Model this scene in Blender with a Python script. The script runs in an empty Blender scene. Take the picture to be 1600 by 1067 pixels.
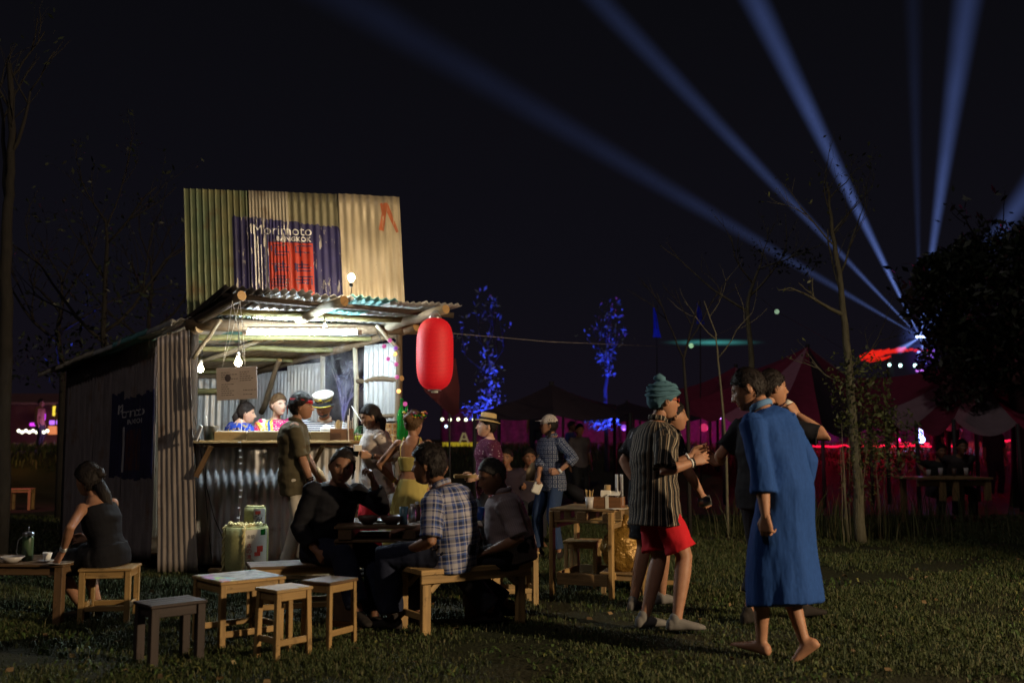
import bpy, bmesh, math, random
import numpy as np
from mathutils import Vector, Matrix
random.seed(7)
RNG = np.random.default_rng(11)
SC = bpy.context.scene
COL = SC.collection
# ---------------------------------------------------------------- camera, world, light
PITCH = math.atan(152.5/1556.0)
CAMZ = 1.35
cam_d = bpy.data.cameras.new('camera')
cam = bpy.data.objects.new('camera', cam_d); COL.objects.link(cam)
cam.location = (0, 0, CAMZ); cam.rotation_euler = (math.pi/2 + PITCH, 0, 0)
cam_d.lens = 35; cam_d.sensor_width = 36; cam_d.clip_start = 0.1; cam_d.clip_end = 900
cam_d.dof.use_dof = True; cam_d.dof.focus_distance = 9.0; cam_d.dof.aperture_fstop = 1.6
SC.camera = cam
SC.render.engine = 'CYCLES'
try:
    SC.cycles.max_bounces = 6; SC.cycles.transparent_max_bounces = 16; SC.cycles.volume_bounces = 0
    SC.cycles.sample_clamp_indirect = 3.0
    SC.cycles.volume_step_rate = 1.0
except Exception: pass
W = bpy.data.worlds.new('World'); SC.world = W; W.use_nodes = True
nt = W.node_tree; bg = nt.nodes['Background']
# night sky: near black navy, a little lighter and more violet towards the horizon glow
tc = nt.nodes.new('ShaderNodeTexCoord'); sp = nt.nodes.new('ShaderNodeSeparateXYZ'); cr = nt.nodes.new('ShaderNodeValToRGB')
nt.links.new(tc.outputs['Generated'], sp.inputs[0]); nt.links.new(sp.outputs['Z'], cr.inputs[0])
cr.color_ramp.elements[0].position = 0.0; cr.color_ramp.elements[0].color = (0.0062, 0.0044, 0.0078, 1)
cr.color_ramp.elements[1].position = 0.42; cr.color_ramp.elements[1].color = (0.0030, 0.0030, 0.0043, 1)
e = cr.color_ramp.elements.new(0.14); e.color = (0.0045, 0.0041, 0.0068, 1)
nt.links.new(cr.outputs[0], bg.inputs[0]); bg.inputs[1].default_value = 1.0
# one dim warm sun added as fill and the site's flood lamp standing off to the right
SC.view_settings.view_transform = 'Standard'; SC.view_settings.look = 'None'
SC.view_settings.exposure = 0.0; SC.view_settings.gamma = 1.0
SC.view_settings.use_curve_mapping = False

def lamp(name, kind, loc, power, color, size=0.1, target=None, cone=None, blend=0.4):
    d = bpy.data.lights.new(name, kind); o = bpy.data.objects.new(name, d); COL.objects.link(o)
    o.location = loc; d.energy = power; d.color = color
    if kind in ('POINT', 'SPOT'): d.shadow_soft_size = size
    if kind == 'SUN': d.angle = size
    if cone: d.spot_size = math.radians(cone); d.spot_blend = blend
    if target is not None:
        v = Vector(target) - Vector(loc); o.rotation_euler = v.to_track_quat('-Z', 'Y').to_euler()
    return o
FLOOD = Vector((9.6, 1.1, 3.9))
lamp('flood_lamp_light', 'SPOT', FLOOD + Vector((-0.16, 0.1, -0.02)), 4900, (1.0, 0.76, 0.48), 0.10, (-0.6, 8.2, 0.9), 75, 0.6)
lamp('fill_sun', 'SUN', (-9, -8, 20), 0.20, (1.0, 0.88, 0.84), math.radians(4), (0, 6, 0))  # unseen sun added as weak fill to lift the shadows

# ---------------------------------------------------------------- helpers
PI = math.pi
V = Vector
def PX(px, py, d):
    """world point at forward distance d that the photograph shows at pixel px,py"""
    u = px - 800.0; v = 533.5 - py; f = 1556.0
    y = f*math.cos(PITCH) - v*math.sin(PITCH); z = f*math.sin(PITCH) + v*math.cos(PITCH)
    k = d / y
    return V((u*k, d, CAMZ + z*k))
def GX(px, py, z=0.0):
    p = PX(px, py, 1.0); k = (z - CAMZ)/(p.z - CAMZ)
    return V((p.x*k, k, z))
ROOTM = {}
def setp(o, label=None, cat=None, group=None, kind=None):
    if label: o['label'] = label
    if cat: o['category'] = cat
    if group: o['group'] = group
    if kind: o['kind'] = kind
    return o
def thing(name, label, cat, loc=(0, 0, 0), rotz=0.0, group=None):
    o = bpy.data.objects.new(name, None); COL.objects.link(o)
    o.location = loc; o.rotation_euler = (0, 0, rotz); o.empty_display_size = 0.1
    setp(o, label, cat, group)
    ROOTM[o.name] = Matrix.Translation(V(loc)) @ Matrix.Rotation(rotz, 4, 'Z')
    return o
def rootm(o):
    while o is not None:
        if o.name in ROOTM: return ROOTM[o.name]
        o = o.parent
    return Matrix.Identity(4)
def link(name, me, parent=None, world=True, label=None):
    o = bpy.data.objects.new(name, me); COL.objects.link(o)
    if parent is not None:
        if world:
            me.transform(rootm(parent).inverted())
        o.parent = parent
    if label: o['label'] = label
    return o
def copy_tree(o, parent=None, **kw):
    c = o.copy(); COL.objects.link(c); c.parent = parent
    for ch in list(o.children): copy_tree(ch, c)
    for k, v in kw.items():
        if k == 'loc': c.location = v
        elif k == 'rotz': c.rotation_euler = (0, 0, v)
        elif k == 'scale': c.scale = v
        else: c[k] = v
    return c

class MB:
    """mesh builder; keeps a 'pat' vector per vertex: (along grain, across, across2)"""
    def __init__(s): s.v = []; s.f = []; s.p = []; s.mi = []; s.sm = []; s.cm = 0; s.seed = random.random()*50
    def add(s, vs, fs, pats=None, smooth=False):
        b = len(s.v); s.v += [tuple(x) for x in vs]; s.f += [tuple(b+i for i in f) for f in fs]
        s.p += [tuple(x) for x in (pats if pats is not None else vs)]
        s.mi += [s.cm]*len(fs); s.sm += [smooth]*len(fs); return s
    def box(s, c, size, rot=None, ch=0.004, taper=1.0):
        """chamfered box; c centre, size full size, rot Matrix 3x3 or z angle"""
        R = rot if isinstance(rot, Matrix) else Matrix.Rotation(rot or 0.0, 3, 'Z')
        h = [x/2 for x in size]; ch = min(ch, min(h)*0.45); c = V(c)
        ax = sorted(range(3), key=lambda i: -size[i]); sd = random.random()*40
        vs = []; idx = {}; pats = []
        for sx in (-1, 1):
            for sy in (-1, 1):
                for sz in (-1, 1):
                    for a in range(3):
                        q = [sx*h[0], sy*h[1], sz*h[2]]
                        for b in range(3):
                            if b != a: q[b] -= ch*(sx, sy, sz)[b]
                        if taper != 1.0 and sz < 0: q[0] *= taper; q[1] *= taper
                        idx[(sx, sy, sz, a)] = len(vs); vs.append(c + R @ V(q))
                        pats.append((q[ax[0]] + sd, q[ax[1]] + sd*1.7, q[ax[2]]))
        fs = []
        def I(sg, a): return idx[(sg[0], sg[1], sg[2], a)]
        for a in range(3):
            b, d = (a+1) % 3, (a+2) % 3
            for sa in (-1, 1):
                q = []
                for sb, sd_ in ((-1, -1), (1, -1), (1, 1), (-1, 1)):
                    sg = [0, 0, 0]; sg[a] = sa; sg[b] = sb; sg[d] = sd_; q.append(I(sg, a))
                fs.append(q if sa > 0 else q[::-1])
            for sb in (-1, 1):
                for sd_ in (-1, 1):
                    s0 = [0, 0, 0]; s1 = [0, 0, 0]; s0[a] = -1; s1[a] = 1
                    for t in (s0, s1): t[b] = sb; t[d] = sd_
                    q = [I(s0, b), I(s1, b), I(s1, d), I(s0, d)]
                    fs.append(q if sb*sd_ > 0 else q[::-1])
        for sx in (-1, 1):
            for sy in (-1, 1):
                for sz in (-1, 1):
                    q = [I((sx, sy, sz), 0), I((sx, sy, sz), 1), I((sx, sy, sz), 2)]
                    fs.append(q if sx*sy*sz > 0 else q[::-1])
        return s.add(vs, fs, pats)
    def beam(s, p0, p1, w, t, up=(0, 0, 1), ch=0.003):
        """rectangular bar from p0 to p1, w across, t along up"""
        p0, p1 = V(p0), V(p1); z = (p1-p0); L = z.length; z.normalize()
        x = V(up).cross(z)
        if x.length < 1e-4: x = V((1, 0, 0)).cross(z)
        x.normalize(); y = z.cross(x)
        R = Matrix((x, y, z)).transposed()
        return s.box((p0+p1)/2, (w, t, L), R, ch)
    def tube(s, pts, rad, n=10, cap=True, smooth=True, wob=0.0, ell=None):
        """tube through points with radius (number or list)"""
        pts = [V(p) for p in pts]; m = len(pts)
        rad = list(rad) if hasattr(rad, '__len__') else [rad]*m
        ref = None; vs = []; pats = []; L = 0; sd = random.random()*30
        for i, p in enumerate(pts):
            t = (pts[min(i+1, m-1)] - pts[max(i-1, 0)])
            if t.length < 1e-9: t = V((0, 0, 1))
            t.normalize()
            if ref is None:
                a = V((0, 0, 1)) if abs(t.z) < 0.9 else V((1, 0, 0)); ref = a.cross(t).normalized()
            ref = (ref - t*ref.dot(t)).normalized(); o = t.cross(ref)
            if i: L += (pts[i]-pts[i-1]).length
            for k in range(n):
                an = 2*PI*k/n; r = rad[i]*(1 + (random.uniform(-wob, wob) if wob else 0))
                rx, ry = (r, r) if ell is None else (r*ell[0], r*ell[1])
                vs.append(p + ref*math.cos(an)*rx + o*math.sin(an)*ry)
                pats.append((L + sd, an*max(rad[i], .02) + sd, 0))
        fs = [(i*n+k, i*n+(k+1) % n, (i+1)*n+(k+1) % n, (i+1)*n+k) for i in range(m-1) for k in range(n)]
        s.add(vs, fs, pats, smooth)
        if cap:
            b = len(s.v) - m*n
            s.f += [tuple(b+k for k in range(n))[::-1], tuple(b+(m-1)*n+k for k in range(n))]
            s.mi += [s.cm]*2; s.sm += [False]*2
        return s
    def lathe(s, c, prof, n=20, axis=(0, 0, 1), smooth=True):
        """prof list of (r, z) from bottom to top"""
        q = V(axis).normalized().to_track_quat('Z', 'Y').to_matrix(); c = V(c); vs = []; pats = []
        for r, z in prof:
            for k in range(n):
                a = 2*PI*k/n; vs.append(c + q @ V((r*math.cos(a), r*math.sin(a), z))); pats.append((z, a*0.2, 0))
        m = len(prof)
        fs = [(i*n+k, i*n+(k+1) % n, (i+1)*n+(k+1) % n, (i+1)*n+k) for i in range(m-1) for k in range(n)]
        s.add(vs, fs, pats, smooth); b = len(s.v)-m*n
        s.f += [tuple(b+k for k in range(n))[::-1], tuple(b+(m-1)*n+k for k in range(n))]
        s.mi += [s.cm]*2; s.sm += [False]*2
        return s
    def ball(s, c, r, n=10, sq=(1, 1, 1)):
        m = max(4, n//2+1); vs = []; c = V(c)
        for i in range(1, m):
            t = PI*i/m
            for k in range(n):
                a = 2*PI*k/n; vs.append(c + V((r*sq[0]*math.sin(t)*math.cos(a), r*sq[1]*math.sin(t)*math.sin(a), r*sq[2]*math.cos(t))))
        top = len(vs); vs += [c+V((0, 0, r*sq[2])), c-V((0, 0, r*sq[2]))]
        fs = [(i*n+k, (i+1)*n+k, (i+1)*n+(k+1) % n, i*n+(k+1) % n) for i in range(m-2) for k in range(n)]
        fs += [(top, k, (k+1) % n) for k in range(n)] + [(top+1, (m-2)*n+(k+1) % n, (m-2)*n+k) for k in range(n)]
        return s.add(vs, fs, None, True)
    def quad(s, a, b, c, d): return s.add([a, b, c, d], [(0, 1, 2, 3)])
    def mesh(s, name, mats):
        me = bpy.data.meshes.new(name); me.from_pydata(s.v, [], s.f)
        if not isinstance(mats, (list, tuple)): mats = [mats]
        for m in mats: me.materials.append(m)
        me.polygons.foreach_set('material_index', s.mi); me.polygons.foreach_set('use_smooth', s.sm)
        at = me.attributes.new('pat', 'FLOAT_VECTOR', 'POINT'); at.data.foreach_set('vector', np.array(s.p, dtype=np.float32).ravel())
        me.update(); return me
    def build(s, name, mats, parent=None, world=True, label=None):
        return link(name, s.mesh(name, mats), parent, world, label)

# ---------------------------------------------------------------- materials
class NT:
    def __init__(s, name):
        s.m = bpy.data.materials.new(name); s.m.use_nodes = True; s.t = s.m.node_tree
        s.b = s.t.nodes['Principled BSDF']; s.out = s.t.nodes['Material Output']
    def n(s, kind, **kw):
        x = s.t.nodes.new('ShaderNode'+kind)
        for k, v in kw.items():
            if k.startswith('i_'): x.inputs[k[2:].replace('_', ' ')].default_value = v
            elif k[0] == 'I' and k[1:].isdigit(): x.inputs[int(k[1:])].default_value = v
            else: setattr(x, k, v)
        return x
    def l(s, a, b): s.t.links.new(a, b)
    def math(s, op, a, b=None, c=None, clamp=False):
        x = s.n('Math', operation=op); x.use_clamp = clamp
        for i, q in enumerate((a, b, c)):
            if q is None: continue
            if isinstance(q, (int, float)): x.inputs[i].default_value = q
            else: s.l(q, x.inputs[i])
        return x.outputs[0]
    def mix(s, fac, a, b, blend='MIX'):
        x = s.n('Mix', data_type='RGBA', blend_type=blend)
        for k, q in ((0, fac), (6, a), (7, b)):
            if isinstance(q, (int, float)): x.inputs[k].default_value = q
            elif isinstance(q, (tuple, list)): x.inputs[k].default_value = (*q[:3], 1)
            else: s.l(q, x.inputs[k])
        return x.outputs[2]
    def coord(s, which='Object', scale=(1, 1, 1), rot=(0, 0, 0)):
        if which == 'pat': o = s.n('Attribute', attribute_name='pat').outputs['Vector']
        else: o = s.n('TexCoord').outputs[which]
        mp = s.n('Mapping'); mp.inputs['Scale'].default_value = scale; mp.inputs['Rotation'].default_value = rot
        s.l(o, mp.inputs[0]); return mp.outputs[0]
    def noise(s, co, scale, detail=3, rough=0.55):
        x = s.n('TexNoise'); x.inputs['Scale'].default_value = scale; x.inputs['Detail'].default_value = detail
        x.inputs['Roughness'].default_value = rough; s.l(co, x.inputs['Vector']); return x.outputs[0]
    def ramp(s, fac, stops):
        x = s.n('ValToRGB'); r = x.color_ramp
        while len(r.elements) < len(stops): r.elements.new(0.5)
        for e, (p, c) in zip(r.elements, stops):
            e.position = p; e.color = (*c, 1) if hasattr(c, '__len__') else (c, c, c, 1)
        s.l(fac, x.inputs[0]); return x.outputs[0]
    def bump(s, h, strength=0.3, dist=0.01):
        x = s.n('Bump'); x.inputs['Strength'].default_value = strength; x.inputs['Distance'].default_value = dist
        s.l(h, x.inputs['Height']); s.l(x.outputs[0], s.b.inputs['Normal'])
    def base(s, c):
        if isinstance(c, (tuple, list)): s.b.inputs['Base Color'].default_value = (*c[:3], 1)
        else: s.l(c, s.b.inputs['Base Color'])
    def set(s, rough=None, metal=None, spec=None, **kw):
        if rough is not None: s.b.inputs['Roughness'].default_value = rough
        if metal is not None: s.b.inputs['Metallic'].default_value = metal
        if spec is not None: s.b.inputs['Specular IOR Level'].default_value = spec
        for k, v in kw.items(): s.b.inputs[k.replace('_', ' ')].default_value = v
        return s
def mul(c, k): return tuple(x*k for x in c)
def plain(name, c, rough=0.6, metal=0.0, spec=0.4, var=0.35, sc=14, bump=0.0, **kw):
    t = NT(name); co = t.coord('Object'); n = t.noise(co, sc)
    t.base(t.mix(n, mul(c, 1-var), mul(c, 1+var))); t.set(rough, metal, spec, **kw)
    if bump: t.bump(t.noise(co, sc*6), bump, 0.004)
    return t.m
def emit(name, c, k):
    t = NT(name); t.base((0.02, 0.02, 0.02)); t.b.inputs['Emission Color'].default_value = (*c, 1); t.b.inputs['Emission Strength'].default_value = k
    return t.m
def wood(name, c, dark=0.45, rough=0.62, bump=0.25, bark=False):
    t = NT(name); co = t.coord('pat', (1.5, 26, 26) if not bark else (5, 16, 16)); g = t.noise(co, 1.6, 5, 0.6)
    co2 = t.coord('pat', (3, 5, 5)); b = t.noise(co2, 1.3, 3)
    col = t.mix(t.ramp(g, [(0.32, 0.0), (0.7, 1.0)]), mul(c, dark), c)
    col = t.mix(t.ramp(b, [(0.35, 0.0), (0.75, 0.75)]), col, mul(c, 0.38))
    st = t.noise(t.coord('pat', (7, 9, 9)), 1.5, 5, .65); col = t.mix(t.ramp(st, [(0.58, 0.0), (0.66, 0.7)]), col, mul(c, 0.22))
    oi = t.n('ObjectInfo').outputs['Random']
    col = t.mix(t.math('MULTIPLY', oi, 0.45), col, mul(c, 0.55))
    t.base(col); t.set(rough, 0, 0.35); t.bump(g, bump, 0.006); return t.m
def fabric(name, c, var=0.2, rough=0.85, fine=True, sheen=0.0):
    t = NT(name); co = t.coord('Object'); n = t.noise(co, 6, 4)
    t.base(t.mix(n, mul(c, 1-var), mul(c, 1+var))); t.set(rough, 0, 0.2)
    if sheen: t.b.inputs['Sheen Weight'].default_value = sheen
    t.bump(t.noise(co, 90, 2), 0.25, 0.002); return t.m
def steel(name, c, rust=0.3, metal=0.55, rough=0.5, tint=None, tz=(0, 0), rustc=(0.12, 0.055, 0.02)):
    """weathered corrugated iron: streaks run along the sheet (pat.y = along the ribs)"""
    t = NT(name); co = t.coord('pat', (9, 1.1, 1)); st = t.noise(co, 1.6, 5, 0.6)
    co2 = t.coord('pat', (2.2, 1.6, 1)); bl = t.noise(co2, 1.7, 5, 0.62)
    col = t.mix(t.ramp(st, [(0.3, 0.0), (0.72, 1.0)]), mul(c, 0.5), c)
    if tint: col = t.mix(t.ramp(t.noise(co2, 0.9, 2), [(0.35, 0.0), (0.62, 1.0)]), col, tint)
    col = t.mix(t.ramp(bl, [(0.62-0.25*rust, 0.0), (0.78-0.15*rust, 0.9)]), col, rustc)
    co3 = t.coord('pat', (1, 1, 1)); sp = t.noise(co3, 55, 2)
    col = t.mix(t.ramp(sp, [(0.68, 0.0), (0.74, 0.55)]), col, mul(c, 0.25))
    t.base(col)
    t.l(t.ramp(bl, [(0.4, rough*0.8), (0.75, min(1, rough*1.5))]), t.b.inputs['Roughness']); t.set(metal=metal, spec=0.5)
    t.bump(t.noise(co3, 38, 4), 0.18, 0.003); return t.m

# pixel noise for geometry
_T = np.random.default_rng(3).random((32, 32, 32)).astype(np.float32)
def vn(p):
    p = np.asarray(p, dtype=np.float64); i = np.floor(p).astype(int); f = p - i; f = f*f*(3-2*f); r = 0
    for a in (0, 1):
        for b in (0, 1):
            for c in (0, 1):
                w = (f[:, 0] if a else 1-f[:, 0])*(f[:, 1] if b else 1-f[:, 1])*(f[:, 2] if c else 1-f[:, 2])
                r = r + w*_T[(i[:, 0]+a) % 32, (i[:, 1]+b) % 32, (i[:, 2]+c) % 32]
    return r*2-1

# ---------------------------------------------------------------- corrugated sheet
class Sheet:
    def __init__(s, c00, c10, c01, c11, pitch=0.076, amp=0.009, dent=0.004, dsc=3.0, square=False, seed=0, phase=0):
        s.c = [V(x) for x in (c00, c10, c01, c11)]
        s.w = ((s.c[1]-s.c[0]).length + (s.c[3]-s.c[2]).length)/2; s.h = ((s.c[2]-s.c[0]).length + (s.c[3]-s.c[1]).length)/2
        s.N = (s.c[1]-s.c[0]).cross(s.c[2]-s.c[0]).normalized()
        s.pitch, s.amp, s.dent, s.dsc, s.sq, s.seed, s.ph = pitch, amp, dent, dsc, square, seed, phase
    def pos(s, U, Vv, off=0.0):
        """arrays u,v in metres"""
        a = (U/s.w)[:, None]; b = (Vv/s.h)[:, None]; c = [np.array(x)[None] for x in s.c]
        P = c[0]*(1-a)*(1-b) + c[1]*a*(1-b) + c[2]*(1-a)*b + c[3]*a*b
        ph = 2*np.pi*U/s.pitch + s.ph; w = np.cos(ph)
        if s.sq: w = np.tanh(3.2*(w-0.55))*1.0
        q = np.stack([U*s.dsc+s.seed, Vv*s.dsc*0.8+s.seed, np.full_like(U, s.seed*1.3)], 1)
        d = s.amp*w + s.dent*vn(q) + s.dent*0.6*vn(q*2.7)
        return P + np.array(s.N)[None]*(d+off)[:, None]
    def grid(s, u0, u1, v0, v1):
        nu = max(4, int(math.ceil((u1-u0)/s.pitch*7))); nv = max(2, int(math.ceil((v1-v0)/0.12)))
        return np.linspace(u0, u1, nu+1), np.linspace(v0, v1, nv+1)
    def build(s, name, mat, parent, label=None, ragged=0.0):
        us, vs = s.grid(0, s.w, 0, s.h); U, Vv = np.meshgrid(us, vs); U = U.ravel(); Vv = Vv.ravel().copy()
        if ragged:
            Vv += ragged*vn(np.stack([U*4, np.full_like(U, s.seed), U*0], 1))*(1-2*np.clip(Vv/s.h, 0, 1))
        P = s.pos(U, Vv, 0.0015); Q = s.pos(U, Vv, -0.0015); n = len(us); m = len(vs); k = n*m
        i = (np.arange(m-1)[:, None]*n + np.arange(n-1)[None]).ravel()
        F = np.stack([i, i+1, i+n+1, i+n], 1); B = np.stack([i+n, i+n+1, i+1, i], 1) + k
        ed = []
        for j in range(n-1): ed += [(j+1, j, k+j, k+j+1), ((m-1)*n+j, (m-1)*n+j+1, k+(m-1)*n+j+1, k+(m-1)*n+j)]
        for j in range(m-1): ed += [(j*n, (j+1)*n, k+(j+1)*n, k+j*n), ((j+1)*n+n-1, j*n+n-1, k+j*n+n-1, k+(j+1)*n+n-1)]
        me = bpy.data.meshes.new(name)
        me.from_pydata(np.concatenate([P, Q]).tolist(), [], F.tolist()+B.tolist()+ed)
        me.materials.append(mat); me.polygons.foreach_set('use_smooth', [not s.sq]*len(me.polygons))
        pt = np.stack([U+s.seed*3.1, Vv+s.seed, np.zeros_like(U)], 1); pt = np.concatenate([pt, pt]).astype(np.float32)
        me.attributes.new('pat', 'FLOAT_VECTOR', 'POINT').data.foreach_set('vector', pt.ravel())
        return link(name, me, parent, True, label)
    def drape(s, polys, name, mat, parent, u0=0.0, v0=0.0, off=0.004, label=None, kind=None):
        """polys: list of 2D polygons (or bmesh) in coordinates whose origin is (-u0,-v0) of this sheet"""
        if isinstance(polys, bmesh.types.BMesh): bm = polys.copy()
        else:
            bm = bmesh.new()
            for pl in polys: bm.faces.new([bm.verts.new((x, y, 0)) for x, y in pl])
        for v in bm.verts: v.co.x -= u0; v.co.y -= v0
        def cut(co, no, clear=False):
            if not bm.verts: return
            bmesh.ops.bisect_plane(bm, geom=bm.verts[:]+bm.edges[:]+bm.faces[:], plane_co=co, plane_no=no, clear_outer=clear)
        cut((0.001, 0, 0), (-1, 0, 0), True); cut((s.w-0.001, 0, 0), (1, 0, 0), True)
        cut((0, 0.001, 0), (0, -1, 0), True); cut((0, s.h-0.001, 0), (0, 1, 0), True)
        if not bm.faces: bm.free(); return None
        x0 = min(v.co.x for v in bm.verts); x1 = max(v.co.x for v in bm.verts)
        y0 = min(v.co.y for v in bm.verts); y1 = max(v.co.y for v in bm.verts)
        us, vs = s.grid(0, s.w, 0, s.h)
        for u in us:
            if x0 < u < x1: cut((u, 0, 0), (1, 0, 0))
        for v in vs:
            if y0 < v < y1: cut((0, v, 0), (0, 1, 0))
        bmesh.ops.triangulate(bm, faces=bm.faces[:])
        U = np.array([v.co.x for v in bm.verts]); Vv = np.array([v.co.y for v in bm.verts])
        P = s.pos(U, Vv, off)
        for v, p in zip(bm.verts, P): v.co = p
        me = bpy.data.meshes.new(name); bm.to_mesh(me); bm.free(); me.materials.append(mat)
        for f in me.polygons: f.use_smooth = True
        pt = np.stack([U, Vv, U*0], 1).astype(np.float32)
        me.attributes.new('pat', 'FLOAT_VECTOR', 'POINT').data.foreach_set('vector', pt.ravel())
        o = link(name, me, parent, True, label)
        if kind: o['kind'] = kind
        return o
def text_bm(body, width=None, height=None, bold=0.0, align='LEFT', space=1.0):
    cu = bpy.data.curves.new('lettering', 'FONT'); cu.body = body; cu.size = 1; cu.offset = bold; cu.resolution_u = 3; cu.space_character = space
    o = bpy.data.objects.new('lettering_temp', cu); COL.objects.link(o)
    dg = bpy.context.evaluated_depsgraph_get(); me = bpy.data.meshes.new_from_object(o.evaluated_get(dg))
    bpy.data.objects.remove(o); bm = bmesh.new(); bm.from_mesh(me); bpy.data.meshes.remove(me)
    if not bm.verts: return bm
    x0 = min(v.co.x for v in bm.verts); x1 = max(v.co.x for v in bm.verts)
    y0 = min(v.co.y for v in bm.verts); y1 = max(v.co.y for v in bm.verts)
    sx = width/(x1-x0) if width else None; sy = height/(y1-y0) if height else None
    sx = sx or sy; sy = sy or sx
    for v in bm.verts: v.co.x = (v.co.x-x0)*sx; v.co.y = (v.co.y-y0)*sy; v.co.z = 0
    return bm
def shift(bm, dx, dy):
    for v in bm.verts: v.co.x += dx; v.co.y += dy
    return bm
def rect(x0, y0, x1, y1): return [(x0, y0), (x1, y0), (x1, y1), (x0, y1)]
def text_on(body, name, mat, parent, M, width=None, height=None, bold=0.0, label=None):
    """flat lettering placed by matrix M (x right, y up, z out)"""
    bm = text_bm(body, width, height, bold)
    x1 = max(v.co.x for v in bm.verts); y1 = max(v.co.y for v in bm.verts)
    for v in bm.verts: v.co = M @ V((v.co.x-x1/2, v.co.y-y1/2, 0))
    me = bpy.data.meshes.new(name); bm.to_mesh(me); bm.free(); me.materials.append(mat)
    return link(name, me, parent, True, label)
# ---------------------------------------------------------------- ground
def ground_z(x, y):
    """flat meadow, then a low bank up to a terrace where the festival stands"""
    t = np.clip((np.asarray(y) - 23.0 - 0.0*np.asarray(x))/6.0, 0, 1); t = t*t*(3-2*t)
    return t*1.02
def make_ground():
    ys = np.concatenate([np.linspace(-12, 4, 9), np.linspace(4.5, 34, 90), np.array([38, 45, 60, 90, 140, 220, 400, 700])])
    xs = np.concatenate([np.array([-600, -250, -120, -70, -45]), np.linspace(-32, 32, 97), np.array([45, 70, 120, 250, 600])])
    X, Y = np.meshgrid(xs, ys); X = X.ravel(); Y = Y.ravel()
    Z = ground_z(X, Y) + 0.018*vn(np.stack([X*0.9, Y*0.9, X*0], 1))*(np.abs(X) < 33)
    n = len(xs); m = len(ys); i = (np.arange(m-1)[:, None]*n + np.arange(n-1)[None]).ravel()
    me = bpy.data.meshes.new('ground'); me.from_pydata(np.stack([X, Y, Z], 1).tolist(), [], np.stack([i, i+1, i+n+1, i+n], 1).tolist())
    me.materials.append(M['soil'])
    for p in me.polygons: p.use_smooth = True
    o = link('ground', me); o['kind'] = 'structure'
def soil():
    t = NT('soil'); co = t.coord('Object'); a = t.noise(co, 0.8, 5); b = t.noise(co, 30, 4)
    c = t.mix(t.ramp(a, [(0.35, 0), (0.65, 1)]), (0.018, 0.024, 0.008), (0.040, 0.033, 0.017))
    c = t.mix(t.ramp(b, [(0.3, 0), (0.7, 0.7)]), c, (0.012, 0.016, 0.006)); t.base(c); t.set(0.95, 0, 0.2); t.bump(b, 0.8, 0.03); return t.m
def grassmat(name, c0, c1, c2):
    t = NT(name); at = t.n('Attribute', attribute_name='pat'); s = t.n('SeparateXYZ'); t.l(at.outputs['Vector'], s.inputs[0])
    c = t.mix(t.ramp(s.outputs[0], [(0.2, 0), (0.8, 1)]), c0, c1)
    c = t.mix(t.ramp(s.outputs[1], [(0.82, 0), (0.9, 1)]), c, c2)
    t.base(c); t.set(0.65, 0, 0.3); return t.m
def blades(name, X, Y, Z, H, Wd, lean, mat, label, cat, segs=2, flop=1.0):
    n = len(X); an = RNG.random(n)*2*PI; la = RNG.random(n)*2*PI; ln = lean*(0.3+RNG.random(n))*H
    dx, dy = np.cos(an)*Wd/2, np.sin(an)*Wd/2; lx, ly = np.cos(la)*ln, np.sin(la)*ln
    b0 = np.stack([X-dx, Y-dy, Z-0.01], 1); b1 = np.stack([X+dx, Y+dy, Z-0.01], 1)
    m0 = np.stack([X-dx*.8+lx*.35, Y-dy*.8+ly*.35, Z+H*.6], 1); m1 = np.stack([X+dx*.8+lx*.35, Y+dy*.8+ly*.35, Z+H*.6], 1)
    tp = np.stack([X+lx*flop, Y+ly*flop, Z+H*(1-0.25*flop*lean)], 1)
    P = np.stack([b0, b1, m0, m1, tp], 1).reshape(-1, 3); k = np.arange(n)[:, None]*5
    tri = np.concatenate([k+[0, 1, 3], k+[0, 3, 2], k+[2, 3, 4]], 1).reshape(-1, 3)
    me = bpy.data.meshes.new(name); me.vertices.add(len(P)); me.vertices.foreach_set('co', P.ravel())
    me.loops.add(tri.size); me.loops.foreach_set('vertex_index', tri.ravel().astype(np.int32))
    me.polygons.add(len(tri)); me.polygons.foreach_set('loop_start', np.arange(0, tri.size, 3, dtype=np.int32))
    me.update(calc_edges=True); me.validate()
    r = RNG.random((n, 3)); pt = np.repeat(r, 5, axis=0).astype(np.float32)
    me.attributes.new('pat', 'FLOAT_VECTOR', 'POINT').data.foreach_set('vector', pt.ravel())
    me.materials.append(mat); o = link(name, me); setp(o, label, cat, None, 'stuff'); return o
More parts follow.
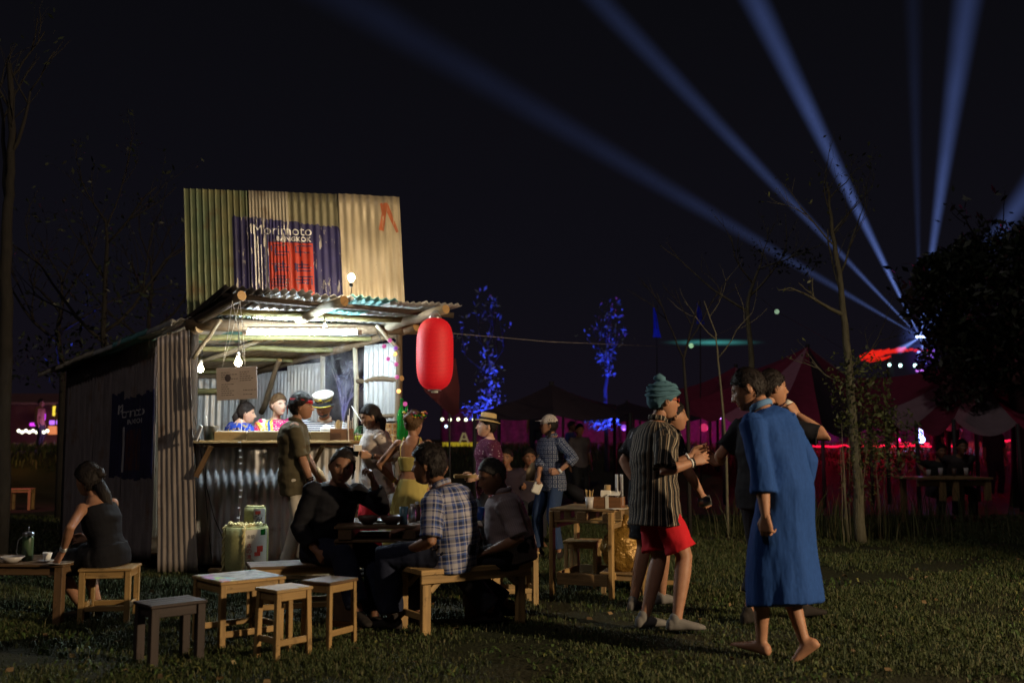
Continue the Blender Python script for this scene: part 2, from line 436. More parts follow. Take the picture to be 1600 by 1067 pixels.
def make_grass():
    n = 600000
    d = 4.6 + (RNG.random(n)**1.25)*13.0; x = (RNG.random(n)*2-1)*(0.64*d+0.6)
    c = vn(np.stack([x*1.6, d*1.6, x*0], 1)) + 0.5*vn(np.stack([x*5, d*5, x*0+4], 1))
    keep = (RNG.random(n) < 0.60 + 0.7*c)
    # worn spots around the furniture and inside the stall
    st = (np.abs((x+2.2) - (-(d-10.1))) < 1.2) & (d > 10.15) & (d < 12.6)
    keep &= ~st
    x, d, c = x[keep], d[keep], c[keep]
    H = (0.016 + 0.028*RNG.random(len(x))**2)*(1+0.5*np.clip(c, -.6, 1)) + 0.003*(d-5)
    H *= np.where(RNG.random(len(x)) > 0.985, 2.2, 1.0)
    Wd = 0.0018+0.0005*d + 0.0022*RNG.random(len(x))
    z = ground_z(x, d) + 0.018*vn(np.stack([x*0.9, d*0.9, x*0], 1))
    blades('grass', x, d, z, H, Wd, 0.75, M['grass'], 'short dewy lawn grass covering the meadow around the stall and stools', 'grass')
    # broad little weeds and clover leaves scattered in the lawn
    n = 14000; d = 4.6+RNG.random(n)*7; x = (RNG.random(n)*2-1)*(0.56*d+0.4); z = ground_z(x, d)
    k = vn(np.stack([x*2.2+9, d*2.2, x*0], 1)) > -0.05
    x, d, z = x[k], d[k], z[k]
    blades('weeds', x, d, z, 0.02+0.025*RNG.random(len(x)), 0.012+0.012*RNG.random(len(x)), 1.6, M['weed'], 'broad leaved weeds and clover growing low among the lawn grass', 'weeds')
    n = 160; d = 4.8+RNG.random(n)*8; x = (RNG.random(n)*2-1)*(0.56*d+0.3)
    blades('fallen_leaves', x, d, ground_z(x, d)+.02, 0.012+0.012*RNG.random(n), 0.03+0.02*RNG.random(n), 2.6, M['dry'], 'dry curled leaves fallen in the lawn grass', 'fallen leaves')
    # terrace edge grass, taller
    n = 30000; x = (RNG.random(n)*2-1)*26; d = 26+RNG.random(n)*16; z = ground_z(x, d)
    blades('meadow_grass', x, d, z, 0.10+0.22*RNG.random(n), 0.02+0.02*RNG.random(n), 0.4, M['grass'], 'rough taller grass on the terrace where the tents stand', 'grass')
    # tall reeds round the foot of the bare tree
    p = GX(1350, 845); n = 420
    x = np.concatenate([p.x-0.1+RNG.normal(0, 0.75, n), p.x+1.2+RNG.normal(0, .55, n//2), p.x-1.2+RNG.normal(0, .3, n//3)])
    y = p.y+0.5+RNG.normal(0, 0.45, len(x)); z = ground_z(x, y)
    blades('tall_grass', x, y, z, 0.30+0.65*RNG.random(len(x))**1.6, 0.006+0.008*RNG.random(len(x)), 0.30, M['reed'], 'tall seeding grass stems standing around the foot of the bare tree', 'tall grass')

# ---------------------------------------------------------------- materials
M = {}
def materials():
    M['soil'] = soil()
    M['grass'] = grassmat('grass', (0.026, 0.040, 0.011), (0.056, 0.070, 0.020), (0.10, 0.09, 0.04))
    M['weed'] = grassmat('weed', (0.022, 0.045, 0.009), (0.05, 0.085, 0.018), (0.12, 0.12, 0.03))
    M['dry'] = grassmat('dry_leaf', (0.10, 0.06, 0.025), (0.20, 0.13, 0.06), (0.26, 0.2, 0.1))
    M['reed'] = grassmat('reed', (0.04, 0.055, 0.016), (0.075, 0.075, 0.032), (0.10, 0.09, 0.04))
    M['pine'] = wood('pine', (0.52, 0.32, 0.12)); M['pine_pale'] = wood('pine_pale', (0.58, 0.38, 0.16))
    M['pallet'] = wood('pallet_wood', (0.42, 0.27, 0.12), 0.4); M['dark_wood'] = wood('dark_wood', (0.06, 0.04, 0.034), 0.5)
    M['brown_wood'] = wood('brown_wood', (0.20, 0.115, 0.055), 0.5)
    M['bark_log'] = wood('bark_log', (0.20, 0.135, 0.075), 0.35, 0.8, 0.6, True)
    M['dark_log'] = wood('dark_log', (0.075, 0.052, 0.036), 0.4, 0.85, 0.6, True)
    M['pale_log'] = wood('pale_log', (0.52, 0.45, 0.32), 0.5, 0.8, 0.6, True)
    M['bamboo'] = wood('bamboo', (0.30, 0.27, 0.11), 0.55, 0.5, 0.3, True)
    M['endgrain'] = wood('endgrain', (0.62, 0.36, 0.13), 0.7)
    M['tin_green'] = steel('tin_green', (0.26, 0.24, 0.11), 0.25, 0.25, 0.5, tint=(0.08, 0.13, 0.075))
    M['tin_cream'] = steel('tin_cream', (0.50, 0.44, 0.33), 0.15, 0.25, 0.5)
    M['tin_olive'] = steel('tin_olive', (0.30, 0.27, 0.16), 0.25, 0.3, 0.5)
    M['tin_sand'] = steel('tin_sand', (0.50, 0.41, 0.26), 0.08, 0.15, 0.5, tint=(0.42, 0.35, 0.24))
    M['tin_grey'] = steel('tin_grey', (0.58, 0.58, 0.60), 0.2, 0.15, 0.38)
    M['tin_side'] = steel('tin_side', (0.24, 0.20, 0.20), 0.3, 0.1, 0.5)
    M['tin_light'] = steel('tin_light', (0.50, 0.48, 0.46), 0.2, 0.15, 0.4)
    M['tin_white'] = steel('tin_white', (0.46, 0.46, 0.45), 0.2, 0.3, 0.45)
    M['tin_warm'] = steel('tin_warm', (0.55, 0.47, 0.36), 0.2, 0.15, 0.38)
    M['tin_warmlt'] = steel('tin_warmlt', (0.52, 0.44, 0.39), 0.15, 0.15, 0.42)
    M['tin_teal'] = steel('tin_teal', (0.16, 0.42, 0.42), 0.25, 0.3, 0.45)
    M['tin_dark'] = steel('tin_dark', (0.10, 0.09, 0.09), 0.5, 0.4, 0.6)
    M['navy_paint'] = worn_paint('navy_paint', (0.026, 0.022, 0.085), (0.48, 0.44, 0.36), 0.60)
    M['navy_thin'] = worn_paint('navy_thin', (0.026, 0.022, 0.10), (0.62, 0.58, 0.50), 0.55)
    M['red_paint'] = worn_paint('red_paint', (0.42, 0.035, 0.015), (0.10, 0.03, 0.05), 0.60)
    M['orange_paint'] = worn_paint('orange_paint', (0.40, 0.11, 0.04), (0.5, 0.38, 0.24), 0.60)
    M['white_paint'] = worn_paint('white_paint', (0.78, 0.76, 0.72), (0.2, 0.18, 0.28), 0.66)
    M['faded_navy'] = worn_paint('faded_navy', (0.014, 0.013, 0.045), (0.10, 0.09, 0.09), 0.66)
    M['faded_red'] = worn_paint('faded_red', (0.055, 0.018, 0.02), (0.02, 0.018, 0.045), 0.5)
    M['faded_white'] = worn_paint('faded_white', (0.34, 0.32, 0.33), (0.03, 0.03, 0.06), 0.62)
    M['grime'] = worn_paint('grime', (0.16, 0.13, 0.09), (0.42, 0.35, 0.24), 0.46)
    M['black'] = plain('black_plastic', (0.015, 0.015, 0.017), 0.4); M['white'] = plain('white_plastic', (0.75, 0.75, 0.73), 0.45, var=.1)
    M['paper'] = plain('paper', (0.68, 0.64, 0.55), 0.8, var=.12); M['card'] = plain('card', (0.36, 0.30, 0.27), 0.85, var=.18, sc=8)
    M['ink'] = plain('ink', (0.06, 0.045, 0.05), 0.8); M['rope'] = plain('rope', (0.55, 0.47, 0.22), 0.9, bump=.6, sc=30)
    M['string'] = plain('string', (0.6, 0.58, 0.55), 0.8); M['cable'] = plain('cable', (0.02, 0.02, 0.02), 0.6)
    M['straw'] = plain('straw', (0.36, 0.36, 0.16), 0.8, var=.3, sc=40, bump=.5); M['redmark'] = plain('red_print', (0.5, 0.05, 0.03), 0.7)
    M['labelw'] = plain('label_white', (0.66, 0.64, 0.58), 0.6, var=.15); M['steel'] = plain('steel', (0.5, 0.5, 0.5), 0.3, 0.9, var=.15)
    M['glass_green'] = plain('green_glass', (0.01, 0.20, 0.03), 0.08, 0, 0.6, var=.1); M['glass_green'].node_tree.nodes['Principled BSDF'].inputs['Transmission Weight'].default_value = 0.35
    M['ceramic'] = plain('ceramic', (0.45, 0.42, 0.40), 0.25, var=.1); M['dark_ceramic'] = plain('dark_ceramic', (0.10, 0.06, 0.045), 0.3)
    M['plastic_blue'] = plain('plastic_blue', (0.02, 0.07, 0.30), 0.4); M['teal_cup'] = plain('teal_cup', (0.10, 0.20, 0.24), 0.3)
    M['box_brown'] = wood('box_brown', (0.28, 0.13, 0.055), 0.6); M['masu'] = wood('masu_wood', (0.60, 0.40, 0.16), 0.75)
    M['tube'] = emit('tube_light', (0.74, 0.90, 1.0), 360); M['bulb'] = emit('bulb_light', (1.0, 0.80, 0.50), 190)
    M['bulb_sign'] = emit('sign_bulb_light', (1.0, 0.82, 0.58), 520); M['bulb_small'] = emit('small_bulb_light', (0.85, 0.95, 1.0), 80)
    M['led'] = emit('led_point', (0.9, 0.95, 1.0), .55)
def worn_paint(name, c, under, wear):
    t = NT(name); co = t.coord('pat', (14, 2.2, 1)); n = t.noise(co, 1.8, 5, 0.65); co2 = t.coord('pat', (3, 3, 1)); b = t.noise(co2, 1.4, 3)
    col = t.mix(t.ramp(b, [(0.3, 0), (0.75, 1)]), mul(c, 0.72), mul(c, 1.35))
    col = t.mix(t.ramp(n, [(wear, 0), (wear+0.05, 0.9)]), col, under); t.base(col); t.set(0.55, 0, 0.4)
    t.bump(n, 0.15, 0.002); return t.m

# ---------------------------------------------------------------- the stall
A0 = V((-3.22, 10.05, 0)); B0 = V((-1.16, 10.35, 0)); DH = V((-2.15, 2.1, 0)).normalized(); SD = 3.0
def ST(a, b, z): return A0 + (B0-A0)*a + DH*b + V((0, 0, z))
def wob_line(p0, p1, k=5, amp=0.015):
    p0, p1 = V(p0), V(p1)
    return [p0.lerp(p1, i/(k-1)) + V([random.uniform(-amp, amp) for _ in range(3)])*(0 if i in (0, k-1) else 1) for i in range(k)]
def log(name, p0, p1, r0, r1=None, mat='bark_log', parent=None, label=None, n=10, amp=0.012):
    b = MB(); pts = wob_line(p0, p1, 6, amp); r1 = r1 or r0
    b.tube(pts, [(r0+(r1-r0)*i/5)*random.uniform(0.93, 1.07) for i in range(6)], n, wob=0.05)
    nf = len(b.f); b.mi[nf-1] = 1; b.mi[nf-2] = 1
    return b.build(name, [M[mat], M['endgrain']], parent, True, label)
def stall():
    R = thing('food_stall', 'shack of corrugated iron and rough poles with a lit serving counter under a raised awning', 'market stall', ST(0.5, 1.2, 0))
    # outer left wall, four sheets running back from the front post
    def zr(b): return 2.50 - 0.27*b/3.0
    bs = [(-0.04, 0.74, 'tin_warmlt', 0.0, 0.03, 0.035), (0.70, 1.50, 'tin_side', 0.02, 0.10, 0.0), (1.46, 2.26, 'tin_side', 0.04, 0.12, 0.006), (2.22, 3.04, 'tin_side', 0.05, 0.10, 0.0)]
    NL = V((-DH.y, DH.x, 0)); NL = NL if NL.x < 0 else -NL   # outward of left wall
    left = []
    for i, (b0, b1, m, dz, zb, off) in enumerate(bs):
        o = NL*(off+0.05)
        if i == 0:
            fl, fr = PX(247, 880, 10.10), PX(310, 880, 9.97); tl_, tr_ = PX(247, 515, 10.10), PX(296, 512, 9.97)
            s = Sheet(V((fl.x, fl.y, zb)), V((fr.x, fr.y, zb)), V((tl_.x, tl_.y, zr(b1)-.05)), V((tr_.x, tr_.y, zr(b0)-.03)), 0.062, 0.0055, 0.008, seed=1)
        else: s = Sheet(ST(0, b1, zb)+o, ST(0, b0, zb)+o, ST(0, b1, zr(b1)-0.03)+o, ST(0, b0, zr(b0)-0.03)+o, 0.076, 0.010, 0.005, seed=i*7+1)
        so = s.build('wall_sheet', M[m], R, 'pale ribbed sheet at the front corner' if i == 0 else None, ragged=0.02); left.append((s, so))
    # faded painted patch on the side wall
    for idx in (1, 2):
        s, so = left[idx]; s0 = {1: 0.0, 2: 0.0}[idx]
    def side_poly(b, z): return None
    s1, o1 = left[1]; s2, o2 = left[2]
    # side sign coordinates: x along wall toward the front measured from b=2.26 end
    for s, o, bst, zb in ((s1, o1, 1.50, 0.10), (s2, o2, 2.26, 0.12)):
        # place with local u = bst - b ; sign spans b 0.62..1.62, z .85...1.85
        top = [(1.72 - k*0.05, 1.83+random.uniform(-0.03, 0.03)) for k in range(0, 21)]
        bot = [(1.72 - k*0.05, 0.92+random.uniform(-0.03, 0.02)+0.02*k/20) for k in range(0, 21)]
        conv = lambda P: [(bst-x, z-zb) for x, z in P]
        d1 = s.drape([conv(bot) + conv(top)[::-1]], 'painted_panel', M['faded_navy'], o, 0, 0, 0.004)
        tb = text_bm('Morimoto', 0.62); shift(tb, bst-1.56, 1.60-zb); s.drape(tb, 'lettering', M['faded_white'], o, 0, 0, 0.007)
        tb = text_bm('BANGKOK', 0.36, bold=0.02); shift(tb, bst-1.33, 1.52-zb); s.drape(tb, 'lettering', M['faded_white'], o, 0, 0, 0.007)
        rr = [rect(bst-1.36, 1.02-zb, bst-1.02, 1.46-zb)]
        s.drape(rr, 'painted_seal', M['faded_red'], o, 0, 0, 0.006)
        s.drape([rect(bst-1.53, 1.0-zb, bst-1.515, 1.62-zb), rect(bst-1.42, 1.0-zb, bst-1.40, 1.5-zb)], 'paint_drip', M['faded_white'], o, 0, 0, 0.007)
    # back wall
    for i in range(3):
        a0, a1 = i/3, (i+1)/3+0.03
        s = Sheet(ST(a1, SD, 0.08), ST(a0, SD, 0.08), ST(a1, SD, 2.16), ST(a0, SD, 2.16), 0.076, 0.010, 0.004, seed=20+i)
        s.build('wall_sheet', M[('tin_grey', 'tin_cream', 'tin_white')[i]], R)
    # right wall: two upper sheets, the low sheet under the opening, narrow sheet by the front
    for i, (b0, b1, z0, z1, m, pt) in enumerate([(1.36, 2.10, 0.1, 2.22, 'tin_light', .07), (2.06, 2.96, 0.1, 2.16, 'tin_grey', .07), (0.62, 1.38, 0.1, 0.98, 'tin_grey', .07), (0.05, 0.62, 0.1, 2.36, 'tin_white', .085)]):
        s = Sheet(ST(1, b0, z0), ST(1, b1, z0), ST(1, b0, z1), ST(1, b1, z1), pt, 0.011, 0.004, seed=30+i)
        s.build('wall_sheet', M[m], R)
    # counter front
    for i, (a0, a1, z0, z1, m, bb) in enumerate([(0.02, 0.52, 0.10, 1.31, 'tin_grey', 0.07), (0.50, 1.02, 0.62, 1.31, 'tin_light', 0.06), (0.44, 1.0, 0.10, 0.68, 'tin_warm', 0.085)]):
        s = Sheet(ST(a0, bb, z0), ST(a1, bb, z0), ST(a0, bb, z1), ST(a1, bb, z1), 0.078, 0.011, 0.005, seed=40+i)
        s.build('counter_sheet', M[m], R)
    b = MB(); b.beam(ST(-0.01, 0.02, 1.328), ST(1.0, 0.02, 1.328), 0.0, 0.0) if False else None
    for k, bb in enumerate((0.035, 0.175, 0.315)):
        b = MB(); x = (B0-A0).normalized(); c = ST(0.49, bb, 1.322+0.002*k)
        b.box(c, ((B0-A0).length*1.02, 0.135, 0.028), math.atan2(x.y, x.x)); b.build('counter_board', M['pine'], R)
    # fascia under the counter edge
    b = MB(); b.beam(ST(0.02, 0.0, 1.287), ST(0.97, 0.0, 1.287), 0.025, 0.035); b.build('counter_rail', M['brown_wood'], R)
    b = MB(); b.tube([PX(318, 692, 9.95), PX(322, 760, 10.05), PX(335, 810, 10.05), PX(352, 850, 10.0)], .005, 5); b.build('cable', M['cable'], R); b = MB(); b.tube([PX(304, 650, 9.95), PX(318, 735, 10.02), PX(326, 830, 10.03), PX(331, 878, 10.0)], .005, 5); b.build('cable', M['cable'], R)
    # platform boards in front
    for k in range(5):
        b = MB(); x = (B0-A0).normalized(); b.box(ST(0.52, -0.20-0.19*k, 0.075), (1.95, 0.12, 0.03), math.atan2(x.y, x.x)); b.build('floor_board', M['pallet'], R)
    for a in (0.12, 0.5, 0.92):
        b = MB(); b.beam(ST(a, 0.0, 0.03), ST(a, -1.05, 0.03), 0.07, 0.055); b.build('floor_joist', M['pallet'], R)
    for k in range(9):
        b = MB(); x = (B0-A0).normalized(); b.box(ST(0.5, 0.30+0.31*k, 0.155), (1.98, 0.27, 0.03), math.atan2(x.y, x.x)); b.build('floor_board', M['brown_wood'], R)
    # posts
    log('post', ST(0.012, 0.02, 0), ST(0.0, 0.02, 2.46), 0.055, 0.05, 'dark_log', R)
    log('post', ST(1.0, 0.0, 0), ST(0.99, 0.0, 2.46), 0.042, 0.035, 'bark_log', R)
    log('post', ST(0, SD-.05, 0), ST(0, SD-.05, 2.2), 0.05, 0.045, 'bark_log', R)
    log('post', ST(0.97, SD-.05, 0), ST(0.97, SD-.05, 2.2), 0.05, 0.045, 'dark_log', R)
    log('post', ST(1.0, 1.40, 0.1), ST(1.0, 1.40, 2.3), 0.034, 0.03, 'pale_log', R)
    log('post', ST(1.0, 0.66, 0.1), ST(1.0, 0.80, 2.42), 0.030, 0.026, 'pale_log', R)
    log('post', ST(0.62, SD-.12, 0.1), ST(0.62, SD-.12, 2.2), 0.05, 0.045, 'bark_log', R)
    log('brace', PX(408, 645, 12.0), PX(437, 562, 11.6), 0.035, 0.03, 'bark_log', R)
    for z, w in ((2.04, 0.035), (2.28, 0.03)):
        log('wall_rail', ST(0.03, SD-.1, z-0.1), ST(0.97, SD-.1, z-0.1), w, w, 'bamboo', R)
    log('wall_rail', ST(1.0, -0.02, 1.98), ST(1.0, 0.74, 1.98), 0.028, 0.026, 'bark_log', R)
    log('wall_rail', ST(1.0, -0.02, 1.60), ST(1.0, 0.70, 1.60), 0.022, 0.022, 'bark_log', R)
    # plates and beams
    log('front_beam', ST(-0.055, -0.06, 2.50), ST(1.08, -0.06, 2.485), 0.066, 0.052, 'bark_log', R, 'thick front beam with a pale cut end')
    log('wall_plate', ST(1.0, -0.25, 2.50), ST(1.0, SD, 2.15), 0.045, 0.04, 'bark_log', R)
    log('wall_plate', ST(0.0, -0.10, 2.46), ST(0.0, SD, 2.13), 0.045, 0.04, 'bark_log', R)
    log('wall_plate', ST(0.0, SD, 2.14), ST(1.0, SD, 2.14), 0.04, 0.035, 'bark_log', R)
    for b_, z in ((0.45, 2.425), (1.15, 2.35), (1.95, 2.275)):
        log('purlin', ST(-0.03, b_, z), ST(1.03, b_, z), 0.033, 0.028, 'bamboo', R)
    log('pole', PX(300, 572, 11.3), PX(450, 517, 10.5), 0.026, 0.022, 'pale_log', R, 'slim peeled pole slanting under the roof')
    # awning frame
    zf = lambda a: 2.795 - 0.145*a
    log('awning_purlin', ST(0.02, -0.36, 2.615), ST(1.04, -0.36, 2.555), 0.034, 0.03, 'bamboo', R)
    log('awning_edge', ST(-0.03, -0.66, zf(0)-0.06), ST(1.05, -0.66, zf(1.05)-0.06), 0.032, 0.026, 'dark_log', R)
    log('rafter', ST(0.0, 0.05, 2.52), PX(378, 462, 9.45), 0.05, 0.052, 'dark_log', R, 'dark round rafter at the left end of the awning')
    log('rafter', PX(466, 500, 10.05), PX(538, 470, 9.35), 0.045, 0.05, 'pale_log', R, 'short pale log sticking out under the middle of the awning')
    log('rafter', ST(0.93, 0.15, 2.50), PX(697, 483, 9.55), 0.05, 0.045, 'pale_log', R, 'pale barked rafter at the right end of the awning')
    log('knee_brace', PX(302, 560, 9.95), PX(345, 500, 9.85), 0.022, 0.02, 'pale_log', R)
    log('knee_brace', PX(588, 508, 10.2), PX(622, 545, 10.3), 0.02, 0.02, 'pale_log', R)
    b = MB(); b.beam(PX(330, 697, 9.95), PX(306, 745, 9.93), 0.055, 0.05); b.build('counter_brace', M['brown_wood'], R)
    b = MB(); b.beam(PX(504, 697, 10.1), PX(489, 728, 10.06), 0.04, 0.04); b.build('counter_brace', M['pallet'], R)
    # main roof sheets
    cuts = [-0.05, 0.30, 0.66, 1.04]
    mats = ['tin_grey', 'tin_teal', 'tin_light']
    for i in range(3):
        for j, (b0, b1) in enumerate(((0.02, 1.10), (1.02, 2.12), (2.04, 3.16))):
            a0 = cuts[i]-(0.03 if i else 0.0); a1 = cuts[i+1]; zt = lambda b_: 2.545 - 0.105*b_ - 0.012*j + 0.006*i
            s = Sheet(ST(a0, b0, zt(b0)), ST(a1, b0, zt(b0)), ST(a0, b1, zt(b1)-.01), ST(a1, b1, zt(b1)-.01), 0.09, 0.013, 0.006, seed=50+i*3+j)
            s.build('roof_sheet', M[random.choice(['tin_grey', 'tin_light', 'tin_dark', 'tin_warm', 'tin_teal']) if j else mats[i]], R)
    # eaves strips sticking out beyond the left wall, stepped
    for k, (b0, b1) in enumerate(((-0.1, 0.62), (0.45, 1.25), (1.05, 1.95), (1.75, 2.55), (2.35, 3.35))):
        zt = lambda b_: 2.555 - 0.108*b_ + 0.01*(k % 2)
        s = Sheet(ST(-0.13, b0, zt(b0)-.03), ST(0.0, b0, zt(b0)+.01), ST(-0.13, b1, zt(b1)-.035), ST(0.0, b1, zt(b1)), 0.09, 0.013, 0.006, seed=70+k)
        s.build('roof_sheet', M[('tin_light', 'tin_teal', 'tin_white', 'tin_olive', 'tin_olive')[k]], R)
        s = Sheet(ST(-0.135, b1, zt(b1)-.085), ST(-0.135, b0, zt(b0)-.08), ST(-0.128, b1, zt(b1)-.03), ST(-0.128, b0, zt(b0)-.025), 0.3, 0.004, 0.006, seed=170+k)
        s.build('roof_edge', M[('tin_white', 'tin_teal', 'tin_white', 'tin_cream', 'tin_cream')[k]], R)
    # awning sheets
    ac = [-0.04, 0.17, 0.36, 0.56, 0.76, 0.91, 1.06]; am = ['tin_dark', 'tin_grey', 'tin_white', 'tin_teal', 'tin_white', 'tin_light']
    for i in range(6):
        a0, a1 = ac[i]-(0.02 if i else 0), ac[i+1]; dz = 0.016*(i % 2) ; ov = 0.02*random.random()
        s = Sheet(ST(a0, -0.74-ov, zf(a0)+dz+0.02), ST(a1, -0.74-ov, zf(a1)+dz+.02), ST(a0, 0.06, 2.565+dz), ST(a1, 0.06, 2.56+dz), 0.082 if i < 4 else 0.062, 0.016, 0.010, seed=80+i)
        s.build('awning_sheet', M[am[i]], R)
    # sign board of upright sheets
    S0 = PX(292, 520, 10.02); S1 = PX(634, 520, 10.34); zb = 2.56
    def sgn(s, z):   # s 0..1 across, leaning to the left with height
        p = S0.lerp(S1, s); t = (z-zb)/1.35
        return V((p.x-0.085*t, p.y+0.02*t, z))
    ztop = lambda s: 3.915 - 0.006*s
    SW = (S1-S0).length
    pan = [(0.0, 0.305, 'tin_green', 0.062, 0.008, True), (0.295, 0.475, 'tin_cream', 0.034, 0.006, False), (0.465, 0.72, 'tin_olive', 0.074, 0.009, False), (0.71, 1.0, 'tin_sand', 0.082, 0.008, False)]
    K = SW/(631-290.0)   # metres per photo pixel on the sign
    def SX(px): return (px-285)*K
    def SZ(py): return (455-py)*K + 0.30     # height above the sheets' lower edge
    # ragged painted ground
    def ragged(x0, x1, y0, y1, step, jt):
        n = int((x1-x0)/step); xs = [x0+(x1-x0)*i/n for i in range(n+1)]; top = []
        for i, x in enumerate(xs):
            t = (x-x0)/(x1-x0)
            top.append((SX(x), SZ(y0 + 14*t) + random.uniform(-jt, jt) - (0.03 if i in (0, n) else 0)))
        return [(SX(x0), SZ(y1)), (SX(x1), SZ(y1))] + top[::-1]
    navy = ragged(358, 528, 333, 480, 3.2, 0.013)
    letters = shift(text_bm('Morimoto', K*91), SX(391), SZ(363)); sub = shift(text_bm('BANGKOK', K*54, bold=0.035, space=1.1), SX(427), SZ(373))
    seal = rect(SX(414), SZ(480), SX(483), SZ(375))
    glyphs = []
    gx = [(416, 446), (452, 482)]
    rr = random.Random(5)
    for x0, x1 in gx:
        y = 379
        while y < 455:
            h = 22
            for r_ in range(4):
                yy = y + r_*5.2
                if rr.random() < 0.8: glyphs.append(rect(SX(x0+rr.uniform(0, 7)), SZ(yy+1.9), SX(x1-rr.uniform(0, 7)), SZ(yy)))
            for q in range(3):
                xx = x0+rr.uniform(1, 27); ya = y+rr.uniform(0, 8); glyphs.append(rect(SX(xx), SZ(ya+rr.uniform(8, 13)), SX(xx+2.0), SZ(ya)))
            y += h+3
    for i, (s0, s1, m, pt, am_, sq) in enumerate(pan):
        off = V((0, -0.014*(i % 2), 0))
        s = Sheet(sgn(s0, zb)+off, sgn(s1, zb)+off, sgn(s0, ztop(s0))+off, sgn(s1, ztop(s1))+off, pt, am_, (0.003, 0.002, 0.003, 0.034)[i], 4.5, sq, seed=90+i)
        so = s.build('sign_sheet', M[m], R, ('green and yellow ribbed sign sheet', 'cream sign sheet with narrow ribs', 'olive sign sheet', 'dented sand coloured sign sheet with an orange stroke')[i])
        u0 = s0*SW
        pn = s.drape([navy], 'painted_panel', M['navy_thin' if i == 1 else 'navy_paint'], so, u0, 0, 0.0035)
        if i in (1, 2):
            s.drape([seal], 'painted_seal', M['red_paint'], so, u0, 0, 0.0055, 'red square seal painted on the navy ground')
            for g in ([glyphs]):
                bm = bmesh.new()
                for pl in g: bm.faces.new([bm.verts.new((x, y, 0)) for x, y in pl])
                s.drape(bm, 'seal_character', M['navy_paint'], so, u0, 0, 0.0075, kind='stuff'); bm.free()
        if i in (0, 1, 2):
            s.drape(letters, 'lettering', M['white_paint'], so, u0, 0, 0.0095); s.drape(sub, 'lettering', M['white_paint'], so, u0, 0, 0.0095)
        if i == 1:
            dr = [rect(SX(x), SZ(y1), SX(x+w), SZ(y0)) for x, y0, y1, w in ((392, 362, 470, 2.2), (397, 366, 440, 1.2), (402, 380, 470, 1.0), (409, 362, 470, 2.4), (387, 346, 362, 1.5))]
            s.drape(dr, 'paint_drip', M['white_paint'], so, u0, 0, 0.0062)
        if i == 3:
            s.drape([[(SX(594), SZ(304)), (SX(606), SZ(304)), (SX(604), SZ(318)), (SX(598), SZ(352)), (SX(590), SZ(350)), (SX(596), SZ(322))],
                     [(SX(606.2), SZ(304)), (SX(608), SZ(308)), (SX(622), SZ(352)), (SX(618), SZ(354)), (SX(604.5), SZ(320))]], 'orange_stroke', M['orange_paint'], so, u0, 0, 0.004)
    # frame behind the sign
    for z in (2.75, 3.6): log('sign_rail', sgn(0.01, z)+V((0, .06, 0)), sgn(0.99, z)+V((0, .06, 0)), 0.03, 0.03, 'bark_log', R)
    log('sign_post', ST(0.0, 0.06, 2.4), sgn(0.03, 3.8)+V((0, .1, 0)), 0.035, 0.03, 'bark_log', R)
    log('sign_post', ST(1.0, 0.06, 2.4), sgn(0.97, 3.8)+V((0, .1, 0)), 0.035, 0.03, 'bark_log', R)
    return R

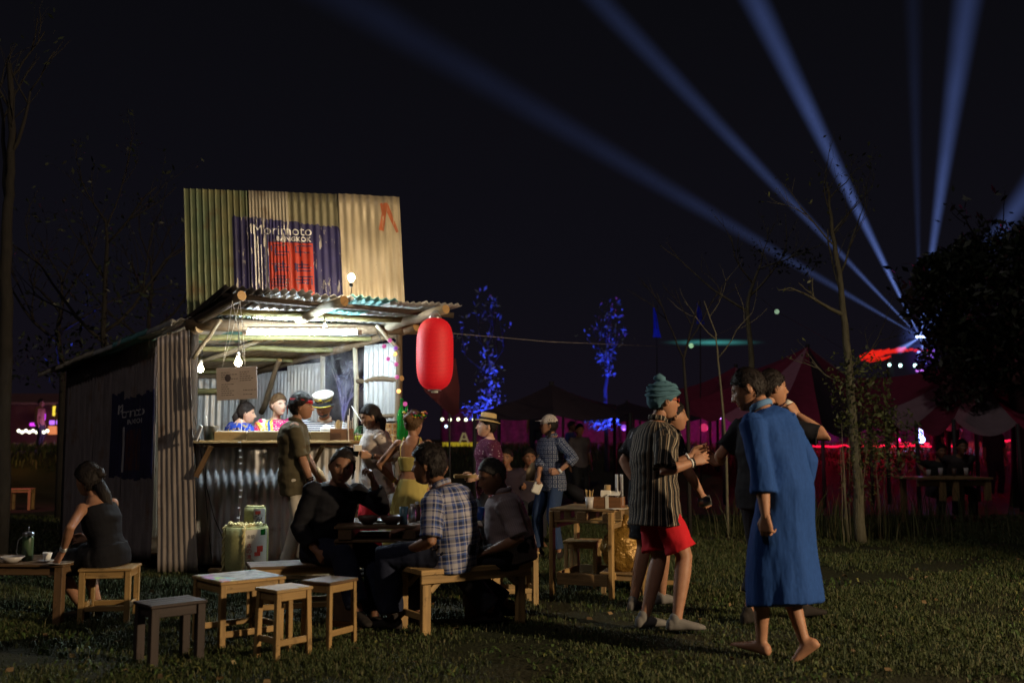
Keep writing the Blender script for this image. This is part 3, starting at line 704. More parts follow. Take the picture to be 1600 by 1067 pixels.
def bulb(label, p, top, mat, r=0.032, cat='light bulb', socket='white', group=None):
    t = thing('light_bulb', label, cat, p, 0, group); top = V(top); p = V(p); d = (top-p).normalized()
    b = MB(); b.lathe(p, [(0.001, -r), (r*.6, -r*.8), (r, -r*.1), (r*.92, r*.45), (r*.55, r*1.15), (r*.42, r*1.5)], 14, d); b.build('bulb', M[mat], t)
    b = MB(); b.lathe(p+d*r*1.5, [(r*.5, 0), (r*.55, r*1.2), (r*.3, r*1.6)], 12, d); b.build('socket', M[socket], t)
    b = MB(); m = (p+d*r*3).lerp(top, .5)+V((0.004, 0, -0.0)); b.tube([p+d*r*3, m, top], 0.004, 5); b.build('cable', M['cable'], t)
    return t
def stall_lights():
    p0, p1 = PX(387, 519.5, 9.76), PX(557, 519.5, 9.90)
    t = thing('tube_light', 'long white fluorescent tube shining under the front beam of the stall', 'tube light', p0.lerp(p1, .5))
    MB().tube([p0, p1], 0.021, 14).build('tube', M['tube'], t); x = (p1-p0).normalized()
    MB().tube([p0-x*.05, p0-x*.001], 0.026, 12).build('end_cap', M['card'], t); MB().tube([p1+x*.001, p1+x*.05], 0.026, 12).build('end_cap', M['card'], t)
    b = MB(); b.beam(p0+V((0, 0.0, .045)), p1+V((0, 0.0, .045)), 0.05, 0.028); b.build('fitting', M['white'], t)
    bulb('bare warm bulb hanging just above the menu card', PX(372, 567, 9.72), PX(372, 500, 9.72), 'bulb', 0.034)
    bulb('bare warm bulb close to the left post, lower than the one above the menu card', PX(313, 577, 10.35), PX(316, 545, 10.35), 'bulb', 0.032)
    bulb('small bulb hung on wire just above the fluorescent tube', PX(508, 513, 9.9), PX(506, 493, 9.9), 'bulb_small', 0.026)
    bulb('bare bulb on a clamp above the awning lighting the painted sign', PX(549, 433, 9.6), PX(548, 462, 9.55), 'bulb_sign', 0.033, socket='black')
    # pink ball string lights
    P = [(588, 515), (600, 541), (609, 532), (618, 544), (617, 553), (606, 561), (619, 569), (620, 589), (623, 611), (633, 631)]
    pts = [PX(x, y, 10.12) for x, y in P]
    t = thing('string_lights', 'string of little pink and orange balls wound down the right front post', 'string lights', pts[4])
    MB().tube(pts, 0.003, 5).build('cable', M['cable'], t)
    for i, p in enumerate(pts[1:]):
        MB().ball(p, 0.023, 12).build('ball_lamp', emit('ball_glow', [(0.75, 0.10, 0.38), (1.0, 0.45, 0.12), (0.35, 0.08, 0.55)][1 if i in (3, 7) else 2 if i == 2 else 0], 2.4 if i in (3, 7) else 0.75), t)
    # hanging led wire in front of the counter
    pts = [PX(378, 655, 9.86), PX(376, 690, 9.86), PX(378, 720, 9.88), PX(379, 760, 9.88), PX(374, 805, 9.82), PX(372, 845, 9.66), PX(366, 868, 9.62)]
    t = thing('string_lights', 'thin white wire of tiny lights hanging down the counter front', 'string lights', pts[3])
    MB().tube(pts, 0.0028, 5).build('cable', M['string'], t); b = MB()
    for a, c in zip(pts, pts[1:]):
        for k in range(3):
            q = a.lerp(c, (k+random.random()*.5)/3); b.box(q+V((-0.012, -0.004, 0)), (0.024, 0.007, 0.007), 0.1)
    b.build('lamp', M['led'], t)
    # paper lantern
    c = PX(679.5, 553, 9.55); t = thing('paper_lantern', 'big red paper lantern hanging from the right corner of the awning', 'lantern', c)
    H_, R_ = 0.345, 0.178; prof = []; n = 56
    for i in range(n+1):
        u = -1+2*i/n; r = R_*(1-abs(u)**3.6)**0.36 if abs(u) < 1 else 0
        r = max(r, 0.062); prof.append((r*(1+(0.016 if i % 2 else -0.014)), u*H_))
    m = NT('lantern_paper'); co = m.coord('Object', (1, 1, 1)); nn = m.noise(co, 60, 2)
    sz_ = m.n('SeparateXYZ'); m.l(co, sz_.inputs[0]); rb = m.ramp(m.math('ABSOLUTE', m.math('SINE', m.math('MULTIPLY', sz_.outputs[2], 250.0))), [(0.0, 0.0), (0.45, 1.0)]); m.base(m.mix(rb, (0.22, 0.004, 0.008), m.mix(nn, (0.45, 0.008, 0.014), (0.68, 0.02, 0.025)))); m.set(0.6, 0, 0.4); m.bump(m.noise(co, 140, 2), .3, .002)
    m.b.inputs['Subsurface Weight'].default_value = 0.3; m.b.inputs['Subsurface Radius'].default_value = (0.08, 0.01, 0.01)
    m.b.inputs['Emission Color'].default_value = (1, 0.008, 0.02, 1); m.b.inputs['Emission Strength'].default_value = 0.24
    MB().lathe(c, prof, 44).build('paper_shade', m.m, t)
    for s in (-1, 1):
        MB().lathe(c+V((0, 0, s*H_)), [(0.058, -0.012), (0.064, -0.01), (0.064, 0.012), (0.058, 0.014)], 20).build('ring', M['steel'], t)
    MB().lathe(c-V((0, 0, H_+.03)), [(0.02, 0), (0.034, .002), (0.034, .022), (0.02, .024)], 14).build('bottom_knob', M['white'], t)
    MB().tube([c+V((-.055, 0, H_+.01)), c+V((-.03, 0, H_+.05)), c+V((0, 0, H_+.075)), c+V((.03, 0, H_+.05)), c+V((.055, 0, H_+.01))], 0.004, 6).build('handle', M['steel'], t)
    MB().tube([c+V((0, 0, H_+.072)), PX(690, 486, 9.6)], 0.003, 5).build('cord', M['cable'], t)
    # menu card
    c = PX(370, 599, 9.66); rx = Matrix.Rotation(-0.05, 3, 'Y')
    t = thing('menu_card', 'grey handwritten menu card hung on strings at the left of the stall opening', 'menu board', c)
    b = MB(); b.box(c, (0.395, 0.006, 0.315), rx, 0.001); b.build('card', M['card'], t)
    b = MB(); rr = random.Random(3)
    for k in range(11):
        z = 0.11-0.021*k - (0.01 if k > 4 else 0)
        for x0, w in ((-0.15, 0.05+rr.random()*.11), (0.03 if k < 6 else .06, .03+rr.random()*.09)):
            if rr.random() < .86:
                xx = x0; 
                while xx < x0+w: 
                    l = rr.uniform(.010, .028); b.box(c + rx @ V((xx+l/2, -0.0045, z)), (l, 0.002, 0.0055), rx, 0.0005); xx += l+.006
    b.ball(c+rx @ V((-0.085, -0.004, 0.055)), 0.03, 10, (1, .08, 1.2)); b.build('writing', M['ink'], t)
    tl, tr = PX(347, 574, 9.65), PX(383, 573, 9.65); ap = PX(363, 470, 9.45); ap2 = PX(375, 470, 9.45)
    for a, q in ((tl, ap), (tr, ap), (tl, ap2), (tr, ap2)): MB().tube([a, a.lerp(q, .5)+V((.006, 0, -.004)), q], 0.003, 5).build('string', M['string'], t)

def counter_items():
    ct = 1.337
    def P(px, d=9.98): q = PX(px, 690, d); return V((q.x, d + 0.145*(q.x+2.2)*1.0, ct))
    ang = math.atan2(0.30, 2.06)
    for i, (x0, x1, h, lab) in enumerate(((342, 389.5, 0.085, 'leftmost pale wooden tray on the counter'), (390.5, 484, 0.085, 'long pale wooden tray on the counter in front of the woman in pink'), (485, 517, 0.085, 'right hand wooden tray on the counter before the captain hat'))):
        a, c = P(x0), P(x1); m = (a+c)/2; w = (c-a).length; R = thing('wooden_tray', lab, 'tray', m, ang, 'wooden trays on the counter')
        for (cx, cy, sx, sy, nm) in ((0, -.115, w, .014, 'side'), (0, .115, w, .014, 'side'), (-w/2+.007, 0, .014, .214, 'end'), (w/2-.007, 0, .014, .214, 'end')):
            b = MB(); b.box((cx, cy, h/2), (sx, sy, h)); b.build(nm, M['masu'], R, False)
        b = MB(); b.box((0, 0, .008), (w-.03, .212, .014)); b.build('base', M['masu'], R, False)
        b = MB(); b.box((0, 0, h+.004), (w*0.94, .2, .012)); b.build('paper_liner', M['paper'], R, False)
    c = P(334, 10.0); R = thing('metal_bucket', 'small steel bucket with a spoon at the left end of the counter', 'bucket', c)
    MB().lathe(c, [(0.055, 0.0), (0.06, .002), (0.075, 0.14), (0.08, 0.145), (0.073, 0.145), (0.06, .02)], 22).build('bucket', M['steel'], R)
    MB().tube([c+V((-.03, 0, .02)), c+V((-.045, 0, .21)), c+V((-.05, .002, .24))], 0.007, 6).build('spoon', M['white'], R)
    c = P(316, 9.9); R = thing('tablet_holder', 'white tablet leaning in a dark stand at the far left of the counter', 'tablet', c)
    rt = Matrix.Rotation(0.35, 3, 'Y') @ Matrix.Rotation(0.5, 3, 'Z')
    MB().box(c+V((0, 0, .075)), (0.012, 0.13, 0.15), rt, .003).build('screen', M['white'], R); MB().box(c+V((-.02, 0, .012)), (0.07, 0.12, 0.02), 0.4).build('stand', M['black'], R)
    # chopstick box
    c = P(532, 9.93); R = thing('condiment_box', 'brown wooden box of chopsticks and paper sleeves on the counter', 'wooden box', c, ang)
    for (cx, cy, sx, sy) in ((0, -.07, .23, .012), (0, .07, .23, .012), (-.109, 0, .012, .128), (.109, 0, .012, .128), (0.02, 0, .01, .128)):
        MB().box((cx, cy, .06), (sx, sy, .115)).build('panel', M['box_brown'], R, False)
    for k in range(26):
        x = -0.075+random.random()*.07; y = random.uniform(-.05, .05)
        b = MB(); b.beam((x, y, .02), (x+random.uniform(-.02, .03), y, .175+random.random()*.03), .005, .005); b.build('chopstick', M['masu'], R, False)
    for k in range(5):
        x = 0.035+k*.016; b = MB(); b.beam((x, -.02+.01*k, .03), (x+.004, -.02+.01*k, .20+.03*(k % 3) + (.06 if k == 2 else 0)), .016, .006); b.build('paper_sleeve', M['paper'], R, False)
    b = MB(); b.beam((0.07, -.085, -.01), (0.06, -.082, .25), .03, .004); b.build('paper_sleeve', M['paper'], R, False)
    c = P(513, 9.98)+V((0, 0, .10)); R = thing('cloth_roll', 'crumpled white cloth lying on the right hand tray', 'cloth', c)
    b = MB(); b.tube([c+V((-.09, 0, .0)), c+V((-.04, .01, .015)), c+V((.02, 0, .0)), c+V((.08, .01, .02))], [.02, .045, .04, .02], 12, wob=.15); b.build('cloth', M['paper'], R) 
    for k in range(5):
        c = P(553+k*5.2, 9.95); R = thing('sauce_pot', 'small yellow green pot right of the chopstick box, ' + ('nearest to it', 'second in the row', 'middle of the row', 'fourth in the row', 'last in the row')[k], 'sauce pot', c, 0, 'pots in a row on the counter')
        MB().lathe(c, [(.014, 0), (.016, .002), (.016, .05), (.013, .052)], 10).build('pot', plain('pot_yellow', (0.34, 0.36, 0.05), .5), R)
        MB().lathe(c+V((0, 0, .052)), [(.017, 0), (.017, .012), (.01, .014)], 10).build('lid', M['pale_log'], R)
    c = P(552, 10.12); R = thing('green_leaves', 'bundle of broad green leaves lying behind the chopstick box', 'leaves', c)
    for k in range(6):
        a = random.uniform(-.5, .5); b = MB(); b.tube([c+V((-.05, .01*k, .03)), c+V((.02, .01*k, .09+.01*k)), c+V((.10, .015*k, .05+.02*k))], [.004, .03, .003], 8, ell=(1, .15)); b.build('leaf', plain('leaf_green', (0.03, 0.12, 0.035), .4), R)
    # masu boxes
    n = 0
    for lvl, xs in ((0, (597, 605.5, 614, 622.5)), (1, (597, 605.5, 614, 622.5)), (2, (597, 605.5, 614))):
        for xi, x in enumerate(xs):
            c = P(x, 9.96)+V((0, 0, .058*lvl)); n += 1
            R = thing('sake_box', 'square wooden cup stacked by the green bottle, ' + ('bottom row', 'middle row', 'top row')[lvl] + (', leftmost', ', second', ', third', ', nearest the bottle')[xi], 'wooden cup', c, ang, 'stacked square wooden cups')
            MB().box((0, 0, .028), (.0515, .08, .055)).build('cup', M['masu'], R, False)
            MB().box((0, -.0405, .028), (.018, .002, .022), None, .0004).build('stamp', M['box_brown'], R, False)
    c = P(607, 9.96)+V((0, 0, .175)); R = thing('black_dish', 'low black dish on top of the stacked wooden cups', 'dish', c)
    MB().lathe(c, [(.03, 0), (.05, .004), (.058, .022), (.052, .022), (.04, .008)], 20).build('dish', M['black'], R)
    for px, d, h, lab in ((624, 9.93, .42, 'tall green glass bottle at the right end of the counter'), (632, 10.08, .36, 'second green bottle half hidden behind the flower crown')):
        c = P(px, d); R = thing('glass_bottle', lab, 'bottle', c); r = .047
        MB().lathe(c, [(r*.9, 0), (r, .008), (r, h*.55), (r*.85, h*.66), (.016, h*.82), (.0145, h*.97), (.018, h*.975), (.018, h), (.012, h)], 22).build('bottle', M['glass_green'], R)
    # straw stick in a glass
    c = P(575, 10.1); R = thing('drink_glass', 'drinking glass with a long straw behind the woman in white', 'glass', c)
    MB().lathe(c, [(.03, 0), (.036, .11), (.033, .11)], 16).build('glass', M['ceramic'], R); MB().tube([c+V((.01, 0, .05)), PX(549, 634, 10.2)], .004, 6).build('straw', M['white'], R)

def barrel(label, c, r, h, big):
    R = thing('sake_barrel', label, 'barrel', c)
    prof = [(r*.93, 0), (r*.96, .01), (r, h*.25), (r, h*.75), (r*.97, h*.97), (r*.9, h), (r*.6, h)]
    MB().lathe(c, prof, 36).build('straw_body', M['straw'], R)
    MB().lathe(c+V((0, 0, h)), [(r*.90, -.004), (r*.90, .012), (r*.5, .016)], 30).build('lid', M['straw'], R)
    def label_patch(a0, a1, z0, z1, rr, mat, nm):
        vs = []; fs = []; n = 12
        for i in range(n+1):
            a = a0+(a1-a0)*i/n
            for z in (z0, z1): vs.append(c+V((math.sin(a)*rr, -math.cos(a)*rr, z)))
        fs = [(2*i, 2*i+2, 2*i+3, 2*i+1) for i in range(n)]; return MB().add(vs, fs, None, True).build(nm, M[mat], R)
    lp = label_patch(0.12, 1.35, h*.06, h*.95, r*1.008, 'labelw', 'paper_label')
    def wrap(body, nm, mat, a, z, hgt, bold=0.0):
        bm = text_bm(body, None, hgt, bold); x1 = max(v.co.x for v in bm.verts)
        for e in range(3): pass
        for v in bm.verts:
            an = a+(v.co.x-x1/2)/r; v.co = c+V((math.sin(an)*(r*1.02), -math.cos(an)*(r*1.02), z+v.co.y-hgt/2))
        me = bpy.data.meshes.new(nm); bm.to_mesh(me); bm.free(); me.materials.append(M[mat]); o = link(nm, me, R); return o
    if big:
        wrap('金鏡', 'lettering', 'ink', .42, h*.80, h*.085)
        for k, chh in enumerate('古の滝'): wrap(chh, 'lettering', 'redmark', .36, h*(.60-.125*k), h*.10, .01)
        label_patch(.72, 1.05, h*.45, h*.58, r*1.013, 'redmark', 'printed_mark'); label_patch(.60, .9, h*.36, h*.45, r*1.0135, 'redmark', 'printed_mark'); label_patch(.9, 1.2, h*.82, h*.95, r*1.013, 'glass_green', 'printed_mark')
        bm = MB(); cc = []
        for k in range(25):
            t_ = 2*PI*k/24; an = .45+math.cos(t_)*.045/r*.85; cc.append(c+V((math.sin(an)*r*1.02, -math.cos(an)*r*1.02, h*.19+math.sin(t_)*.04)))
        bm.tube(cc, .0025, 5, False).build('crest_ring', M['ink'], R); wrap('鏡', 'lettering', 'ink', .45, h*.19, h*.11)
    else:
        wrap('友', 'lettering', 'ink', .66, h*.40, h*.5, .03); label_patch(.25, .75, h*.62, h*.82, r*1.013, 'redmark', 'printed_mark')
        wrap('酒', 'lettering', 'ink', .22, h*.45, h*.22)
    # twisted ropes
    def rope(path, rad):
        for s in range(2):
            pts = []; n = len(path)*5
            for i in range(n):
                t_ = i/(n-1)*(len(path)-1); k = min(int(t_), len(path)-2); q = V(path[k]).lerp(V(path[k+1]), t_-k); ph = i*0.85+s*PI
                pts.append(q+V((math.cos(ph)*rad*.6, math.sin(ph)*rad*.6*.5, math.sin(ph)*rad*.5)))
            MB().tube(pts, rad*.75, 6).build('rope', M['rope'], R)
    k = 1.06
    if big:
        for an in (-1.25, 0.10):
            sx, cx = math.sin(an), -math.cos(an)
            rope([c+V((sx*r*k, cx*r*k, z)) for z in (.0, h*.25, h*.5, h*.75, h*.98)] + [c+V((sx*r*.7, cx*r*.7, h*1.05)), c+V((0, 0, h*1.07))], .016)
        rope([c+V((math.sin(a)*r*.8, -math.cos(a)*r*.8, h*1.06)) for a in np.linspace(-1.6, 1.2, 9)], .018)
    else: rope([c+V((math.sin(a)*r*.7, -math.cos(a)*r*.7, h*1.06)) for a in np.linspace(-2.6, 2.2, 12)], .01)
    return R
def barrels():
    g = PX(384, 882, 9.78); c = V((g.x, 9.80, 0.092)); barrel('large straw wrapped sake barrel with rope on the boards by the counter', c, 0.205, 0.42, True)
    q = PX(404, 812, 9.98); barrel('small sake barrel standing on the back edge of the large one', V((q.x, 9.84, 0.092+.432)), 0.105, 0.165, False)

# ---------------------------------------------------------------- furniture
def stool(label, c, rot, w, d, h, mat, leg=0.036, str_=(0, 1, 2, 3), slats=1, cat='stool', apron=0.05, splay=0.0, strz=0.11, topmat=None, group=None, name='wooden_stool', tt=.02):
    R = thing(name, label, cat, c, rot, group); m = M[mat]; tm = M[topmat or mat]
    for k in range(slats):
        sw = d/slats; MB().box((0, -d/2+sw*(k+.5), h-tt/2+random.uniform(-.001, .001)), (w, sw-(.004 if slats > 1 else 0), tt)).build('seat' if slats == 1 else 'slat', tm, R, False)
    lx, ly = w/2-leg*.55-.006, d/2-leg*.55-.006
    for sx in (-1, 1):
        for sy in (-1, 1):
            b = MB(); b.beam((sx*(lx+splay), sy*(ly+splay), -.01), (sx*lx, sy*ly, h-tt-.001), leg, leg, (0, 1, 0)); b.build('leg', m, R, False)
    for sy in (-1, 1):
        MB().box((0, sy*(ly), h-tt-apron/2-.001), (2*lx-leg, .02, apron)).build('apron', m, R, False)
    for sx in (-1, 1):
        MB().box((sx*lx, 0, h-tt-apron/2-.001), (.02, 2*ly-leg, apron)).build('apron', m, R, False)
    sp = splay*(1-strz/h)
    if 0 in str_: MB().box((0, -ly-sp, strz), (2*lx-leg+2*sp, .018, .04)).build('stretcher', m, R, False)
    if 1 in str_: MB().box((0, ly+sp, strz), (2*lx-leg+2*sp, .018, .04)).build('stretcher', m, R, False)
    if 2 in str_: MB().box((-lx-sp, 0, strz+.015), (.018, 2*ly-leg+2*sp, .04)).build('stretcher', m, R, False)
    if 3 in str_: MB().box((lx+sp, 0, strz+.015), (.018, 2*ly-leg+2*sp, .04)).build('stretcher', m, R, False)
    return R
def collage():
    t = NT('collage_print'); co = t.coord('Object', (1, 1, 1)); v = t.n('TexVoronoi'); v.inputs['Scale'].default_value = 11; t.l(co, v.inputs['Vector'])
    n = t.noise(co, 9, 4); c = t.mix(t.ramp(n, [(.44, 0), (.5, 1)]), (0.03, 0.03, 0.035), (0.42, 0.42, 0.40))
    c = t.mix(t.ramp(t.noise(co, 4, 2), [(.5, 0), (.56, 1)]), c, v.outputs['Color'], 'MIX'); c = t.mix(0.35, c, (0.30, 0.33, 0.34)); t.base(c); t.set(.35, 0, .5); return t.m
def furniture():
    M['collage'] = collage()
    stool('small square wooden stool, the nearest one, standing in the grass right of the low table', (-1.43, 6.37, 0), math.radians(49), .275, .235, .43, 'pine', .034, splay=.008, str_=(0, 2), topmat='pine_pale')
    stool('taller wooden stool behind and right of the nearest stool, beside the man in black', (-1.20, 6.68, 0), math.radians(60), .285, .25, .435, 'pine', .030, str_=(0, 3), topmat='brown_wood', splay=.006)
    stool('low slatted bench seat, its wood darkened for shade, leftmost in the foreground grass', (-2.11, 6.28, 0), math.radians(43), .36, .27, .36, 'dark_wood', .05, str_=(), slats=4, apron=.06)  # dark wood colour stands in for the shadow over this seat
    T = stool('low square wooden table with a printed collage glued on its top', (-1.85, 6.87, 0), math.radians(41), .47, .45, .43, 'pine', .04, cat='low table', apron=.058, str_=(0, 1, 3), name='low_table', strz=.09)
    MB().box((0, 0, .4315), (.45, .43, .002), None, .0005).build('collage_sheet', M['collage'], T, False)
    stool('dark wooden stool that the woman in the black dress sits on', (-3.02, 7.62, 0), math.radians(8), .38, .34, .40, 'pine', .04, str_=(0, 1, 2, 3))
    stool('low bench with dark top that the man in black sits on', (-1.66, 7.75, 0), math.radians(20), .7, .36, .41, 'pine', .05, topmat='brown_wood', slats=3, cat='bench', name='bench')
    # left low table
    stool('low wooden table at the left edge of the photo carrying a flask and cups', (-3.83, 7.72, 0), math.radians(-3), 1.15, .62, .44, 'brown_wood', .06, cat='low table', slats=5, apron=.06, str_=(), name='low_table')
    # bench of the two men
    d = V((0.66, 0.42, 0)).normalized(); a = math.atan2(d.y, d.x); c = V((-0.565, 7.03, 0)) + d*0.36 + V((-d.y, d.x, 0))*0.19
    R = thing('bench', 'sturdy plank bench with the plaid shirt man and the pale shirt man on it', 'bench', c, a)
    for k in range(3): MB().box((0, -.165+.165*k, .437), (.92, .158, .036)).build('plank', M['pine'], R, False)
    for sy in (-1, 1): MB().box((0, sy*.215, .395), (.90, .028, .075)).build('apron', M['pine'], R, False)
    for sx in (-1, 1):
        for sy in (-1, 1):
            MB().beam((sx*.39, sy*.175, -.01), (sx*.39, sy*.175, .415), .065, .045, (0, 1, 0)).build('leg', M['pine'], R, False)
            b = MB(); b.beam((sx*.36, sy*.175, .30), (sx*.28, sy*.175, .375), .04, .04, (0, 1, 0)); b.build('corner_brace', M['pine_pale'], R, False)
        MB().box((sx*.39, 0, .12), (.03, .30, .045)).build('stretcher', M['pine'], R, False)
    # dining table of pallet wood
    c = V((-0.79, 7.86, 0)); a = math.radians(4); R = thing('dining_table', 'pallet wood table with bowls and bottles between the seated men', 'table', c, a)
    for k in range(5): MB().box((0, -.32+.16*k, .70), (1.10, .15, .022)).build('plank', M['brown_wood'], R, False)
    for x in (-.47, 0, .47): MB().box((x, 0, .650), (.1, .78, .075)).build('bearer', M['brown_wood'], R, False)
    for k in (-.32, 0, .32): MB().box((0, k, .60), (1.1, .12, .02)).build('lower_plank', M['brown_wood'], R, False)
    for sx in (-1, 1):
        for sy in (-1, 1): MB().beam((sx*.48, sy*.34, 0), (sx*.48, sy*.34, .588), .13, .06, (0, 1, 0)).build('leg', M['brown_wood'], R, False)
    for k in (-.1, .12): MB().box((0, k, .44), (.96, .12, .02)).build('shelf_plank', M['pallet'], R, False)
    tz = .712
    def bowl(lab, px, d, r, h, mat, cat='bowl'):
        q = PX(px, 800, d); cc = V((q.x, d, tz)); B = thing('bowl', lab, cat, cc)
        MB().lathe(cc, [(r*.45, 0), (r*.48, .008), (r*.75, h*.35), (r, h), (r*.95, h), (r*.7, h*.4), (r*.3, h*.2)], 24).build('bowl', M[mat], B)
    bowl('brown bowl on the dining table, the left one by the phone', 575, 7.62, .085, .062, 'dark_ceramic'); bowl('brown bowl with pale rim on the dining table, the right one', 612, 7.60, .09, .065, 'dark_ceramic')
    q = PX(598, 800, 7.85); cc = V((q.x, 7.85, tz)); B = thing('plate', 'flat plate lying between the two bowls', 'plate', cc); MB().lathe(cc, [(.05, 0), (.10, .012), (.096, .014), (.05, .004)], 24).build('plate', M['ceramic'], B)
    for px, d, h, r, mat, lab in ((601, 8.05, .13, .032, 'steel', 'round metal shaker behind the bowls'), (631, 7.62, .13, .034, 'teal_cup', 'teal drinking cup right of the bowls'), (644, 7.85, .13, .030, 'steel', 'grey bottle beside the plaid shirt man, the nearer one'), (652, 7.95, .14, .028, 'dark_ceramic', 'dark sauce bottle beside the plaid shirt man'), (749, 8.0, .10, .045, 'plastic_blue', 'blue plastic cup at the right end of the dining table')):
        q = PX(px, 800, d); cc = V((q.x, d, tz)); B = thing('cup', lab, 'cup' if 'cup' in lab else 'bottle', cc)
        if 'cup' in lab: MB().lathe(cc, [(r*.8, 0), (r*.85, .003), (r, h), (r*.93, h), (r*.75, .01)], 20).build('cup', M[mat], B)
        else: MB().lathe(cc, [(r*.95, 0), (r, .004), (r, h*.7), (r*.5, h*.84), (r*.45, h*.9)], 18).build('bottle', M[mat], B); MB().lathe(cc+V((0, 0, h*.9)), [(r*.6, 0), (r*.6, h*.13), (r*.3, h*.14)], 14).build('cap', M['white'], B)
    # standing pallet table
    f0 = V((0.35, 8.86, 0)); f1 = V((0.85, 8.66, 0)); d = (f1-f0).normalized(); n_ = V((-d.y, d.x, 0)); a = math.atan2(d.y, d.x); W_ = .56; D_ = .70
    c = (f0+f1)/2 + n_*D_/2; R = thing('pallet_table', 'high standing table knocked together from a pallet, right of the benches', 'table', c, a)
    for k in range(5): MB().box((0, -D_/2+.07+.14*k, .735), (W_+.04, .125, .02)).build('plank', M['pallet'], R, False)
    for x in (-W_/2+.045, 0, W_/2-.045):
        for y in (-D_/2+.05, 0, D_/2-.05): MB().box((x, y, .685), (.09, .10, .076)).build('block', M['pallet'], R, False)
    for y in (-D_/2+.05, 0, D_/2-.05): MB().box((0, y, .636), (W_, .10, .02)).build('lower_plank', M['pine_pale'], R, False)
    for sx in (-1, 1):
        MB().box((sx*(W_/2-.03), 0, .60), (.05, D_-.02, .045)).build('rail', M['pallet'], R, False)
        for sy in (-1, 1): MB().beam((sx*(W_/2-.012), sy*(D_/2-.005), -.01), (sx*(W_/2-.012), sy*(D_/2-.005), .722), .075, .035, (1, 0, 0)).build('leg', M['pine'], R, False)
    for sy in (-1, 1): MB().box((0, sy*(D_/2-.03), .14), (W_-.10, .025, .10)).build('stretcher', M['pallet'], R, False)
    for sx in (-1, 1): MB().box((sx*(W_/2-.04), 0, .16), (.025, D_-.12, .06)).build('stretcher', M['pine'], R, False)
    tz2 = .746
    def on(px, d): q = PX(px, 790, d); return V((q.x, d, tz2))
    c = on(921, 8.85); B = thing('chopstick_cup', 'small bucket of wooden sticks at the left of the standing table', 'cup', c)
    MB().lathe(c, [(.028, 0), (.04, .10), (.037, .10), (.026, .01)], 20).build('cup', M['ceramic'], B)
    for k in range(14):
        an = random.random()*6.28; MB().beam(c+V((math.cos(an)*.012, math.sin(an)*.012, .02)), c+V((math.cos(an)*.036, math.sin(an)*.036, .15+random.random()*.015)), .008, .003).build('stick', M['masu'], B)
    c = on(952, 8.88); B = thing('condiment_box', 'brown wooden condiment box with paper napkins and menu cards on the standing table', 'wooden box', c, -.35)
    for (cx, cy, sx, sy) in ((0, -.07, .25, .012), (0, .07, .25, .012), (-.119, 0, .012, .128), (.119, 0, .012, .128), (.02, 0, .01, .128)): MB().box((cx, cy, .05), (sx, sy, .098)).build('panel', M['box_brown'], B, False)
    MB().box((-.03, 0, .125), (.09, .08, .06), .2).build('napkins', M['paper'], B, False); MB().box((.05, -.02, .13), (.11, .09, .004), Matrix.Rotation(.4, 3, 'X')).build('napkins', M['paper'], B, False)
    MB().box((.0, -.078, .045), (.03, .003, .13)).build('paper_strip', M['paper'], B, False)
    for x in (.06, .105): MB().box((x, .03, .16), (.004, .09, .27), .5).build('menu_card', M['white'], B, False)
    MB().lathe((-.02, .03, .12), [(.03, 0), (.03, .08), (.025, .082)], 14).build('jar', M['masu'], B, False)
    c = on(965, 8.72)+V((0, 0, .003)); B = thing('paper_sheet', 'loose white paper at the front edge of the standing table', 'paper', c, .3); MB().box((0, 0, .003), (.15, .10, .003), .2, .0005).build('sheet', M['paper'], B, False)
    stool('small stool pushed under the standing table', (0.66, 9.42, 0), math.radians(-15), .32, .28, .42, 'pine_pale', .035, str_=(0, 3), group=None)
    stool('small stool behind the legs of the man in red shorts', (1.32, 8.95, 0), math.radians(-10), .34, .3, .42, 'pine', .04, str_=(0, 3, 2))
    stool('pale stool at the right end of the plank bench', (0.02, 8.45, 0), math.radians(12), .36, .32, .43, 'pine_pale', .045, str_=(0, 1, 3))
    # golden bag
    c = GX(980, 905)
    c = V((0.985, 8.98, .0)); B = thing('sack', 'glossy golden brown plastic sack slumped beside the standing table', 'sack', c)
    P = []; F = []; n = 26; m = 18
    for i in range(m+1):
        t = PI*i/m
        for k in range(n):
            an = 2*PI*k/n; P.append((math.sin(t)*math.cos(an), math.sin(t)*math.sin(an), math.cos(t)))
    P = np.array(P); q = 1+.18*vn(P*2.2+3)+.09*vn(P*6); P = P*q[:, None]*np.array([.17, .15, .21])
    P[:, 2] = np.maximum(P[:, 2], -.19)+.38; F = [(i*n+k, (i+1)*n+k, (i+1)*n+(k+1) % n, i*n+(k+1) % n) for i in range(m) for k in range(n)]
    g = NT('gold_plastic'); co = g.coord('Object'); g.base(g.mix(g.noise(co, 12, 3), (0.10, 0.045, 0.01), (0.46, 0.26, 0.05))); g.set(.25, .35, .6); g.bump(g.noise(co, 18, 4), .9, .03)
    MB().add([V(p)+c for p in P], F, None, True).build('bag', g.m, B); MB().tube([c+V((0, 0, .56)), c+V((.02, 0, .62)), c+V((.05, .01, .66))], [.05, .02, .045], 10).build('tied_neck', g.m, B)
    # crate the sack stands on
    stool('low crate under the golden sack', (0.985, 8.98, 0), -.3, .36, .3, .19, 'pallet', .04, str_=(), cat='crate', name='crate')
    # things on the left table
    tz3 = .442
    def lf(px, d): q = PX(px, 880, d); return V((q.x, d, tz3))
    c = lf(42, 7.62); B = thing('flask', 'dark green flask with a pump top and wire handle on the left table', 'flask', c)
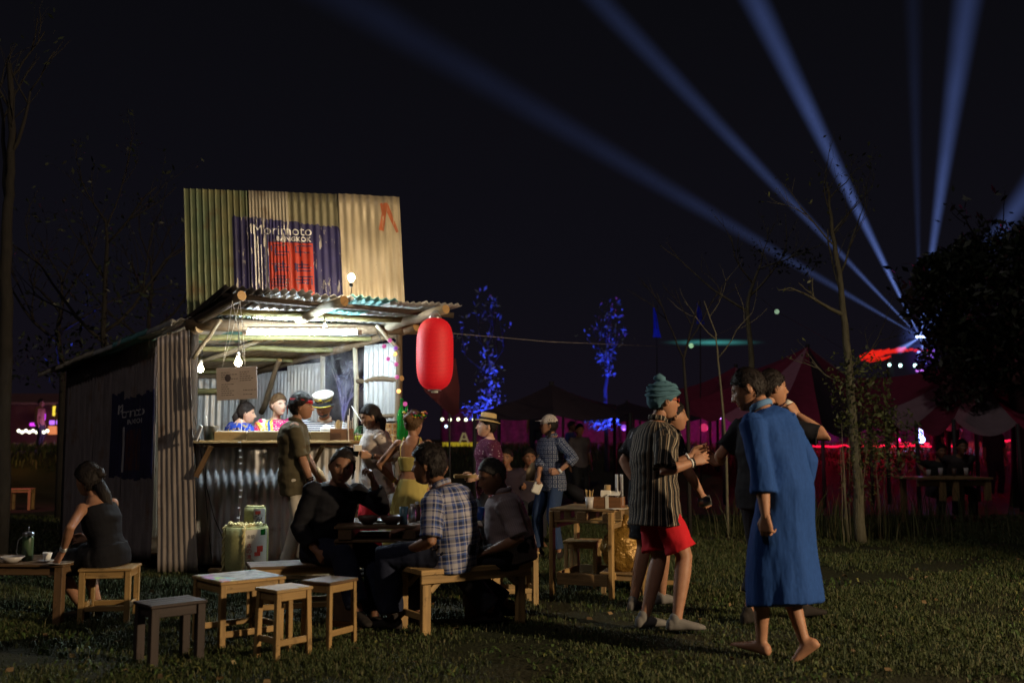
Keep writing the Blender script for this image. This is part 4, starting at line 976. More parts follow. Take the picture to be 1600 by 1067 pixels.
    MB().lathe(c, [(.036, 0), (.04, .004), (.04, .17), (.036, .185)], 20).build('body', plain('flask_green', (0.05, 0.085, 0.045), .35), B); MB().lathe(c+V((0, 0, .185)), [(.037, 0), (.042, .004), (.042, .022), (.02, .03)], 20).build('lid', M['steel'], B)
    MB().tube([c+V((0, 0, .21)), c+V((.002, 0, .25))], .005, 6).build('knob', M['steel'], B)
    MB().tube([c+V((-.04, 0, .18)), c+V((-.075, 0, .15)), c+V((-.085, 0, .06)), c+V((-.06, 0, .02))], .004, 6).build('handle', M['steel'], B)
    c = lf(73, 7.55); B = thing('cup', 'white cup on a saucer on the left table near the woman', 'cup', c)
    MB().lathe(c, [(.035, 0), (.07, .008), (.067, .012), (.03, .006)], 22).build('saucer', M['ceramic'], B); MB().lathe(c+V((0, 0, .012)), [(.022, 0), (.036, .055), (.033, .055), (.02, .008)], 20).build('cup', M['white'], B)
    c = lf(18, 7.5); B = thing('bowl', 'shallow pale bowl on the left table at the photo edge', 'bowl', c); MB().lathe(c, [(.04, 0), (.09, .045), (.085, .045), (.04, .01)], 22).build('bowl', M['ceramic'], B)
    c = lf(95, 7.42); B = thing('plate', 'small dark plate under the hand of the woman in black', 'plate', c); MB().lathe(c, [(.05, 0), (.09, .01), (.086, .012), (.05, .004)], 22).build('plate', M['ceramic'], B)
# ---------------------------------------------------------------- people
def ik(a, t, l1, l2, pole):
    a, t, pole = V(a), V(t), V(pole); d = t-a; L = d.length
    if L > (l1+l2)*0.998: t = a + d*((l1+l2)*0.998/L); d = t-a; L = d.length
    x = (l1*l1-l2*l2+L*L)/(2*L); h = math.sqrt(max(l1*l1-x*x, 0)); dn = d.normalized()
    p = pole - dn*pole.dot(dn)
    p = p.normalized() if p.length > 1e-5 else V((0, 0, -1))
    return a+dn*x+p*h, t
class Vol:
    """closed pieces gathered in world space, joined by voxel remesh"""
    def __init__(s): s.v = []; s.f = []
    def add(s, vs, fs):
        b = len(s.v); s.v += [tuple(v) for v in vs]; s.f += [tuple(i+b for i in f) for f in fs]
    def loft(s, rings, n=20, ex=2.3, fold=0, famp=0.0, fph=0.0):
        vs = []; m = len(rings)
        for j, (c, X, Y, a, b) in enumerate(rings):
            fa = famp[j] if hasattr(famp, '__len__') else famp
            for k in range(n):
                t = 2*PI*k/n; ct, st = math.cos(t), math.sin(t)
                x = abs(ct)**(2/ex)*(1 if ct > 0 else -1); y = abs(st)**(2/ex)*(1 if st > 0 else -1)
                q = 1 + (fa*(math.sin(t*fold+fph)*.6+math.sin(t*(fold*1.7)+fph*2+1)*.4) if fold else 0)
                vs.append(c + X*(a*x*q) + Y*(b*y*q))
        fs = [(i*n+k, i*n+(k+1) % n, (i+1)*n+(k+1) % n, (i+1)*n+k) for i in range(m-1) for k in range(n)]
        top = len(vs); vs += [rings[0][0], rings[-1][0]]
        fs += [(top, (k+1) % n, k) for k in range(n)] + [(top+1, (m-1)*n+k, (m-1)*n+(k+1) % n) for k in range(n)]
        s.add(vs, fs)
    def limb(s, pts, rad, n=14, ell=None):
        pts = [V(p) for p in pts]; m = len(pts)
        d0 = (pts[0]-pts[1]).normalized(); d1 = (pts[-1]-pts[-2]).normalized()
        P = [pts[0]+d0*rad[0]*.85, pts[0]+d0*rad[0]*.5] + pts + [pts[-1]+d1*rad[-1]*.5, pts[-1]+d1*rad[-1]*.85]
        R = [rad[0]*.5, rad[0]*.86] + list(rad) + [rad[-1]*.86, rad[-1]*.5]
        ref = None; rings = []
        for i, p in enumerate(P):
            t = (P[min(i+1, len(P)-1)]-P[max(i-1, 0)]).normalized()
            if ref is None: a = V((0, 0, 1)) if abs(t.z) < .9 else V((0, 1, 0)); ref = a.cross(t).normalized()
            ref = (ref-t*ref.dot(t)).normalized(); o = t.cross(ref)
            e = ell or (1, 1); rings.append((p, ref, o, R[i]*e[0], R[i]*e[1]))
        s.loft(rings, n, 2.0)
    def ball(s, c, r, sq=(1, 1, 1), n=12):
        b = MB(); b.ball(c, r, n, sq); s.add(b.v, b.f)
    def remesh(s, size, smooth=3, fac=0.6):
        me = bpy.data.meshes.new('t'); me.from_pydata(s.v, [], s.f); bm = bmesh.new(); bm.from_mesh(me)
        bmesh.ops.recalc_face_normals(bm, faces=bm.faces[:]); bm.to_mesh(me); bm.free()
        o = bpy.data.objects.new('t', me); COL.objects.link(o)
        m = o.modifiers.new('r', 'REMESH'); m.mode = 'VOXEL'; m.voxel_size = size
        if smooth: q = o.modifiers.new('s', 'SMOOTH'); q.factor = fac; q.iterations = smooth
        dg = bpy.context.evaluated_depsgraph_get(); ev = bpy.data.meshes.new_from_object(o.evaluated_get(dg))
        n = len(ev.vertices); co = np.empty(n*3); ev.vertices.foreach_get('co', co); co = co.reshape(-1, 3)
        nr = np.empty(n*3); ev.vertices.foreach_get('normal', nr); nr = nr.reshape(-1, 3)
        fs = [tuple(p.vertices) for p in ev.polygons]
        bpy.data.objects.remove(o); bpy.data.meshes.remove(me); bpy.data.meshes.remove(ev)
        return co, nr, fs
def basis(yaw, pitch=0, roll=0):
    """columns right, forward, up; yaw 0 = away from camera (+Y), 90 = photo right; pitch<0 looks down"""
    y, p, r = map(math.radians, (yaw, pitch, roll))
    R = Matrix.Rotation(-y, 3, 'Z') @ Matrix.Rotation(p, 3, 'X') @ Matrix.Rotation(r, 3, 'Y'); return R
def head_grid(nt=60, nph=64):
    th = (np.arange(1, nt)/nt)*PI; ph = np.arange(nph)/nph*2*PI; T, P = np.meshgrid(th, ph, indexing='ij'); T = T.ravel(); P = P.ravel()
    x = np.sin(T)*np.sin(P); y = np.sin(T)*np.cos(P); z = np.cos(T)
    x = np.append(x, [0, 0]); y = np.append(y, [0, 0]); z = np.append(z, [1, -1]); n = nph; m = nt-1
    fs = [(i*n+k, i*n+(k+1) % n, (i+1)*n+(k+1) % n, (i+1)*n+k) for i in range(m-1) for k in range(n)]
    fs += [(m*n, (k+1) % n, k) for k in range(n)] + [(m*n+1, (m-1)*n+k, (m-1)*n+(k+1) % n) for k in range(n)]
    return x, y, z, fs
def head_shape(x, y, z, fat=0.0):
    X = .074*x*(1+.5*fat*np.clip(.3-z, 0, 1)); Y = .094*y; Z = .114*z
    k = np.clip(-z, 0, 1); k = k*k*(3-2*k)
    X = X*(1-.30*k*(1-fat)); Y = np.where(y < 0, Y*(1-.38*k), Y*(1-.05*k)) + .030*k
    Y = np.where((y < 0) & (z > 0), Y*(1+.05*z), Y); Y -= .010*np.clip(z-.35, 0, 1)*(y > 0)
    return X, Y, Z
def add_head(mb, c, R, s, look):
    x, y, z, fs = head_grid(); fat = look.get('fat', 0); X, Y, Z = head_shape(x, y, z, fat); F = (y > 0)*1.0
    g = lambda x0, z0, sx, sz: np.exp(-((X-x0)/sx)**2-((Z-z0)/sz)**2)
    d = .006*g(0, .004, .008, .022)+.013*g(0, -.014, .009, .016)+.017*g(0, -.027, .011, .010)
    for q in (-1, 1):
        d += .008*g(q*.012, -.031, .007, .007) - .010*g(q*.031, .007, .016, .010) + .005*g(q*.03, .027, .020, .007) + .005*g(q*.043, -.014, .018, .018)
    d += .0065*g(0, -.0515, .019, .0045)+.0065*g(0, -.0625, .016, .005)-.005*g(0, -.057, .020, .002)+.008*g(0, -.090, .02, .014) - .004*g(0, -.076, .02, .006)
    Y = Y + d*F
    P = np.stack([X, Y, Z], 1)*s; Rn = np.array(R); Pw = P @ Rn.T + np.array(c)
    cx = [np.mean(X[list(f)]) for f in fs]; cz = [np.mean(Z[list(f)]) for f in fs]; cy = [np.mean(y[list(f)]) for f in fs]
    b = len(mb.v); mb.v += [tuple(p) for p in Pw]; mb.p += [tuple(p) for p in P]; mb.f += [tuple(i+b for i in f) for f in fs]
    for a, e, o in zip(cx, cz, cy):
        m = 0
        if o > 0.2:
            if abs(a) < .021 and -.0665 < e < -.0475 and abs(a) < .021*(1-((e+.057)/.0105)**2*.5): m = 3
            br = .024+.004*math.cos((abs(a)-.03)/.016*1.5)
            if .014 < abs(a) < .047 and abs(e-br) < .0028: m = 2
            if look.get('beard') and (e < -.062 and abs(a) < .05 and (e > -.12) or (-.047 < e < -.040 and abs(a) < .024)): m = 2 if m != 3 else 3
        mb.mi.append(m); mb.sm.append(True)
    def tf(p): return V(c) + R @ (V(p)*s)
    for q in (-1, 1):
        ex, ey, ez = q*.031, .0665, .006
        if not look.get('down'):
            mb.cm = 1; sub = MB(); sub.ball((0, 0, 0), .0125, 12, (1.15, .9, .62)); mb.add([tf(V(v)+V((ex, ey, ez))) for v in sub.v], sub.f, None, True)
            mb.cm = 2; sub = MB(); sub.ball((0, 0, 0), .0058, 8); mb.add([tf(V(v)+V((ex, ey+.0078, ez))) for v in sub.v], sub.f, None, True)
        mb.cm = 2; sub = MB()
        zz = .0065 if not look.get('down') else -.001
        sub.tube([(ex-q*.014, ey+.010, ez+zz-.003), (ex-q*.006, ey+.0145, ez+zz+.001), (ex+q*.004, ey+.0135, ez+zz+.0012), (ex+q*.014, ey+.006, ez+zz-.002)], [.0012, .0019, .0019, .0012], 6)
        mb.add([tf(v) for v in sub.v], sub.f, None, True); mb.cm = 0
        sub = MB(); sub.ball((0, 0, 0), .031, 14, (.36, .58, 1)); mb.add([tf(V((v[0]*1+q*.0755, v[1]-.006-.2*v[2]*0, v[2]-.003))) for v in sub.v], sub.f, None, True)
        sub = MB(); sub.ball((0, 0, 0), .016, 10, (.36, .5, 1)); mb.cm = 4; mb.add([tf(V((v[0]+q*.0845, v[1]-.002, v[2]))) for v in sub.v], sub.f, None, True); mb.cm = 0
STRANDS = True
def hair_shell(c, R, s, look, mat, parent, name='hair'):
    x, y, z, fs = head_grid(54, 60); X, Y, Z = head_shape(x, y, z); hp = look.get('hair', {})
    az = np.abs(np.arctan2(x, y)); zf, zs, ze, zb = hp.get('line', (.55, .25, .05, -.62))
    zl = np.interp(az, [0, .55, 1.05, 1.35, 1.75, 2.2, PI], [zf, zf-.05, zs+.1, zs-.12, ze, zb*.8, zb])
    zl = zl + .05*vn(np.stack([x*6, y*6, z*0+2], 1))
    mk = np.clip((z-zl)/.10+.5, 0, 1); mk = mk*mk*(3-2*mk); th = hp.get('thick', .014)
    ph = np.arctan2(x, y)
    n1 = vn(np.stack([x*7+3, y*7, z*4], 1)); n2 = vn(np.stack([x*20, y*20, z*7], 1))
    t = -.014*(1-mk) + mk*(th*(1+.35*np.clip(z, 0, 1)) + hp.get('mess', .004)*n1 + hp.get('mess', .004)*.7*n2)
    L = np.sqrt(X*X+Y*Y+Z*Z)+1e-9; P = np.stack([X, Y, Z], 1)*((L+t)/L)[:, None]*s; Pw = P @ np.array(R).T + np.array(c)
    mb = MB(); mb.add([tuple(p) for p in Pw], fs, [tuple(p) for p in P/s], True)
    if name == 'hair' and len(fs) and STRANDS:
        rg = np.random.default_rng(int(abs(c[0])*1000)); ok = np.where(mk > .35)[0]; q0 = Pw; cc = np.array(c)
        for i in rg.choice(ok, size=hp.get('strands', 700)):
            p0 = q0[i]; nn = (p0-cc); nn /= np.linalg.norm(nn); dn = np.array(-R.col[2])*.8+np.array(-R.col[1])*.25+rg.normal(size=3)*.45; tg = dn-nn*(dn @ nn)*.9; tg /= np.linalg.norm(tg)+1e-9
            sd_ = np.cross(nn, tg)*s*.0016; L_ = s*rg.uniform(.012, .030)*(1+60*hp.get('mess', .004)); a = p0+nn*s*.001; b1 = a+tg*L_*.5+nn*s*.004; e1 = a+tg*L_+nn*s*rg.uniform(-.002, .006)
            mb.add([a-sd_, a+sd_, b1+sd_, b1-sd_, e1], [(0, 1, 2, 3), (3, 2, 4)], [(rg.random()*9, 0, 0)]*5)
    for pts, rad in hp.get('locks', []):   # extra strands in head space
        sub = MB(); sub.tube(pts, rad, 12, wob=.08); mb.add([tuple(V(c)+R @ (V(v)*s)) for v in sub.v], sub.f, sub.v, True)
    return mb.build(name, mat, parent)
def hand_vol(W0, hd, nrm, side, s, curl=0.35, spread=1.0, thumb=0.5):
    """hd hand direction, nrm = back-of-hand normal, side +1 when the thumb lies on the +X side"""
    hd = V(hd).normalized(); nrm = V(nrm); nrm = (nrm-hd*nrm.dot(hd)).normalized(); X = hd.cross(nrm)*side
    v = Vol(); T = lambda x, y, z: V(W0)+(X*x+hd*y+nrm*z)*s
    v.loft([(T(0, -.015, 0), X, nrm, .024*s, .018*s), (T(0, .02, 0), X, nrm, .031*s, .017*s), (T(0, .055, 0), X, nrm, .040*s, .0145*s), (T(0, .088, 0), X, nrm, .040*s, .012*s)], 14, 2.6)
    for i, (x, L, r) in enumerate(((.030, .070, .0088), (.0105, .080, .0092), (-.0095, .074, .0088), (-.029, .058, .0078))):
        y, z, an = .082-(.008 if i == 3 else 0), 0, 0; pts = [T(x*.85, y-.02, z)]; xx = x
        for k, f in enumerate((.45, .30, .25)):
            an += curl*(1.15, 1.35, .8)[k]*(1+.12*i); y += L*f*math.cos(an); z -= L*f*math.sin(an); xx += (x*.10*spread)*f*3; pts.append(T(xx, y, z))
        v.limb(pts, [r*s, r*s, r*.92*s, r*.75*s], 8)
    v.limb([T(.024, .018, -.004), T(.045, .045, -.012), T(.050-.012*thumb, .075, -.022*thumb-.012), T(.048-.02*thumb, .098, -.03*thumb-.014)], [.014*s, .012*s, .0105*s, .008*s], 8)
    return v
MATS_SKIN = {}
def skin_mats(key, c):
    if key not in MATS_SKIN:
        t = NT('skin_'+key); co = t.coord('Object'); n = t.noise(co, 22, 4); t.base(t.mix(n, (c[0]*.72, c[1]*.62, c[2]*.58), mul(c, 1.2))); t.set(.55, 0, .35)
        t.b.inputs['Subsurface Weight'].default_value = .12; t.b.inputs['Subsurface Radius'].default_value = (.012, .005, .003); t.b.inputs['Subsurface Scale'].default_value = 1.0
        t.bump(t.noise(co, 120, 2), .12, .002)
        MATS_SKIN[key] = [t.m, M['eye_white'], M['eye_dark'], plain('lips_'+key, (c[0]*.85, c[1]*.45, c[2]*.42), .4), plain('ear_shade_'+key, mul(c, .7), .6)]
    return MATS_SKIN[key]
def pat_for(co, bones):
    best = np.full(len(co), 1e9); U = np.zeros(len(co)); W_ = np.zeros(len(co)); G = np.zeros(len(co))
    for gi, (p0, p1, rad, ref) in enumerate(bones):
        a = np.array(p0); d = np.array(p1)-a; L = np.linalg.norm(d); d /= L; r = co-a; t = r @ d; tc_ = np.clip(t, 0, L)
        q = r-tc_[:, None]*d; dist = np.linalg.norm(q, axis=1)/rad
        ref = np.array(ref); ref = ref-d*(ref @ d); ref /= np.linalg.norm(ref)+1e-9; o = np.cross(d, ref)
        an = np.arctan2(r @ o, r @ ref); m = dist < best
        best = np.where(m, dist, best); U = np.where(m, an*rad*1.0, U); W_ = np.where(m, t, W_); G = np.where(m, gi, G)
    return np.stack([U, W_, G], 1)
def garment(name, vol, size, mat, parent, bones, wr=0.006, wsc=(9, 9, 14), smooth=4, seed=0, label=None):
    co, nr, fs = vol.remesh(size, smooth)
    q = co*np.array(wsc)+seed*3.7
    d = wr*(vn(q)+.5*vn(q*2.3)); d = np.where(np.abs(d) < wr*.15, d*.4, d); co = co+nr*d[:, None]
    me = bpy.data.meshes.new(name); me.from_pydata(co.tolist(), [], fs); me.materials.append(mat)
    me.polygons.foreach_set('use_smooth', [True]*len(fs))
    me.attributes.new('pat', 'FLOAT_VECTOR', 'POINT').data.foreach_set('vector', pat_for(co, bones).astype(np.float32).ravel())
    return link(name, me, parent, True, label)
DEF = dict(hip=(0, 0, .945), chest=(0, .015, 1.28), neck=(0, 0, 1.468), head=(0, .03, 1.590), syaw=0, hyaw=0, hpitch=0, hroll=0,
           hl=(-.25, .06, .82), hr=(.25, .06, .82), el=(-.4, -1, -.2), er=(.4, -1, -.2), fl=(-.105, 0, .085), fr=(.105, 0, .085), kl=(-.1, 1, 0), kr=(.1, 1, 0), tl=-8, tr=8, pl=0, pr=0,
           curl=(.35, .35), hdl=None, hdr=None, nl=(-1, 0, 0), nr=(1, 0, 0))
def person(label, loc, yaw, H, pose, look, group=None, lod=1.0):
    s = H/1.72; p = dict(DEF); p.update(pose); loc = V(loc); B = basis(yaw); Rv, Fv, Uv = B.col[0], B.col[1], V((0, 0, 1))
    L = lambda q: loc + (Rv*q[0]+Fv*q[1]+Uv*q[2])*s
    D = lambda q: (Rv*q[0]+Fv*q[1]+Uv*q[2]).normalized()
    R = thing('person', label, 'person', loc, 0, group)
    fem = look.get('fem', 0); shw = (.175, .152)[fem]; bel = look.get('belly', 0); bulk = look.get('bulk', 1.0)
    hip, chest, neck, head = L(p['hip']), L(p['chest']), L(p['neck']), L(p['head'])
    sy = math.radians(p['syaw']); Rs = (Rv*math.cos(sy)-Fv*math.sin(sy)); shc = chest.lerp(neck, .66); up2 = (neck-chest).normalized()
    Rs = (Rs-up2*Rs.dot(up2)).normalized()
    roll = p.get('sroll', 0.0); Rs = (Rs+Uv*roll).normalized()
    shl, shr = shc-Rs*shw*s*bulk-up2*.012*s, shc+Rs*shw*s*bulk-up2*.012*s; hw = .092
    hl_, hr_ = hip-Rv*hw*s-Uv*.02*s, hip+Rv*hw*s-Uv*.02*s
    el, wl = ik(shl, L(p['hl']), .285*s, .255*s, D(p['el'])); er, wr_ = ik(shr, L(p['hr']), .285*s, .255*s, D(p['er']))
    kl, al = ik(hl_, L(p['fl']), .435*s, .425*s, D(p['kl'])); kr, ar = ik(hr_, L(p['fr']), .435*s, .425*s, D(p['kr']))
    # torso rings
    wst = (.145, .118)[fem]; hpw = (.160, .168)[fem]; chw = (.170, .145)[fem]
    def trings(e, lo=-.09, bell=0.0, hemw=None, ntop=8):
        h = hip; up0 = (chest-hip).normalized(); out = []
        spec = [(h+up0*lo*s, hpw*.93 if lo > -.12 else hpw, .105), (h, hpw, .120), (h.lerp(chest, .30), (hpw+wst)/2, .112+bel*.8), (h.lerp(chest, .55), wst, .105+bel), (h.lerp(chest, .80), (wst+chw)/2+.004, .112+bel*.4), (chest, chw, .120), (shc-up2*.015*s, chw*.98, .100), (shc.lerp(neck, .45), chw*.62, .074), (neck, .064, .060)]
        if fem: spec[5] = (chest, chw, .128)
        for i, (c, a, b) in enumerate(spec[:ntop+1]):
            t = min(1, i/5); X = Rv.lerp(Rs, t).normalized(); u = up0 if i < 4 else up2; X = (X-u*X.dot(u)).normalized(); Y = u.cross(X)
            f = Y*bel*s*.35 if i in (2, 3) else V((0, 0, 0))
            out.append((c+f, X, Y, (a*bulk+e)*s, (b*bulk+e)*s))
        if hemw: c, X, Y, a, b = out[0]; out[0] = (c, X, Y, a*hemw, b*hemw)
        return out
    # ---- body, one continuous surface
    v = Vol(); v.loft(trings(-.006), 20)
    hm = basis(yaw+p['hyaw'], p['hpitch'], p['hroll']); hs = s*look.get('hs', 1.07)
    hb = head-hm.col[2]*.07*hs-hm.col[1]*.022*hs
    nk = (.050, .042)[fem]; v.limb([shc, neck, hb.lerp(neck, .4), hb], [nk*1.25*s, nk*1.08*s, nk*s, nk*.98*s], 14)
    ar_ = np.array((.050, .046, .041, .040, .043, .037, .0275, .024))*((1, .86)[fem])*look.get('arm', 1.0)*s
    def armpts(sh, e, w): return [sh, sh.lerp(e, .35), sh.lerp(e, .75), e, e.lerp(w, .25), e.lerp(w, .6), e.lerp(w, .92), w]
    for sh, e, w in ((shl, el, wl), (shr, er, wr_)): v.limb(armpts(sh, e, w), ar_, 12); v.ball(sh, .056*s*((1, .88)[fem]))
    lr_ = np.array((.088, .084, .070, .055, .057, .052, .037, .033))*look.get('leg', 1.0)*s
    def legpts(h, k, a):
        cf = (h.lerp(k, .5)*0 + V((0, 0, 0)))
        return [h, h.lerp(k, .35), h.lerp(k, .75), k, k.lerp(a, .25)-cf, k.lerp(a, .45), k.lerp(a, .85), a]
    for h, k, a in ((hl_, kl, al), (hr_, kr, ar)): v.limb(legpts(h, k, a), lr_, 14)
    for a, ty, pf in ((al, p['tl'], p['pl']), (ar, p['tr'], p['pr'])):
        fb = basis(yaw+ty, pf); T = lambda x, y, z: a+fb @ V((x, y, z-.08))*s
        if look.get('shoes') is None:
            for q in range(5): v.ball(T((-.032+.016*q), .185-.004*abs(q-(1 if fb else 2))*q*.5, .012), .0105*s, n=8)
        v.loft([(T(0, y, z), fb.col[0], fb.col[2], a_*s, b_*s) for y, z, a_, b_ in ((-.062, .026, .018, .02), (-.048, .036, .031, .034), (0, .044, .034, .042), (.05, .035, .037, .033), (.10, .025, .043, .023), (.15, .018, .042, .016), (.18, .013, .03, .011))], 14, 2.3)
    co, nr, fs = v.remesh(.0095*s*lod, 3)
    mb = MB(); mb.add(co.tolist(), fs, None, True)
    # hands
    for w, e, hd, nm, sd, cu in ((wl, el, p['hdl'], p['nl'], 1, p['curl'][0]), (wr_, er, p['hdr'], p['nr'], -1, p['curl'][1])):
        hv = hand_vol(w, D(hd) if hd else (w-e), D(nm), sd, s*1.0*(1, .93)[fem], cu); c2, n2, f2 = hv.remesh(.0048*s*lod, 2); mb.add(c2.tolist(), f2, None, True)
    add_head(mb, head, hm, hs*(1, .96)[fem], look)
    mats = skin_mats(look.get('skin', 'tan'), SKIN[look.get('skin', 'tan')]); body = mb.build('body', mats, R)
    bones = [(hip-Uv*.3*s, neck, .16*s, Rs), (shl, el, .055*s, Fv), (el, wl, .05*s, Fv), (shr, er, .055*s, Fv), (er, wr_, .05*s, Fv)]
    lb = [(hl_, kl, .09*s, Rv), (kl, al, .07*s, Rv), (hr_, kr, .09*s, Rv), (kr, ar, .07*s, Rv)]
    # ---- lower garment
    bt = look.get('bottom')
    if bt:
        v = Vol(); e = bt.get('ease', .012); ln = bt.get('len', 1.9)
        if bt.get('kind', 'trousers') in ('trousers', 'shorts'):
            tr = trings(e, -.10, ntop=2); v.loft(tr, 20)
            fl = bt.get('flare', 1.0)
            for h, k, a in ((hl_, kl, al), (hr_, kr, ar)):
                P = [h, h.lerp(k, .35), h.lerp(k, .75), k, k.lerp(a, .25), k.lerp(a, .5), k.lerp(a, .88), a+(k-a).normalized()*.0]
                ts = [0, .35, .75, 1, 1.25, 1.5, 1.88, 2]; rr = [.090+e, .086+e, .074+e*1.2, .062+e*1.3, .060+e*1.3, .056+e*1.4, .050+e*1.5, .050+e*1.5]
                P2 = [q for q, t in zip(P, ts) if t < ln-.02]; R2 = [r for r, t in zip(rr, ts) if t < ln-.02]
                P2.append(h.lerp(k, ln) if ln <= 1 else k.lerp(a, ln-1)); R2.append(R2[-1]*fl); R2[-2] *= (1+fl)/2
                n_ = len(P2); dd = (P2[-1]-P2[-2]).normalized()
                # flat hem
                ref = (Rv-dd*Rv.dot(dd)).normalized(); rings = []
                for i, (q, r) in enumerate(zip(P2, R2)):
                    t = (P2[min(i+1, n_-1)]-P2[max(i-1, 0)]).normalized(); X = (Rv-t*Rv.dot(t)); X = X.normalized() if X.length > .2 else ref; rings.append((q, X, t.cross(X), r*s, r*s))
                v.loft(rings, 18, 2.1)
            garment('trousers' if ln > 1.3 else 'shorts', v, .0095*s*lod, bt['mat'], R, lb, bt.get('wr', .005), (13, 13, 9), 3, seed=random.random()*9)
        else:
            w0 = hip.lerp(chest, .35); hem = bt['hem']; c1 = V((hip.x*.6+(al.x+ar.x)*.2, hip.y*.6+(al.y+ar.y)*.2, loc.z+hem*s)); rings = []; a1, b1 = bt.get('wid', (.26, .22))
            for t in (0, .12, .25, .4, .55, .7, .85, 1.0):
                c = w0.lerp(c1, t); k_ = t**.7; ha = (wst+e)+( (hpw+e+.012)-(wst+e))*min(1, t/.25); hb_ = .11+e; a_ = ha+(a1-ha)*max(0, (t-.25)/.75); b_ = hb_+(b1-hb_)*t; rings.append((c, Rv, Fv, a_*s, b_*s))
            v.loft(rings[::-1], 72, 2.1, fold=bt.get('folds', 9), famp=[bt.get('famp', .07)*(7-i)/7 for i in range(8)])
            garment('skirt', v, .010*s*lod, bt['mat'], R, [(hip-Uv*s, hip+Uv*.2, .2*s, Rv)], .004, (12, 12, 4), 2, seed=random.random()*9)
    # ---- upper garment
    tp = look.get('top')
    if tp:
        v = Vol(); e = tp.get('ease', .014); lo = tp.get('hem', -.12); rings = trings(e, lo, hemw=tp.get('flare', 1.04), ntop=tp.get('ntop', 8))[tp.get('start', 0):]
        if tp.get('ntop', 8) == 8: rings[-1] = (rings[-1][0]-up2*.012*s, rings[-1][1], rings[-1][2], .070*s, .066*s)
        if tp.get('robe'):
            z1, a1, b1, fo = tp['robe']; base = rings[1][0]; c1 = V(((al.x+ar.x)*.5*.5+base.x*.5, (al.y+ar.y)*.5*.5+base.y*.5, loc.z+z1*s)); low = []
            kd = (kl+kr)/2-base.lerp(c1, .55); kd.z = 0
            for t in (1, .85, .7, .5, .3, .15): low.append((base.lerp(c1, t)+kd*math.sin(PI*t)*.25, rings[1][1], rings[1][2], rings[1][3]+(a1*s-rings[1][3])*t, rings[1][4]+(b1*s-rings[1][4])*t))
            low[0] = (low[0][0]-Uv*.0, *low[0][1:]); v.loft(low+rings[1:], 80, 2.2, fold=fo, famp=[.06, .055, .05, .035, .02, .01]+[0.0]*(len(rings)-1))
        else: v.loft(rings, 22)
        sl = tp.get('sleeve', .9); se = tp.get('sease', .016); sf = tp.get('sflare', 1.12)
        if sl > 0:
            for sh, el_, w in ((shl, el, wl), (shr, er, wr_)):
                P = armpts(sh, el_, w); ts = [0, .35, .75, 1, 1.25, 1.6, 1.92, 2]; rr = [r+se*s for r in ar_]; rr[0] += .008*s
                P2 = [q for q, t in zip(P, ts) if t < sl-.03]; R2 = [r for r, t in zip(rr, ts) if t < sl-.03]
                end = sh.lerp(el_, sl) if sl <= 1 else el_.lerp(w, sl-1); rn = np.interp(sl, ts, rr)*sf; P2.append(end); R2.append(rn)
                ref = None; rg = []
                for i, (q, r) in enumerate(zip(P2, R2)):
                    t = (P2[min(i+1, len(P2)-1)]-P2[max(i-1, 0)]).normalized(); 
                    if ref is None: a_ = V((0, 0, 1)) if abs(t.z) < .85 else Fv; ref = a_.cross(t).normalized()
                    ref = (ref-t*ref.dot(t)).normalized(); rg.append((q, ref, t.cross(ref), r, r))
                v.loft(rg, 16, 2.1); v.ball(sh, (.058+se*.4)*s*((1, .88)[fem]))
        garment(tp.get('name', 'shirt'), v, .009*s*lod, tp['mat'], R, bones, tp.get('wr', .006), tp.get('wsc', (8, 8, 15)), tp.get('smooth', 4), seed=random.random()*9)
        if tp.get('collar'):
            mb = MB(); X, Y = rings[-1][1], rings[-1][2]; pts = []
            for k in range(17):
                t = 2*PI*k/16; pts.append(neck+up2*(.012*s)+X*math.cos(t)*.068*s+Y*math.sin(t)*.064*s-up2*(.03*s*max(0, math.sin(t))**2))
            mb.tube(pts, .013*s, 8, False, ell=(.7, 1.5)); mb.build('collar', tp['collar'] if not isinstance(tp['collar'], bool) else tp['mat'], R)
    # ---- shoes
    sh_ = look.get('shoes')
    if sh_:
        for a, ty, pf in ((al, p['tl'], p['pl']), (ar, p['tr'], p['pr'])):
            fb = basis(yaw+ty, pf); T = lambda x, y, z: a+fb @ V((x, y, z-.08))*s; v = Vol()
            v.loft([(T(0, y, z), fb.col[0], fb.col[2], a_*s, b_*s) for y, z, a_, b_ in ((-.076, .034, .018, .030), (-.058, .040, .033, .042), (0, .046, .037, .048), (.05, .040, .040, .038), (.10, .030, .045, .030), (.15, .024, .043, .023), (.185, .019, .030, .017), (.197, .017, .016, .012))], 16, 2.4)
            v.limb([T(0, -.012, .06), T(0, -.014, .085)], [.040*s, .039*s], 14)
            garment('shoe', v, .007*s*lod, sh_, R, lb, .002, (20, 20, 20), 2)
    # ---- hair
    if look.get('hair', 1) is not None: hair_shell(head, hm, hs*(1, .96)[fem], look, M[look.get('hairmat', 'hair')], R)
    return dict(root=R, head=head, hm=hm, s=hs*(1, .96)[fem], wl=wl, wr=wr_, el=el, er=er, L=L, D=D, B=B, neck=neck, hip=hip, al=al, ar=ar, shl=shl, shr=shr, sc=s)
def on_head(P, mb, name, mat, label=None):
    mb.v = [tuple(P['head']+P['hm'] @ (V(v)*P['s'])) for v in mb.v]; return mb.build(name, mat, P['root'], True, label)
